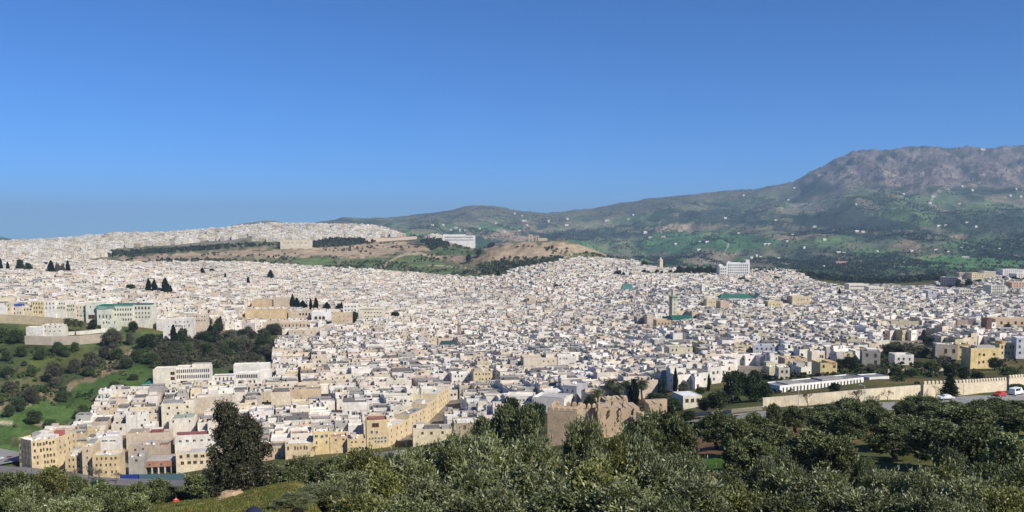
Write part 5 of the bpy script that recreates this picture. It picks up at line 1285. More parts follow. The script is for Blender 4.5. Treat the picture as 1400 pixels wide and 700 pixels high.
for i in range(0, len(ROAD) - 1, 2):
    a = Vector(ROAD[i][2]); c = Vector(ROAD[i + 1][2]); d = (c - a).normalized(); n = Vector((-d.y, d.x, 0)) * .09
    u = Vector((0, 0, .012)); m.face([tuple(a - n + u), tuple(c - n + u), tuple(c + n + u), tuple(a + n + u)], (.75, .75, .72))
tag(m.build('road_marking', M_PAINT), kind='structure')
b, _ = ribbon('plaza', [(-40, 640), (20, 645), (70, 652), (130, 660), (200, 662), (270, 660), (340, 648), (420, 637), (500, 628), (560, 620)], 11, (.17, .16, .165))
tag(b.build('street', M_ASPHALT), kind='structure')
b, _ = ribbon('plaza', [(-60, 622), (-10, 627), (14, 636)], 26, (.24, .24, .245), .1)
tag(b.build('plaza', M_ASPHALT), kind='structure')

def car(label, pos, rz, col, van=False, name='parked_car'):
    root = empty(name, pos, rz)
    L_, Wd, Hh = (5.2, 1.95, 2.2) if van else (4.2, 1.75, 1.45)
    b = MB()
    prof = [(-.5, .3), (-.5, .62), (-.47, .68)] if not van else [(-.5, .25), (-.5, .7)]
    top_ = [(-.5, .28), (-.5, .58), (-.28, .64), (-.18, .98), (.18, 1.0), (.34, .66), (.48, .58), (.5, .3)] if not van else [(-.5, .18), (-.5, .92), (-.44, 1.0), (.26, 1.0), (.36, .62), (.47, .5), (.5, .2)]
    def section(sy, inset_):
        return [(x * L_, sy * Wd / 2 * (1 - (inset_ if z > .66 else 0)), z * Hh) for x, z in top_]
    l, r_ = section(-1, .14), section(1, .14)
    n = len(l)
    for i in range(n):
        j = (i + 1) % n
        b.face([l[i], r_[i], r_[j], l[j]], col)
    b.face(l, col); b.face(list(reversed(r_)), col)
    b.build('body', M_PAINT, root)
    g = MB(); gc = (.02, .025, .03)
    for sy in (-1, 1):
        y = sy * (Wd / 2 * .935)
        if van: quad = [(-.40, .62), (.22, .62), (.22, .93), (-.40, .93)]
        else: quad = [(-.22, .67), (.28, .67), (.16, .93), (-.15, .93)]
        pts = [(x * L_, sy * (Wd / 2 * (.985 if z < .7 else .885)), z * Hh) for x, z in quad]
        g.face(pts if sy < 0 else list(reversed(pts)), gc)
    f0, f1 = ((.27, .95), (.355, .66)) if van else ((.2, .95), (.325, .7))
    g.face([(f0[0] * L_ + .03, -Wd * .38, f0[1] * Hh), (f1[0] * L_ + .03, -Wd * .42, f1[1] * Hh), (f1[0] * L_ + .03, Wd * .42, f1[1] * Hh), (f0[0] * L_ + .03, Wd * .38, f0[1] * Hh)], gc)
    g.build('window', M_GLASS, root)
    wm = MB(); wm.tube((0, -.11, 0), (0, .11, 0), .33, .33, 12, (.02, .02, .02)); wm.tube((0, -.125, 0), (0, .125, 0), .19, .19, 10, (.4, .4, .42))
    me = wm.mesh('wheel', M_PAINT)
    for sx in (-.31, .31):
        for sy in (-1, 1): link('wheel', me, root, (sx * L_, sy * (Wd / 2 - .1), .33))
    hm = MB(); hm.box(-.03, .03, -.17, .17, -.07, .07, (.8, .8, .75)); me = hm.mesh('headlight', M_GLASS)
    for sy in (-1, 1): link('headlight', me, root, (L_ / 2 + .01, sy * Wd * .34, Hh * .46))
    tag(root, label, 'van' if van else 'car')
    root['_u'], root['_v'] = proj(*pos); HEROES.append(root)
def roadp(u, k):
    best = min(range(len(ROAD)), key=lambda i: abs(proj(*ROAD[i][k])[0] - u))
    a = Vector(ROAD[best][k]); c = Vector(ROAD[min(best + 1, len(ROAD) - 1)][k]); d = c - a
    return a, math.atan2(d.y, d.x)
p, r = roadp(1393, 3); car('white van driving at the right end of the road below the merlon wall', p, r, (.8, .8, .8), True, 'van')
p, r = roadp(1371, 3); car('red car behind the white van on the road', p, r, (.45, .05, .035), False, 'car')
p, r = roadp(1301, 3); car('white car on the road left of the dark conifer trunk', p, r, (.7, .7, .7), False, 'car')
for u, v, c, lb, rz in ((12, 628, (.16, .02, .03), 'dark red car parked on the plaza beside the curved apartment house', .3), (9, 634, (.012, .013, .016), 'black car parked in front of the dark red car', .1),
                        (1, 629, (.45, .47, .52), 'silver car at the left edge of the plaza', 1.0), (-6, 636, (.02, .03, .07), 'dark blue car cut by the left edge', .5)):
    p = at(u, v); car(lb, Vector((p.x, p.y, p.z + .12)), rz, c)
p = on(62, 345); car('white van with a dark blue roof among the bushes at lower left', p, .1, (.62, .63, .66), True, 'van')
def hoarding():
    Y = at(200, 657).y - 4; r = math.radians(8)
    for lb, a, bb, col, n in (('blue site hoarding of upright panels in front of the grey concrete house', 155, 182, (.02, .05, .26), 12), ('dull teal site hoarding in front of the brick house pillars', 182, 243, (.07, .14, .17), 26)):
        q = quad_px(a, bb, Y, 4, .1); L_ = math.hypot(q[1][0] - q[0][0], q[1][1] - q[0][1]); z = ztf(*q[0])
        root = empty('hoarding', (q[0][0], q[0][1], z), math.radians(4))
        m = MB(); m.box(0, L_ / n * .96, 0, .06, 0, 3.4, col); me = m.mesh('panel', M_PAINT)
        for k in range(n): link('panel', me, root, (k * L_ / n, .0 if k % 2 else .04, (ztf(q[0][0] + k * L_ / n, q[0][1]) - z)))
        tag(root, lb, 'hoarding'); root['_u'], root['_v'] = (a + bb) / 2, 652; HEROES.append(root)
hoarding()
def lamp(u, Y, h, label):
    p = on(u, Y); root = empty('street_lamp', p)
    b = MB(); b.tube((0, 0, -.3), (0, 0, h), .09, .06, 6, (.62, .62, .6)); b.build('pole', M_METAL, root)
    b = MB(); b.tube((0, 0, h - .1), (-1.1, 0, h + .3), .05, .04, 5, (.62, .62, .6)); b.build('arm', M_METAL, root)
    b = MB(); b.box(-1.7, -1.0, -.14, .14, h + .22, h + .36, (.5, .5, .5)); b.build('lamp_head', M_METAL, root)
    tag(root, label, 'street lamp'); root['_u'], root['_v'] = u, ray(u, 0)[1]; root['_v'] = proj(p.x, p.y, p.z + h)[1]; HEROES.append(root)
lamp(1186, 238, 6.5, 'pale lamp post among the dark grove beside the road')
lamp(246, 190, 7.0, 'thin lamp post beside the teal hoarding above the dark bushes')
lamp(1322, 262, 6.5, 'thin lamp post right of the dark conifer at the merlon wall')
lamp(1095, 258, 6.0, 'thin lamp post left of the leafless tree by the road wall')
# ------------------------------------------------------------------ trees and bushes of the town and valley
TOWN = [  # kind, u, top row, base row, width px, tint
 ('cypress', 2, 352, 374, 10, None), ('cypress', 13, 358, 373, 6, None), ('round', 30, 354, 374, 16, DKG), ('round', 41, 358, 374, 12, DKG), ('cypress', 72, 356, 378, 9, None), ('grey', 81, 359, 378, 10, MID), ('grey', 88, 360, 377, 8, MID), ('cypress', 95, 356, 377, 6, None), ('round', 65, 357, 365, 8, None),
 ('cypress', 278, 366, 378, 7, None), ('round', 291, 366, 374, 11, DKG), ('cypress', 340, 378, 392, 4, None), ('cypress', 309, 373, 383, 4, None), ('cypress', 371, 369, 385, 7, None), ('round', 179, 387, 399, 16, YEL), ('cypress', 143, 394, 401, 4, None),
 ('cypress', 204, 381, 404, 8, None), ('cypress', 212, 382, 404, 8, None), ('cypress', 227, 380, 405, 11, None), ('cypress', 234, 390, 405, 6, None),
 ('cypress', 400, 402, 426, 6, None), ('cypress', 406, 407, 426, 7, None), ('cypress', 414, 411, 426, 10, None), ('cypress', 425, 408, 427, 6, None), ('cypress', 432, 407, 428, 9, None), ('cypress', 447, 413, 427, 8, None), ('cypress', 463, 415, 427, 5, None), ('cypress', 467, 413, 427, 6, None),
 ('cypress', 236, 444, 472, 9, None), ('round', 249, 445, 473, 18, DKG), ('cypress', 252, 440, 460, 7, None), ('round', 281, 429, 452, 18, DKG), ('cypress', 287, 444, 464, 11, None), ('round', 298, 434, 455, 17, DKG), ('cypress', 301, 432, 452, 6, None),
 ('palm', 92, 432, 458, 16, DKG), ('palm', 102, 433, 458, 14, DKG), ('cypress', 68, 443, 459, 5, None), ('cypress', 74, 443, 459, 5, None), ('palm', 109, 436, 457, 10, DKG), ('round', 126, 436, 450, 14, DKG), ('grey', 152, 448, 474, 30, DKG), ('round', 181, 438, 455, 17, DKG), ('round', 200, 455, 478, 32, DKG), ('grey', 176, 453, 472, 13, DKG),
 ('round', 540, 425, 437, 16, DKG), ('round', 485, 425, 444, 10, DKG), ('round', 405, 556, 570, 15, None), ('round', 500, 467, 474, 8, None), ('round', 845, 368, 379, 14, DKG), ('round', 852, 372, 379, 9, DKG), ('grey', 665, 373, 383, 10, MID), ('cypress', 681, 370, 381, 6, None),
 ('cypress', 925, 503, 541, 7, None), ('cypress', 971, 511, 535, 5, None), ('conifer', 908, 515, 546, 13, DKG), ('palm', 879, 516, 548, 28, None), ('palm', 836, 515, 548, 30, None), ('palm', 846, 524, 552, 28, None), ('palm', 857, 517, 547, 24, None), ('palm', 818, 529, 556, 27, YEL), ('cypress', 868, 518, 556, 13, None), ('round', 897, 535, 552, 32, None), ('round', 808, 540, 562, 24, DKG),
 ('round', 1008, 502, 546, 48, DKG), ('round', 1034, 506, 548, 42, DKG), ('round', 1048, 519, 548, 26, DKG), ('round', 985, 531, 561, 36, DKG), ('round', 966, 543, 562, 26, DKG), ('round', 921, 541, 566, 44, MID), ('grey', 937, 520, 538, 18, MID), ('round', 945, 560, 578, 22, DKG), ('round', 1145, 521, 541, 22, DKG), ('scrub', 960, 528, 540, 16, DKG),
 ('bare', 1108, 527, 559, 34, None), ('bare', 1180, 524, 558, 46, None), ('bare', 1284, 524, 545, 26, None), ('bare', 1218, 528, 548, 22, None), ('bare', 1196, 534, 556, 26, None), ('conifer', 1303, 509, 547, 28, DKG), ('scrub', 1395, 524, 534, 30, DKG),
 ('bare', 111, 630, 662, 28, None), ('bare', 88, 642, 660, 20, None), ('bare', 66, 640, 655, 18, None), ('bare', 46, 640, 656, 20, None), ('bare', 128, 634, 660, 24, None), ('bare', 96, 636, 658, 22, None), ('bare', 150, 640, 662, 20, None), ('scrub', 60, 646, 664, 26, MID), ('scrub', 90, 650, 666, 30, YEL), ('scrub', 30, 648, 664, 24, MID), ('scrub', 125, 654, 668, 26, MID), ('bare', 664, 566, 592, 30, None), ('bare', 648, 585, 602, 26, None), ('bare', 427, 604, 624, 16, None), ('bare', 354, 607, 630, 20, None), ('bare', 480, 596, 616, 18, None),
 ('round', 1165, 487, 508, 30, DKG), ('round', 1151, 490, 506, 18, DKG), ('grey', 1240, 470, 489, 40, (.9, 1.0, .75)), ('grey', 1222, 468, 486, 34, (.9, 1.0, .75)), ('grey', 1262, 472, 488, 28, (.85, 1.0, .7)), ('round', 1210, 467, 480, 24, MID), ('scrub', 1277, 491, 511, 30, YEL), ('round', 1306, 492, 517, 30, DKG), ('round', 1322, 500, 520, 20, DKG), ('round', 1364, 488, 506, 26, DKG), ('grey', 1195, 498, 512, 30, MID), ('scrub', 1228, 500, 514, 20, MID), ('scrub', 1250, 503, 516, 22, DKG), ('grey', 1295, 486, 502, 30, MID), ('round', 1340, 506, 520, 24, DKG), ('scrub', 1385, 500, 516, 34, MID),
 ('round', 1381, 443, 457, 27, DKG), ('round', 1273, 433, 441, 12, DKG), ('round', 1268, 458, 470, 14, DKG), ('round', 1320, 405, 413, 18, DKG), ('round', 1331, 407, 414, 10, DKG), ('round', 1283, 408, 413, 9, DKG), ('cypress', 1147, 394, 406, 4, None), ('round', 1060, 376, 385, 12, DKG), ('round', 1013, 378, 386, 16, DKG), ('round', 1020, 382, 389, 10, DKG), ('round', 760, 388, 396, 9, None), ('round', 880, 356, 366, 12, DKG),
 ('round', 655, 340, 351, 10, DKG), ('round', 641, 347, 359, 10, DKG), ('round', 700, 500, 512, 10, DKG), ('round', 772, 478, 486, 12, DKG), ('round', 590, 455, 462, 8, DKG),
 ('round', 700, 541, 600, 40, DKG), ('round', 735, 545, 588, 34, DKG),
]
for i in range(15): TOWN.append(('round', 927 + i * 4.4, 362.5 + (i % 3) * 1.2, 376 + (i % 2) * 2, 9, DKG))
for i in range(8): TOWN.append(('round', 880 + i * 6, 368 + (i % 3) * 2, 376, 8, DKG))
for i in range(20): TOWN.append(('round', 1288 + (i * 37 % 62) , 380 + (i * 7 % 11), 394 + (i * 5 % 8) - (i * 37 % 62) * .06, 13, DKG))
for i in range(8): TOWN.append(('round', 1370 + i * 5, 377 + (i % 3) * 1.5, 387, 9, DKG))
VALLEY = [('scrub', 0, 446, 468, 28, DKG), ('scrub', 20, 448, 470, 26, DKG), ('scrub', 76, 466, 483, 18, DKG), ('scrub', 100, 467, 481, 13, DKG), ('scrub', 86, 472, 487, 16, DKG), ('scrub', 52, 477, 492, 18, DKG), ('scrub', 27, 472, 488, 18, DKG), ('scrub', 6, 478, 494, 16, DKG), ('grey', 70, 494, 522, 30, DKG), ('grey', 122, 480, 502, 26, DKG), ('grey', 98, 490, 510, 22, DKG), ('grey', 140, 472, 490, 18, DKG), ('scrub', 158, 474, 492, 24, DKG), ('scrub', 186, 476, 496, 28, DKG), ('scrub', 170, 488, 504, 26, None), ('scrub', 205, 480, 498, 24, DKG), ('grey', 38, 528, 550, 24, DKG), ('grey', 8, 520, 536, 22, DKG),
          ('scrub', 20, 542, 562, 26, DKG), ('scrub', 80, 533, 548, 20, DKG), ('scrub', 40, 560, 578, 26, DKG), ('scrub', 108, 552, 566, 18, DKG), ('scrub', 6, 552, 570, 18, DKG), ('scrub', 62, 572, 584, 22, DKG), ('scrub', 100, 562, 572, 16, DKG), ('scrub', 152, 520, 534, 22, DKG), ('scrub', 165, 524, 532, 12, DKG), ('scrub', 118, 500, 514, 20, DKG), ('scrub', 6, 500, 516, 20, DKG), ('scrub', 40, 500, 514, 18, DKG)]
rr = random.Random(11)
VP1 = [(-20, 470), (60, 478), (200, 478), (215, 500), (160, 535), (60, 585), (-20, 600)]; VP2 = [(205, 470), (250, 464), (375, 452), (378, 488), (300, 503), (205, 505)]
def pip(u, v, poly):
    c = False; x0, y0 = poly[-1]
    for x1, y1 in poly:
        if (y0 > v) != (y1 > v) and u < (x1 - x0) * (v - y0) / (y1 - y0) + x0: c = not c
        x0, y0 = x1, y1
    return c
n1 = 0
while n1 < 18:
    u, v = rr.uniform(-15, 215), rr.uniform(470, 598)
    if pip(u, v, VP1) and not (pip(u, v, [(-20, 600), (-20, 562), (60, 550), (140, 512), (205, 490), (212, 512), (160, 540), (90, 583), (20, 600)]) and rr.random() < .8): w = rr.uniform(8, 17); VALLEY.append((rr.choice(['scrub', 'scrub', 'scrub', 'grey']), u, v - w * rr.uniform(.5, .8), v, w, rr.choice([DKG, MID, None]))); n1 += 1
n1 = 0
while n1 < 50:
    u, v = rr.uniform(205, 378), rr.uniform(452, 505)
    if pip(u, v, VP2): w = rr.uniform(14, 28); VALLEY.append((rr.choice(['grey', 'grey', 'scrub', 'round']), u, v - w * rr.uniform(.55, .8), v, w, rr.choice([DKG, MID, (.8, .9, .65)]))); n1 += 1
for lst, grp in ((TOWN, None), (VALLEY, 'bushes of the green valley')):
    for kind, u, vt, vb, w, tint in lst:
        o = plant(kind, u, vt, None, w, vbase=vb, tint=tint, group=grp)
        if kind == 'cypress' or (kind == 'round' and lst is TOWN and vb < 455 and u < 1270): BOX.append((u - w * .4, u + w * .4, vt, vb - 1, o.location.y))

# ------------------------------------------------------------------ the old town: alleys, blocks, houses
GX0, GY0, GC = -2000.0, 200.0, 2.0
OCC = np.zeros((2000, 1250), bool)
def occ_mark(poly, grow=1.2):
    xs = [p[0] for p in poly]; ys = [p[1] for p in poly]
    i0, i1 = int((min(xs) - grow - GX0) / GC), int((max(xs) + grow - GX0) / GC) + 1
    j0, j1 = int((min(ys) - grow - GY0) / GC), int((max(ys) + grow - GY0) / GC) + 1
    i0, j0 = max(i0, 0), max(j0, 0); i1, j1 = min(i1, OCC.shape[0] - 1), min(j1, OCC.shape[1] - 1)
    if i1 <= i0 or j1 <= j0: return
    I, J = np.meshgrid(np.arange(i0, i1 + 1), np.arange(j0, j1 + 1), indexing='ij')
    X = GX0 + (I + .5) * GC; Y = GY0 + (J + .5) * GC
    c = inset(poly, -grow) if len(poly) >= 3 else poly
    OCC[i0:i1 + 1, j0:j1 + 1] |= in_poly(X, Y, c)
def occ_disc(x, y, r): occ_mark([(x + r * math.cos(a), y + r * math.sin(a)) for a in np.linspace(0, 6.283, 9)[:-1]], 0)
for f_ in FOOT: occ_mark(f_)
for o, u, vt, kind, Y in TREES:
    if Y > 230: occ_disc(o.location.x, o.location.y, 1.5 if kind in ('cypress', 'bare', 'palm') else 3.2)
for a, b in (((534, 614), (563, 597)), ((563, 597), (588, 581)), ((588, 581), (603, 566)), ((603, 566), (620, 549))):
    pa, pb = at(*a), at(*b)
    for t in np.linspace(0, 1, 12): g = pa.lerp(pb, t); occ_disc(g.x + 1.5, g.y - 2, 4)
for rib in (ROAD, L2):
    for r_ in rib: occ_disc(r_[2][0], r_[2][1], 7)
for u, v in [(-40, 640), (20, 645), (70, 652), (130, 660), (200, 662), (270, 660), (340, 648), (420, 637), (500, 628)]:
    g = at(u, v); occ_disc(g.x, g.y, 9)

def warp(p, q, th=math.radians(14)):
    c, s = math.cos(th), math.sin(th)
    x = p * c - (q - 1000) * s; y = 1000 + p * s + (q - 1000) * c
    x = x + 52 * vnoise(p / 330 + 3.1, q / 330 + 8.2) + 14 * vnoise(p / 110, q / 110 + 5)
    y = y + 52 * vnoise(p / 330 + 9.7, q / 330 + 1.3) + 14 * vnoise(p / 110 + 7, q / 110)
    return x, y
def subdivide(seed, bounds, size_fn, keep_fn):
    r = random.Random(seed); leaves = []
    stack = [bounds]
    while stack:
        x0, x1, y0, y1 = stack.pop()
        w, h = x1 - x0, y1 - y0
        if min(w, h) < 2.5: continue
        cx, cy = warp(np.array((x0 + x1) / 2), np.array((y0 + y1) / 2))
        if max(w, h) < 130 and not keep_fn(float(cx), float(cy), max(w, h)): continue
        t = size_fn(float(cy)) * r.uniform(.75, 1.5)
        if max(w, h) < t: leaves.append((x0, x1, y0, y1)); continue
        a = w * h
        gap = 2.0 if 1500 < a < 9000 else (1.0 if 600 < a <= 1500 else (.12 if a <= 600 else 0))
        f_ = r.uniform(.38, .62)
        if w > h * r.uniform(1.05, 1.75):
            m = x0 + w * f_; stack += [(x0, m - gap / 2, y0, y1), (m + gap / 2, x1, y0, y1)]
        else:
            m = y0 + h * f_; stack += [(x0, x1, y0, m - gap / 2), (x0, x1, m + gap / 2, y1)]
    return leaves
def keep_town(x, y, s):
    if y < 240 or y > 2450: return False
    z = ztf(x, y); u, v = proj(x, y, z); m = s * F / y
    if u < -60 - m or u > 1470 + m: return False
    for du in (-m, 0, m):
        for dv in (-m * .6, 0, m * .6):
            if pip(u + du, v + dv, MEDINA): return True
    return False
leaves = subdivide(3, (-2000, 2000, 100, 2600), lambda y: 10.8 if y < 700 else (9.8 if y < 1000 else 10.8), keep_town)
LV = np.array(leaves)
def corners(LV):
    out = []
    for a, b in ((0, 2), (1, 2), (1, 3), (0, 3)): out.append(np.stack(warp(LV[:, a], LV[:, b]), 1))
    return np.stack(out, 1)
QC = corners(LV)                                             # [n, 4, 2]
cen = QC.mean(1)
zc = zt(cen[:, 0], cen[:, 1])
zlow = np.min([zt(QC[:, k, 0], QC[:, k, 1]) for k in range(4)], 0)
Uc, Vc_ = proj(cen[:, 0], cen[:, 1], zc)
ok = in_poly(Uc, Vc_, MEDINA) & (cen[:, 1] > 250) & (cen[:, 1] < 2450)
S_ = np.linspace(.02, .98, 5)
for s in S_:
    for t in S_:
        P_ = (QC[:, 0] * (1 - s) + QC[:, 1] * s) * (1 - t) + (QC[:, 3] * (1 - s) + QC[:, 2] * s) * t
        i = np.clip(((P_[:, 0] - GX0) / GC).astype(int), 0, OCC.shape[0] - 1); j = np.clip(((P_[:, 1] - GY0) / GC).astype(int), 0, OCC.shape[1] - 1)
        ok &= ~OCC[i, j]
# gardens and gaps
ok &= ~((Uc > 1060) & (Vc_ > 468) & (rng.random(len(ok)) < .22))
for poly in ([(1200, 465), (1280, 465), (1285, 495), (1205, 495)], [(1270, 485), (1335, 485), (1335, 520), (1270, 520)], [(885, 535), (1060, 530), (1060, 560), (885, 560)], [(990, 500), (1060, 500), (1060, 545), (990, 545)]):
    ok &= ~in_poly(Uc, Vc_, poly)
idx = np.nonzero(ok)[0]
idx = idx[np.argsort(cen[idx, 1])]
hr = random.Random(21)
def jit(c, k=.1):
    f_ = 1 + hr.uniform(-k, k * .7); return tuple(min(.82, x * f_ * (1 + hr.uniform(-.025, .025))) for x in c)
def wchoice(opts):
    t = hr.random() * sum(w for _, w in opts)
    for o, w in opts:
        t -= w
        if t <= 0: return o
    return opts[-1][0]
WALLC = {'left': [(WHITE, .34), (WARM, .30), (CREAM, .16), (BEIGE, .10), (TAN, .08), (CONC, .04)], 'mid': [(WHITE, .42), (WARM, .20), (BEIGE, .13), (PINKISH, .13), (CREAM, .08), (CONC, .06)],
         'right': [(WHITE, .42), (WARM, .16), (BEIGE, .13), (CONC, .11), (GREY, .06), (KHAKI, .05), (CREAM, .07)], 'far': [(WHITE, .38), (WARM, .27), (BEIGE, .12), (PINKISH, .10), (CREAM, .13)]}
COLN = {}
for nm, c in (('white', WHITE), ('off white', WARM), ('cream', CREAM), ('tan', TAN), ('beige', BEIGE), ('pinkish', PINKISH), ('grey', GREY), ('pale grey', CONC), ('khaki', KHAKI)): COLN[c] = nm
ROOFC = [((.70, .69, .67), .30), ((.55, .53, .50), .22), (ROOFG, .16), (BEIGE, .14), (CONC, .12), ((.36, .24, .19), .03), (ROOFD, .05)]
RNAME = {ROOFG: 'grey', BEIGE: 'sandy', CONC: 'concrete', (.36, .24, .19): 'reddish', ROOFD: 'dark', (.70, .69, .67): 'white', (.55, .53, .50): 'pale grey'}
def house_plan(u, v, y, w, d):
    reg = 'left' if (u < 430 and v > 470) else ('right' if u > 900 and v > 400 else ('far' if v < 395 else 'mid'))
    base = wchoice(WALLC[reg]); rb = wchoice(ROOFC)
    P_ = dict(col=jit(base), cname=COLN[base], rcol=jit(rb), rname=RNAME[rb], h=hr.choice([5.8, 6.5, 6.8, 7.0, 7.0, 7.1, 7.2, 7.3, 7.5, 8.0, 8.3, 9.8]) * hr.uniform(.97, 1.03), par=hr.uniform(.5, 1.4), rooms=[], wins=[], court=None, dishes=0)
    big = min(w, d)
    if hr.random() < .66:
        for _ in range(1 + (hr.random() < .35) + (hr.random() < .15)):
            s0 = hr.choice([.02, .02, hr.uniform(.1, .55)]); t0 = hr.choice([.35, .55, hr.uniform(.1, .6)])
            sw = min(.96, hr.uniform(2.5, 5.5) / w); tw = min(.43, hr.uniform(2.2, 4.5) / d)
            c = P_['col'] if hr.random() < .6 else jit(wchoice(WALLC[reg]))
            P_['rooms'].append((s0, min(.98, s0 + sw), t0, min(.98, t0 + tw), hr.uniform(1.5, 2.6), c, jit(wchoice(ROOFC)), hr.choice([0, 0, 0, .5])))
    if hr.random() < .4:                                          # dividing wall on the terrace
        s = hr.uniform(.25, .75); P_['rooms'].append((s, s + .25 / w, .03, .97, hr.uniform(1.2, 2.2), P_['col'], P_['col'], 0))
    if hr.random() < (.36 if reg == 'left' else .22): P_['rooms'].append((.05, .95, hr.uniform(.5, .7), .96, hr.uniform(1.4, 2.4), jit(ROOFD), jit(wchoice([(ROOFD, 1), (ROOFG, 2)])), .6))
    if big > 9.5 and hr.random() < .4: P_['court'] = (.34, .62, .3, .62)
    rows = 1 if P_['h'] < 6 else 2
    for e, L in ((0, w), (1, d), (3, d)):
        if hr.random() < (.9 if e == 0 else .55):
            for r_ in range(rows):
                for c in range(hr.randint(1, max(1, int(L / 3.2)))):
                    P_['wins'].append((e, hr.uniform(.1, .9), P_['h'] - P_['par'] - 2.2 - 3.1 * r_ - hr.uniform(0, .5), hr.uniform(.7, 1.2), hr.uniform(.8, 1.5)))
    return P_
def overlap_fix(wins, L):
    out = []
    for w in sorted(wins):
        if out and out[-1][0] == w[0] and abs(out[-1][2] - w[2]) < 1.8 and (w[1] - out[-1][1]) * L < 1.9: continue
        out.append(w)
    return out
BOXA = np.array([b for b in BOX])
def limit_top(q, z0, h):
    """keep roofs below the visible foot of the landmark standing behind them"""
    ys = q[:, 1].mean(); us, _ = proj(q[:, 0], q[:, 1], np.full(4, z0))
    m = (BOXA[:, 4] > ys + 1) & (BOXA[:, 0] < us.max()) & (BOXA[:, 1] > us.min()) & (BOXA[:, 4] < ys + 260)
    zt_ = z0 + h
    for b in BOXA[m]: zt_ = min(zt_, ray(0, b[3] - .22 * (b[3] - b[2]))[1] * ys)
    return zt_ - z0
def emit(W, R, X, q, zb, P_, H_, court):
    col, rc, par = P_['col'], P_['rcol'], P_['par']
    inn = inset(q, .28)
    for i in range(4):
        j = (i + 1) % 4; a, b, c, d = q[i], q[j], inn[j], inn[i]
        W.face([(a[0], a[1], zb), (b[0], b[1], zb), (b[0], b[1], H_), (a[0], a[1], H_)], col)
        W.face([(a[0], a[1], H_), (b[0], b[1], H_), (c[0], c[1], H_), (d[0], d[1], H_)], col)
        W.face([(d[0], d[1], H_), (c[0], c[1], H_), (c[0], c[1], H_ - par), (d[0], d[1], H_ - par)], col)
    f = H_ - par
    if court:
        s0, s1, t0, t1 = court
        k = [lerp2(inn, s0, t0), lerp2(inn, s1, t0), lerp2(inn, s1, t1), lerp2(inn, s0, t1)]
        for i in range(4):
            j = (i + 1) % 4
            R.face([(inn[i][0], inn[i][1], f), (inn[j][0], inn[j][1], f), (k[j][0], k[j][1], f), (k[i][0], k[i][1], f)], rc)
            R.face([(k[i][0], k[i][1], f), (k[j][0], k[j][1], f), (k[j][0], k[j][1], zb + 1), (k[i][0], k[i][1], zb + 1)], col)
        R.face([(p[0], p[1], zb + 1) for p in k], CONC)
    else:
        R.face([(p[0], p[1], f) for p in inn], rc)
    for rm in P_['rooms']:
        room(X, inn, rm[0], rm[1], rm[2], rm[3], f - .02, f + rm[4], rm[5], rm[6], rm[7])
N_IND = 215
MASS = MB(); HOUSES = []
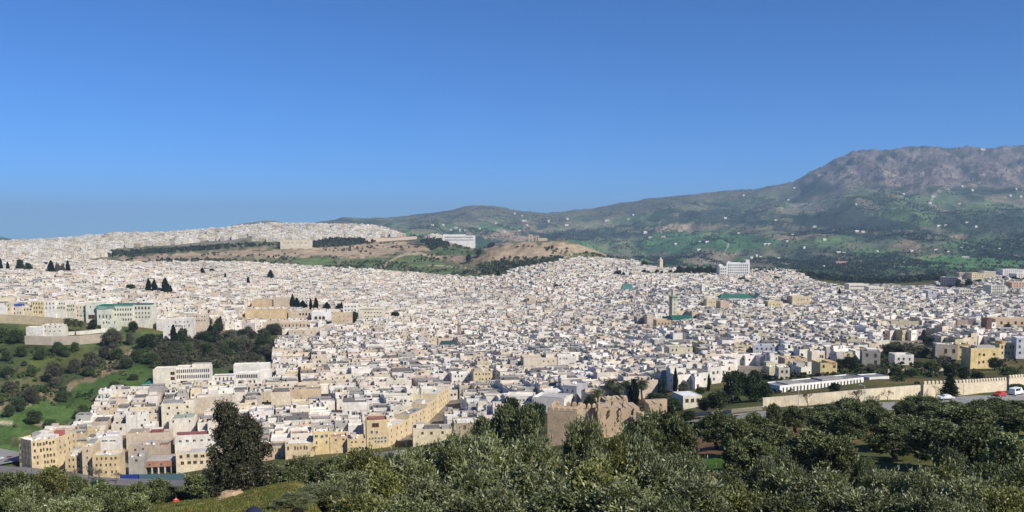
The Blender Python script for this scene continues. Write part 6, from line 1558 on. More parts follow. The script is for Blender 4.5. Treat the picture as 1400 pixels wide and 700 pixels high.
for n_, k in enumerate(idx):
    q = QC[k]; y = cen[k, 1]
    w = math.hypot(*(q[1] - q[0])); d = math.hypot(*(q[3] - q[0]))
    if w < 3 or d < 3: continue
    P_ = house_plan(Uc[k], Vc_[k], y, w, d)
    h = min(P_['h'], limit_top(q, zc[k], P_['h']))
    if h < 2.6: continue
    P_['h'] = h
    if h < P_['par'] + 2.2: P_['par'] = max(.3, h - 2.2)
    vis = -15 < Uc[k] < 1415
    if len(HOUSES) < N_IND and vis:
        c = (cen[k, 0], cen[k, 1]); z0 = zc[k]
        root = empty('house', (c[0], c[1], z0))
        ql = rel([tuple(p) for p in q], c)
        W, R = MB(), MB(); zb = zlow[k] - z0 - 1.0
        rooms_ = P_['rooms']; P_['rooms'] = []
        emit(W, R, None, ql, zb, P_, h, P_['court'])
        W.build('wall', M_PLASTER, root); R.build('roof', M_PLASTER, root)
        inn = inset(ql, .3)
        for rm in rooms_:
            b = MB(); room(b, inn, rm[0], rm[1], rm[2], rm[3], h - P_['par'] - .02, h - P_['par'] + rm[4], rm[5], rm[6], rm[7])
            b.build('roof_room' if rm[1] - rm[0] > .06 else 'terrace_wall', M_PLASTER, root)
        for e, t, z, ww, wh in overlap_fix(P_['wins'], min(w, d)):
            if z > .6 and z + wh < h - .2: put_window(root, hr.choice(['cream', 'white', 'grey', 'brown']), ql[e], ql[(e + 1) % 4], t, z, ww, wh)
        if h > 3.4: put_window(root, 'door', ql[0], ql[1], hr.uniform(.2, .8), max(.02, ztf(*q[0]) - z0), 1.1, 2.1, 'door')
        nd_ = hr.choice([0, 0, 1, 1, 2, 3])
        for _ in range(nd_):
            p = lerp2(inn, hr.uniform(.1, .9), hr.uniform(.05, .4))
            o = link('satellite_dish', WIN['dish'], root, (p[0], p[1], h - P_['par'] + .7)); o.rotation_euler = (math.radians(55), 0, math.radians(hr.uniform(20, 60)))
        if hr.random() < .2:
            p = lerp2(inn, hr.uniform(.2, .8), hr.uniform(.2, .8)); link('water_tank', WIN['tank'], root, (p[0], p[1], h - P_['par']))
        root['group'] = 'flat roofed houses of the old town'; root['category'] = 'house'
        root['_u'], root['_v'] = proj(c[0], c[1], z0 + h * .7)
        HOUSES.append((root, P_, len(rooms_), nd_))
    else:
        z0 = zc[k]
        ql = [tuple(p) for p in q]
        P_['par'] = min(P_['par'], h - .5)
        T = MB.__new__(MB); T = MASS
        n0 = len(MASS.v); nw = 0
        emit(MASS, MASS, MASS, ql, zlow[k] - z0 - 1.0, P_, h, P_['court'] if y < 900 else None)
        for e, t, z, ww, wh in (P_['wins'] if y < 1500 else P_['wins'][:2]):
            if z < .4 or z + wh > h - .2: continue
            a, b = ql[e], ql[(e + 1) % 4]; L = math.hypot(b[0] - a[0], b[1] - a[1]); ex, ey = (b[0] - a[0]) / L, (b[1] - a[1]) / L
            nx, ny = ey * .05, -ex * .05; mx, my = a[0] + (b[0] - a[0]) * t + nx, a[1] + (b[1] - a[1]) * t + ny; g = ww / 2
            nw += 1
            MASS.face([(mx - ex * g, my - ey * g, z), (mx + ex * g, my + ey * g, z), (mx + ex * g, my + ey * g, z + wh), (mx - ex * g, my - ey * g, z + wh)], (.04, .038, .04))
        inn = inset(ql, .28); f = h - P_['par']
        for rm in P_['rooms']:
            if rm[1] - rm[0] < .06 or hr.random() < .35: continue
            s_ = hr.uniform(rm[0], max(rm[0], rm[1] - .12)); t_ = rm[2] - .012
            a, b = lerp2(inn, s_, t_), lerp2(inn, min(.99, s_ + hr.uniform(.07, .2)), t_); zz = f + rm[4] - rm[7] - .15
            MASS.face([(a[0], a[1], f + .1), (b[0], b[1], f + .1), (b[0], b[1], zz), (a[0], a[1], zz)], (.05, .045, .045))
        for i in range(n0, len(MASS.v)): p = MASS.v[i]; MASS.v[i] = (p[0], p[1], p[2] + z0)
tag(MASS.build('house_mass', M_PLASTER), 'dense mass of smaller flat roofed white and beige houses filling the far old town', 'houses', kind='stuff')
print('houses', len(idx), 'mass faces', len(MASS.f))

# ------------------------------------------------------------------ the new town on the plateau
T1 = [(-60, 350), (60, 346), (100, 344), (180, 339), (260, 333), (345, 326), (380, 322), (345, 310), (260, 316), (180, 320), (100, 327), (0, 333), (-60, 333)]
T1B = [(-20, 352), (60, 350), (115, 346), (150, 343), (150, 350), (100, 356), (-20, 358)]
T2 = [(350, 330), (385, 331), (430, 329), (500, 326), (570, 322), (606, 330), (612, 318), (585, 313), (540, 308), (480, 307), (400, 306), (350, 310)]
def plateau():
    M = MB(); r = random.Random(5)
    pts = []
    for poly, n, s0, s1, h0, h1 in ((T1, 1500, 14, 28, 6, 14), (T1B, 240, 12, 20, 6, 11), (T2, 1250, 14, 28, 6, 13)):
        placed = 0; tries = 0; grid = set()
        while placed < n and tries < n * 14:
            tries += 1
            u0 = min(p[0] for p in poly); u1 = max(p[0] for p in poly)
            Y = math.exp(r.uniform(math.log(1900), math.log(4300))); u = r.uniform(u0, u1)
            x = (u - 700) / F / cp * Y; z = ztf(x, Y)
            uu, vv = proj(x, Y, z)
            if not pip(uu, vv, poly): continue
            if pip(uu, vv, [(380, 322), (432, 322), (432, 345), (380, 345)]) and Y < 2400: continue
            if 600 < uu < 655 and Y < 2650: continue
            g = (int(x / 24), int(Y / 24))
            if g in grid: continue
            grid.add(g); placed += 1
            w, d, h = r.uniform(s0, s1), r.uniform(10, 16), r.uniform(h0, h1)
            a = r.choice([.1, .25, -.1]) + r.uniform(-.1, .1); c_, s_ = math.cos(a), math.sin(a)
            q = [(x + c_ * p - s_ * t, Y + s_ * p + c_ * t) for p, t in ((-w / 2, 0), (w / 2, 0), (w / 2, d), (-w / 2, d))]
            f_ = r.uniform(.78, 1.05); col = tuple(c * f_ for c in r.choice([WHITE, WHITE, WARM, WARM, (.66, .59, .47), (.60, .52, .40)]))
            M.hexa([(p[0], p[1], z - 6) for p in q], [(p[0], p[1], z + h) for p in q], col, bottom=False)
            room(M, q, .3, .6, .3, .7, z + h, z + h + 2.5, col, col)
            for fl in range(int(h / 3.2)):
                for k in range(int(w / 4)):
                    if r.random() < .25: continue
                    zz = z + h - 2.4 - 3.2 * fl; t = (k + .3) * 4 / w; t2 = t + 1.7 / w
                    if t2 > .97: continue
                    p0, p1 = lerp2(q, t, -.006), lerp2(q, t2, -.006)
                    M.face([(p0[0], p0[1], zz), (p1[0], p1[1], zz), (p1[0], p1[1], zz + 1.5), (p0[0], p0[1], zz + 1.5)], (.04, .038, .038))
    tag(M.build('new_town_houses', M_PLASTER), 'pale blocks of the new town packed along the plateau skyline', 'houses', kind='stuff')
plateau()

# ------------------------------------------------------------------ far trees: scrub of the hill, belt below the plateau, olive groves of the mountain
def far_trees(name, label, pts, size, cols, quads, seed):
    """pts: world (x, y, z); each tree a tuft of crossed leaf-clump faces"""
    r = np.random.default_rng(seed)
    n = len(pts)
    s = size * r.uniform(.6, 1.4, n)
    c = np.repeat(pts, quads, 0); ss = np.repeat(s, quads)[:, None]
    off = r.normal(size=(n * quads, 3)); off /= np.linalg.norm(off, axis=1, keepdims=True); off[:, 2] = np.abs(off[:, 2])
    c = c + off * ss * np.array([.42, .42, .62]) + np.array([0, 0, .15]) * ss
    d = r.normal(size=(n * quads, 3)) + off
    col = np.array(cols)[r.integers(0, len(cols), n)] * r.uniform(.75, 1.25, (n, 1))
    V, Q, C = leaf_cloud(r, c, d, 1.0, .75, np.repeat(col, quads, 0))
    V = ((V.reshape(-1, 4, 3) - c[:, None]) * (ss[:, None] * .62) + c[:, None]).reshape(-1, 3)
    return tag(link(name, np_mesh(name, V, Q, C, M_LEAFF)), label, 'trees', kind='stuff')
def scatter(n, poly, y0, y1, seed, dens=None, zlo=-1e9):
    r = np.random.default_rng(seed); out = []
    u0 = min(p[0] for p in poly); u1 = max(p[0] for p in poly)
    while len(out) < n:
        m = 20000
        Y = np.exp(r.uniform(math.log(y0), math.log(y1), m)); u = r.uniform(u0, u1, m)
        x = (u - 700) / F / cp * Y; z = zt(x, Y); uu, vv = proj(x, Y, z)
        k = in_poly(uu, vv, poly)
        if dens is not None: k &= r.random(m) < dens(x, Y, uu, vv)
        out.extend(np.stack([x, Y, z], 1)[k].tolist())
        if not k.any(): break
    return np.array(out[:n])
FT = [(.03, .045, .028), (.04, .055, .03), (.05, .06, .035), (.024, .036, .022)]
p = np.concatenate([scatter(520, [(112, 350), (150, 345), (230, 341), (330, 334), (384, 332), (384, 336), (330, 339), (230, 346), (150, 350)], 1900, 3000, 1), scatter(420, [(425, 333), (450, 327), (510, 328), (515, 332), (470, 337), (428, 339)], 2000, 2900, 2),
                    scatter(300, [(575, 330), (610, 322), (614, 336), (590, 342)], 2000, 2800, 3), scatter(260, [(650, 334), (665, 324), (682, 330), (672, 338)], 2000, 2800, 4), scatter(160, [(350, 312), (400, 307), (400, 312), (360, 318)], 2700, 4200, 5)])
far_trees('tree_belt', 'dark belt of trees along the rim below the plateau town', p, 6.5, [(.045, .06, .04), (.06, .075, .045), (.07, .085, .05), (.036, .05, .034)], 16, 1)
mid = scatter(1150, [(150, 366), (150, 350), (350, 345), (520, 333), (660, 335), (760, 338), (860, 356), (840, 366), (760, 366), (650, 384), (520, 374), (420, 368), (330, 362)], 1650, 2500, 6, lambda x, y, u, v: sstep(-.02, .22, fbm(x / 90, y / 90, 3)) * .8 + .04)
p = np.concatenate([mid, scatter(420, [(650, 362), (700, 352), (770, 352), (765, 362), (700, 372), (660, 376)], 1600, 2100, 7)])
far_trees('hill_scrub', 'dark trees and shrubs dotted over the bare hill behind the town', p, 4.8, [(.045, .06, .034), (.06, .075, .04), (.07, .085, .045)], 14, 2)
mtp = [(560, 325), (560, 297), (660, 283), (740, 290), (880, 274), (1050, 254), (1110, 240), (1200, 230), (1420, 230), (1420, 375), (1110, 385), (900, 372), (740, 335)]
p = scatter(21000, mtp, 2500, 9000, 8, lambda x, y, u, v: (sstep(-.08, .25, fbm(x / 260, y / 420, 4)) * .9 + .08) * np.where(fbm(x / 500, y / 800, 4) > .05, 1.0, .55))
far_trees('mountain_groves', 'olive groves and scrub speckling the green mountain slopes', p, 8.0, [(.036, .052, .034), (.046, .064, .04), (.055, .072, .045)], 7, 3)
p = scatter(1500, [(1000, 372), (1110, 376), (1230, 378), (1290, 378), (1285, 398), (1220, 400), (1150, 402), (1105, 392)], 1700, 2900, 9)
far_trees('valley_wood', 'dark wood in the valley between the town and the mountain', p, 9.0, FT, 14, 4)
p = scatter(420, [(1050, 248), (1100, 232), (1190, 204), (1330, 202), (1420, 200), (1420, 250), (1200, 246)], 7000, 9200, 10)
far_trees('summit_scrub', 'sparse dark scrub on the rocky mountain top', p, 12, FT, 7, 5)

p = scatter(380, VP1, 440, 720, 11, lambda x, y, u, v: (sstep(-.1, .2, fbm(x / 30, y / 30, 3)) * .9 + .03) * np.where(in_poly(u, v, [(-60, 600), (-60, 560), (60, 548), (140, 512), (205, 490), (212, 512), (160, 540), (90, 583), (20, 600)]), .12, 1.0))
far_trees('valley_scrub', 'low green scrub covering the sides of the valley', p, 2.2, [(.06, .10, .034), (.05, .08, .03), (.09, .11, .045), (.12, .115, .07)], 16, 6)
p = scatter(1500, VP2, 520, 760, 12)
far_trees('olive_scrub', 'grey green scrub wood above the school', p, 3.0, [(.075, .085, .045), (.06, .075, .036), (.10, .10, .065), (.12, .11, .08)], 16, 7)
p = scatter(700, [(1060, 500), (1200, 462), (1340, 480), (1400, 500), (1400, 520), (1260, 528), (1190, 515), (1060, 540), (960, 560), (950, 540)], 285, 560, 13, lambda x, y, u, v: sstep(-.05, .2, fbm(x / 25, y / 25, 3)) * .9 + .03)
far_trees('garden_scrub', 'garden shrubs among the houses behind the road wall', p, 2.0, [(.06, .085, .034), (.045, .065, .028), (.10, .10, .065)], 18, 8)
# ------------------------------------------------------------------ farmhouses on the mountain
FARMS = [(866, 295, 3), (830, 302.5, 8), (859, 301, 5), (882.5, 319, 7), (889, 326, 6), (907, 324.5, 8), (930, 317, 9), (924, 335, 4), (958, 332, 6), (967, 331.5, 8), (956, 343, 7), (1017, 268, 4), (992, 299.5, 6), (1047, 335, 6), (704, 293, 3), (714, 296, 3), (776, 300, 4), (775, 309, 7), (710, 317, 4), (717, 303, 9), (750, 304, 3),
 (1086, 258, 3), (1078, 274.5, 4), (1061, 302, 6), (1114, 311, 6), (1172, 317, 9), (1180, 318, 6), (1127.5, 329, 7), (1077, 331, 6), (1084, 322, 5), (1052, 335, 6), (1147, 346, 9), (1154, 346.5, 5), (1065, 354, 5), (1171, 281, 4), (1236, 267, 4), (1272, 279, 6), (1276, 269, 7), (1316, 256, 4), (1330, 261, 6), (1292, 290, 6), (1312, 280.5, 4), (1284, 309.5, 8), (1293, 309, 5), (1322, 305, 6), (1335, 311, 6),
 (1382, 269, 4), (1396, 270.5, 4), (1390, 260, 3), (1344, 204.4, 12), (1200, 345, 3), (1247, 344, 6), (1256, 344, 6), (1280, 342, 8), (1297, 346, 4), (1332, 352, 6), (1320, 353, 12), (1367, 342, 4), (1315, 341, 4), (1151, 361, 20), (1127, 366, 4), (591, 309, 4), (606, 309, 4), (623, 313, 6), (616, 316, 4), (636, 316, 5), (629, 316, 3), (678, 307, 3), (656, 314, 3), (720, 309, 3), (750, 303, 3), (1035, 351, 4), (1028, 353, 5), (1040, 353, 4), (690, 318, 4), (1100, 340, 4), (1010, 320, 5)]
def farm_meshes():
    out = []
    for asp in (.9, 1.6, 2.6):
        W = MB(); W.box(-asp / 2, asp / 2, 0, .9, -.6, .62, (1, 1, 1)); R = MB()
        a = [(-asp / 2 - .04, -.04, .62), (asp / 2 + .04, -.04, .62), (asp / 2 + .04, .94, .62), (-asp / 2 - .04, .94, .62)]
        r0, r1 = (-asp / 2 - .04, .45, .86), (asp / 2 + .04, .45, .86)
        R.face([a[0], a[1], r1, r0], (1, 1, 1)); R.face([a[2], a[3], r0, r1], (1, 1, 1)); R.face([a[1], a[2], r1], (1, 1, 1)); R.face([a[3], a[0], r0], (1, 1, 1))
        G = MB(); n = int(asp * 3)
        for k in range(n): x = -asp / 2 + (k + .5) * asp / n; G.box(x - .06, x + .06, -.02, 0, .2, .42, (.04, .04, .05))
        out.append((W, R, G, asp))
    return out
FM = farm_meshes(); FARM = []
fcache = {}
for i, (u, v, wpx) in enumerate(FARMS):
    p = at(u, v)
    if p is None: p = at(u, v + 1.5)
    wm = max(wpx * .75, 2.7) * p.y / F
    k = 0 if wpx <= 4 else (1 if wpx <= 7 else 2)
    col = random.choice([WHITE, WHITE, (.78, .77, .75), WARM]); roof = random.choice([WHITE, WHITE, WARM, (.45, .2, .14)] if wpx > 5 else [WHITE])
    if v < 206: col = (.66, .56, .38); roof = CREAM
    key_ = (k, col, roof)
    if key_ not in fcache:
        W, R, G, asp = FM[k]; ms = []
        for nm, m_, c in (('wall', W, col), ('roof', R, roof), ('window_row', G, None)):
            m2 = MB(); m2.v = m_.v; m2.f = m_.f; m2.c = m_.c if c is None else [c] * len(m_.f); ms.append((nm, m2.mesh(nm, M_PLASTER)))
        fcache[key_] = ms
    root = empty('farmhouse', p, random.uniform(-.3, .5)); s = wm / FM[k][3]; root.scale = (s, s, min(s, 16) * (1.0 if wpx < 10 else .8))
    for nm, me in fcache[key_]: link(nm, me, root)
    root['category'] = 'farmhouse'; root['group'] = 'farmhouses on the mountain'; root['_u'], root['_v'] = u, v
    FARM.append((root, 'white' if col != (.66, .56, .38) else 'yellowish', 'red roofed ' if roof[0] == .45 else '', 'long' if k == 2 else ('' if k == 1 else 'small')))
# ------------------------------------------------------------------ rocks, grass, people in front
def rock(u, v, wpx, label, col, seed, sx=1.0, sz=.55):
    r = np.random.default_rng(seed)
    p = at(u, v); s = wpx * p.y / F / 2
    bm = bmesh.new(); bmesh.ops.create_icosphere(bm, subdivisions=3, radius=1)
    o1 = r.uniform(0, 50)
    for vv in bm.verts:
        c = vv.co.copy(); n_ = float(fbm(np.array(c.x * 1.3 + o1), np.array(c.y * 1.3 + c.z * 1.7), 3)) * .55
        c *= 1 + n_
        c = Vector((round(c.x * 4) / 4 * .35 + c.x * .65, round(c.y * 4) / 4 * .35 + c.y * .65, c.z))
        vv.co = (c.x * s * sx, c.y * s * .9, c.z * s * sz)
    me = bpy.data.meshes.new('rock'); bm.to_mesh(me); bm.free()
    a = me.attributes.new('col', 'FLOAT_COLOR', 'FACE'); cc = np.ones((len(me.polygons), 4), np.float32); cc[:, :3] = np.array(col) * r.uniform(.8, 1.15, (len(me.polygons), 1)); a.data.foreach_set('color', cc.ravel())
    me.materials.append(M_ROCK)
    o = link('rock', me, None, p, r.uniform(0, 6)); tag(o, label, 'rock'); o['_u'], o['_v'] = u, v; HEROES.append(o)
RK = (.36, .27, .17)
rock(318, 679, 30, 'large tan boulder on the grass crest below the eucalyptus', RK, 1, 1.2, .55)
rock(332, 673, 15, 'small tan rock touching the right side of the large boulder', RK, 2)
rock(301, 684, 13, 'low flat rock left of the large boulder', (.33, .25, .15), 3, 1.3, .4)
rock(163, 698, 22, 'orange tan rock at the left end of the grass mound', (.40, .25, .13), 4, 1.3, .6)
rock(186, 691, 13, 'small pale rock on the mound right of the orange tan rock', RK, 5)
rock(274, 690, 10, 'little half buried stone in the middle of the grass mound', RK, 6, 1.2, .4)
rock(70, 695, 16, 'pale rock between the silvery olive trees at lower left', (.45, .40, .30), 7, 1.0, .8)

def grass():
    r = np.random.default_rng(5); n = 60000
    Y = r.uniform(24, 70, n); u = r.uniform(120, 480, n)
    x = (u - 700) / F / cp * Y; z = zt(x, Y)
    k = fbm(x / 2.2, Y / 2.2, 3) > -.12; x, Y, z = x[k], Y[k], z[k]; n = len(x)
    c = np.stack([x, Y, z + .05], 1); d = np.stack([r.normal(size=n) * .4, r.normal(size=n) * .4, np.ones(n)], 1)
    col = np.array([(.10, .125, .025), (.14, .14, .035), (.075, .10, .022), (.23, .185, .07)])[r.choice(4, n, p=[.4, .3, .2, .1])] * r.uniform(.75, 1.2, (n, 1))
    V, Q, C = leaf_cloud(r, c, d, .17, .035, col)
    tag(link('grass', np_mesh('grass', V, Q, C, M_LEAF)), 'short rough grass on the mound in front', 'grass', kind='stuff')
grass()

def skin_mesh(name, joints, bones, mat, col, sub=1):
    me = bpy.data.meshes.new(name); me.from_pydata([j[0] for j in joints], bones, [])
    o = bpy.data.objects.new(name, me); COL.objects.link(o)
    m = o.modifiers.new('skin', 'SKIN'); m.use_smooth_shade = True
    for i, j in enumerate(joints):
        sv = me.skin_vertices[0].data[i]; sv.radius = (j[1], j[2] if len(j) > 2 else j[1]); sv.use_root = (i == 0)
    s = o.modifiers.new('sub', 'SUBSURF'); s.levels = sub; s.render_levels = sub
    dg = bpy.context.evaluated_depsgraph_get(); dg.update()
    me2 = bpy.data.meshes.new_from_object(o.evaluated_get(dg))
    bpy.data.objects.remove(o)
    me2.name = name; me2.materials.clear(); me2.materials.append(mat)
    a = me2.attributes.new('col', 'FLOAT_COLOR', 'FACE'); c = np.ones((len(me2.polygons), 4), np.float32); c[:, :3] = col; a.data.foreach_set('color', c.ravel())
    return me2
SKIN = (.42, .26, .17)
def person(label, pos, rz, top, legs, hat=None, hair=(.012, .01, .009), seated=False, jacket=None):
    root = empty('person', pos, rz)
    # one skinned body: pelvis, spine, neck, head, arms with fingers, legs
    J = [((0, 0, .95), .15, .11), ((0, 0, 1.15), .14, .10), ((0, 0, 1.36), .17, .105), ((0, 0, 1.47), .08, .075), ((0, .01, 1.55), .058, .058), ((0, .02, 1.63), .085, .1), ((0, .01, 1.73), .078, .095)]
    B = [(0, 1), (1, 2), (2, 3), (3, 4), (4, 5), (5, 6)]
    for s in (-1, 1):
        k = len(J)
        J += [((s * .19, 0, 1.40), .06), ((s * .23, .0, 1.12), .045), ((s * .24, .1, .88), .032), ((s * .24, .13, .80), .03, .022)]
        B += [(2, k), (k, k + 1), (k + 1, k + 2), (k + 2, k + 3)]
        for f_ in range(4):
            x = s * (.215 + .016 * f_); L = (.055, .07, .065, .05)[f_]; m = len(J)
            J += [((x, .145 - .01 * f_ + .02, .745), .0095), ((x - s * .008, .155, .745 - L), .0085)]; B += [(k + 3, m), (m, m + 1)]
        m = len(J); J += [((s * .205, .165, .79), .011), ((s * .19, .18, .75), .009)]; B += [(k + 3, m), (m, m + 1)]
        k = len(J)
        J += [((s * .09, 0, .86), .095), ((s * .1, .01, .48), .062), ((s * .1, -.02, .1), .042), ((s * .11, .1, .04), .04, .03)]
        B += [(0, k), (k, k + 1), (k + 1, k + 2), (k + 2, k + 3)]
    body = skin_mesh('body', J, B, M_SKIN, SKIN); link('body', body, root)
    T = [((0, 0, .92), .175, .13), ((0, 0, 1.15), .165, .125), ((0, 0, 1.36), .195, .13), ((0, 0, 1.465), .095, .09)]; TB = [(0, 1), (1, 2), (2, 3)]
    for s in (-1, 1):
        k = len(T); T += [((s * .2, 0, 1.40), .08), ((s * .235, 0, 1.12), .065), ((s * .245, .085, .91), .05)]; TB += [(2, k), (k, k + 1), (k + 1, k + 2)]
    link('jacket', skin_mesh('jacket', T, TB, M_CLOTH, top), root)
    Lg = [((0, 0, .95), .165, .125)]; LB = []
    for s in (-1, 1):
        k = len(Lg); Lg += [((s * .095, 0, .84), .11), ((s * .105, .01, .48), .08), ((s * .105, -.02, .12), .065)]; LB += [(0, k), (k, k + 1), (k + 1, k + 2)]
    link('trousers', skin_mesh('trousers', Lg, LB, M_CLOTH, legs), root)
    for s in (-1, 1):
        b = MB(); b.box(s * .11 - .05, s * .11 + .05, -.08, .19, 0, .09, (.03, .03, .03)); b.build('shoe', M_CLOTH, root)
    n = 20; b = MB()
    prof = [(.112, 1.64), (.118, 1.70), (.108, 1.77), (.078, 1.825), (.04, 1.845), (.001, 1.85)]
    b.lathe(prof, n, hair, (0, -.005, 0)); h = b.build('hair', M_CLOTH, root, True)
    fb = MB()                                                      # face: nose, eyes, mouth, ears
    fb.hexa([(-.016, .105, 1.635), (.016, .105, 1.635), (.012, .09, 1.635), (-.012, .09, 1.635)], [(-.008, .105, 1.69), (.008, .105, 1.69), (.006, .09, 1.69), (-.006, .09, 1.69)], SKIN)
    for s in (-1, 1):
        fb.box(s * .035 - .014, s * .035 + .014, .098, .106, 1.682, 1.694, (.03, .02, .015)); fb.box(s * .092 - .01, s * .092 + .01, -.02, .02, 1.64, 1.7, SKIN)
    fb.box(-.025, .025, .098, .104, 1.598, 1.606, (.25, .1, .08)); fb.build('face', M_SKIN, root)
    if hat:
        b = MB(); b.lathe([(.128, 1.70), (.134, 1.76), (.125, 1.82), (.095, 1.868), (.05, 1.89), (.012, 1.895)], 22, hat)
        b.lathe([(.012, 1.892), (.012, 1.905), (.001, 1.908)], 8, tuple(c * 1.3 for c in hat))
        k = len(b.v); R_ = 12
        for i in range(R_ + 1):
            a = math.radians(20 + 140 * i / R_); b.v += [(math.cos(a) * .126, math.sin(a) * .126, 1.715), (math.cos(a) * .16, math.sin(a) * .235, 1.69)]
        for i in range(R_): b.f.append((k + 2 * i, k + 2 * i + 1, k + 2 * i + 3, k + 2 * i + 2)); b.c.append(hat)
        b.build('cap', M_CLOTH, root, True)
    tag(root, label, 'person'); root['_u'], root['_v'] = proj(pos[0], pos[1], pos[2] + 1.6); HEROES.append(root)
def stand(u, v, Y, lab, rz, top, legs, hat=None, hgt=1.9):
    p = on(u, Y); z = ray(u, v)[1] * Y - hgt
    person(lab, Vector((p.x, p.y, z)), rz, top, legs, hat)
    return p, z
YA = 9.6
for u, v, lab, rz, top, legs, hat, hgt in ((340, 692.5, 'person in a dark blue cap standing just below the camera', .15, (.05, .05, .06), (.04, .05, .08), (.02, .025, .06), 1.905), (401, 694, 'dark haired person standing beside the person in the blue cap', -.2, (.02, .02, .022), (.03, .03, .04), None, 1.85)):
    # depth where a standing person's head top reaches that photo row
    ys = np.linspace(6, 30, 400); f_ = [ztf((u - 700) / F / cp * y, y) + hgt - ray(u, v)[1] * y for y in ys]
    k = int(np.argmin(np.abs(f_))); stand(u, v, ys[k], lab, rz, top, legs, hat, hgt)
def red_person():
    u, v = 232, 676.5
    ys = np.linspace(66, 110, 400); f_ = [ztf((u - 700) / F / cp * y, y) + 1.85 - ray(u, v)[1] * y for y in ys]
    k = int(np.argmin(np.abs(f_))); p = on(u, ys[k])
    person('person in a bright red jacket behind the crest of the grass mound', p, .3, (.55, .02, .015), (.02, .02, .03))
red_person()

# ------------------------------------------------------------------ labels that single each repeat out
MARKS = [(45, 615, 'the curved apartment house'), (168, 654, 'the blue hoarding'), (213, 640, 'the red brick house'), (206, 522, 'the green pyramid roof'), (260, 512, 'the school wing'), (340, 510, 'the long white block'), (319, 560, 'the eucalyptus'), (262, 605, 'the maroon canopy house'),
         (287, 553, 'the blank pinkish wall'), (410, 540, 'the blank tan house'), (437, 606, 'the cream yellow house'), (513, 592, 'the tall corner house'), (575, 565, 'the street front'), (483, 558, 'the dark pitched shed'), (643, 586, 'the white-roofed brown house'), (632, 518, 'the small yellow house'),
         (739, 497, 'the broad cream house'), (780, 540, 'the dark blue shaded house'), (710, 548, 'the white house by the pines'), (830, 575, 'the castle ruin'), (840, 530, 'the palms'), (925, 522, 'the lone cypress'), (950, 548, 'the white roofed shed'), (1020, 525, 'the big dark trees'),
         (1120, 525, 'the long white building'), (1090, 495, 'the orange winged house'), (1046, 480, 'the pale blue house'), (1194, 490, 'the grey shaded house'), (1240, 492, 'the low white house'), (1296, 482, 'the stone coloured house'), (1350, 488, 'the big yellow house'), (1320, 530, 'the merlon wall'), (1303, 528, 'the dark conifer'), (1108, 542, 'the leafless tree'),
         (1394, 444, 'the upper right tan house'), (1240, 444, 'the khaki house'), (930, 483, 'the row-windowed cream house'), (920, 417, 'the tall minaret'), (440, 434, 'the white arcade house'), (508, 429, 'the cream school'), (150, 430, 'the hotel'), (88, 464, 'the stone retaining wall'), (50, 437, 'the ochre wall'), (235, 446, 'the large white house'),
         (1005, 368, 'the big white hotel'), (1184, 394, 'the banded white building'), (1340, 380, 'the suburb blocks'), (960, 396, 'the short white minaret'), (903, 361, 'the brow minaret'), (730, 324, 'the ruined tomb'), (628, 327, 'the plateau school'), (405, 334, 'the cream fort'), (1344, 204, 'the summit building'), (1240, 228, 'the rocky summit'), (1151, 361, 'the longest farmhouse'), (275, 685, 'the grass mound'), (232, 684, 'the red jacket'), (971, 632, 'the bright green grass patch'), (1393, 543, 'the white van'), (8, 632, 'the parked cars'), (470, 640, 'the street mouth'), (1165, 500, 'the dark tree clump'), (1245, 300, 'the bright green field'), (940, 330, 'the green lower slope')]
ORD = ['', 'second ', 'third ', 'fourth ', 'fifth ', 'sixth ', 'seventh ', 'eighth ', 'ninth ', 'tenth ', 'eleventh ', 'twelfth ', 'thirteenth ', 'fourteenth ', 'fifteenth ', 'sixteenth ', 'seventeenth ', 'eighteenth ', 'nineteenth ', 'twentieth ', 'twenty-first ', 'twenty-second ', 'twenty-third ', 'twenty-fourth ', 'twenty-fifth ', 'twenty-sixth ', 'twenty-seventh ', 'twenty-eighth ', 'twenty-ninth ', 'thirtieth ']
def auto_labels(items, skip=()):
    """items: (object, description, u, v). Same description near the same mark gets an ordinal counted outward."""
    buckets = {}
    for o, desc, u, v in items:
        best = None
        for mu, mv, nm in MARKS:
            if nm in skip: continue
            dx, dy = u - mu, (v - mv) * 1.8
            d = math.hypot(dx, dy)
            if d < 2 and desc.split()[-1] in nm: continue
            if best is None or d < best[0]:
                rel_ = ('right of' if dx > 0 else 'left of') if abs(dx) > abs(dy) else ('in front of' if dy > 0 else 'behind')
                best = (d, rel_, nm)
        buckets.setdefault((desc, best[1], best[2]), []).append((best[0], o))
    for (desc, rel_, nm), lst in buckets.items():
        lst.sort(key=lambda t: t[0])
        for k, (d, o) in enumerate(lst):
            if len(lst) == 1: o['label'] = f'{desc} {rel_} {nm}'
            else: o['label'] = f'{desc}, {"nearest" if k == 0 else ORD[min(k, 29)] + "nearest"} {rel_} {nm}'
items = []
for root, P_, nr, nd_ in HOUSES:
    st = 'low' if P_['h'] < 5.5 else ('tall' if P_['h'] > 10.5 else 'two-storey')
    rf = P_['rname'] + ' roof'
    ft = 'with courtyard' if P_['court'] else ('with bare terrace' if nr == 0 else 'with rooftop rooms' if nr > 1 else 'with rooftop room')
    items.append((root, f"{st} {P_['cname']} house {ft}", root['_u'], root['_v']))
auto_labels(items)
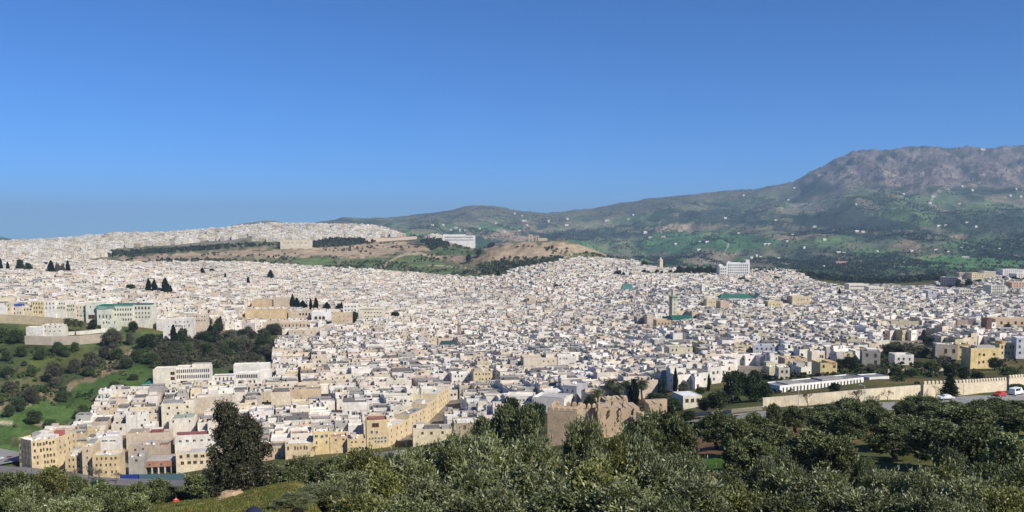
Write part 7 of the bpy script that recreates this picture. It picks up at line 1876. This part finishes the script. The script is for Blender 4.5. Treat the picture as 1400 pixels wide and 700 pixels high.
KN = {'olive': {SILV: 'silvery olive tree', YEL: 'yellow green olive tree', MID: 'grey green olive tree', DKG: 'dark olive tree'}, 'round': 'dark green broadleaf tree', 'scrub': 'green bush', 'grey': 'greyish brown bush', 'cypress': 'dark slender cypress', 'palm': 'palm with arching fronds', 'bare': 'leafless tree', 'conifer': 'dark conical conifer', 'eucalyptus': 'eucalyptus'}
items = []
for o, u, v, kind, Y in TREES:
    if o.get('label'): continue
    tint = None
    for c in o.children:
        if c.name.startswith('crown'): tint = tuple(round(x, 2) for x in c.color[:3])
    if kind.startswith('olive'):
        d = next((nm for t, nm in KN['olive'].items() if tuple(round(x, 2) for x in t) == tint), 'olive tree'); g = 'olive trees of the grove in front'
    else:
        d = KN[kind]
        if kind == 'round' and tint == (1.0, 1.0, 1.0): d = 'mid green broadleaf tree'
        if kind in ('scrub',) and tint == (.84, .9, .78): d = 'dark green bush'
        g = {'round': 'broadleaf trees among the houses', 'cypress': 'cypress trees among the houses', 'palm': 'palms in the gardens', 'bare': 'leafless winter trees', 'scrub': 'bushes of the green valley', 'grey': 'bushes of the green valley', 'conifer': 'conifers'}[kind]
    o['group'] = g
    items.append((o, d, u, v + 6))
auto_labels(items, ('the lone cypress', 'the big dark trees', 'the palms', 'the leafless tree', 'the dark conifer', 'the dark tree clump'))
auto_labels([(o, ' '.join(f'{sz} {c} {rf}farmhouse'.split()), o['_u'], o['_v']) for o, c, rf, sz in FARM], ('the longest farmhouse',))
for o in list(bpy.data.objects):
    if 'label' in o and len(o['label'].split()) > 16: o['label'] = o['label'].replace(' the ', ' ')
    for k in ('_u', '_v'):
        if k in o: del o[k]
# ------------------------------------------------------------------ the air
def build_haze():
    b = MB(); b.box(-30000, 30000, -75, 30000, -460, 930, (1, 1, 1))
    me = b.mesh('haze', M_PLASTER)
    me.materials.clear()
    m = bpy.data.materials.new('air'); m.use_nodes = True
    nt = m.node_tree
    for n in list(nt.nodes): nt.nodes.remove(n)
    out = nt.nodes.new('ShaderNodeOutputMaterial'); v = nt.nodes.new('ShaderNodeVolumePrincipled')
    v.inputs['Color'].default_value = (.43, .63, .87, 1)
    v.inputs['Density'].default_value = 6.2e-5
    v.inputs['Anisotropy'].default_value = 0.0
    nt.links.new(v.outputs[0], out.inputs['Volume'])
    me.materials.append(m)
    tag(link('haze', me), kind='stuff')
build_haze()
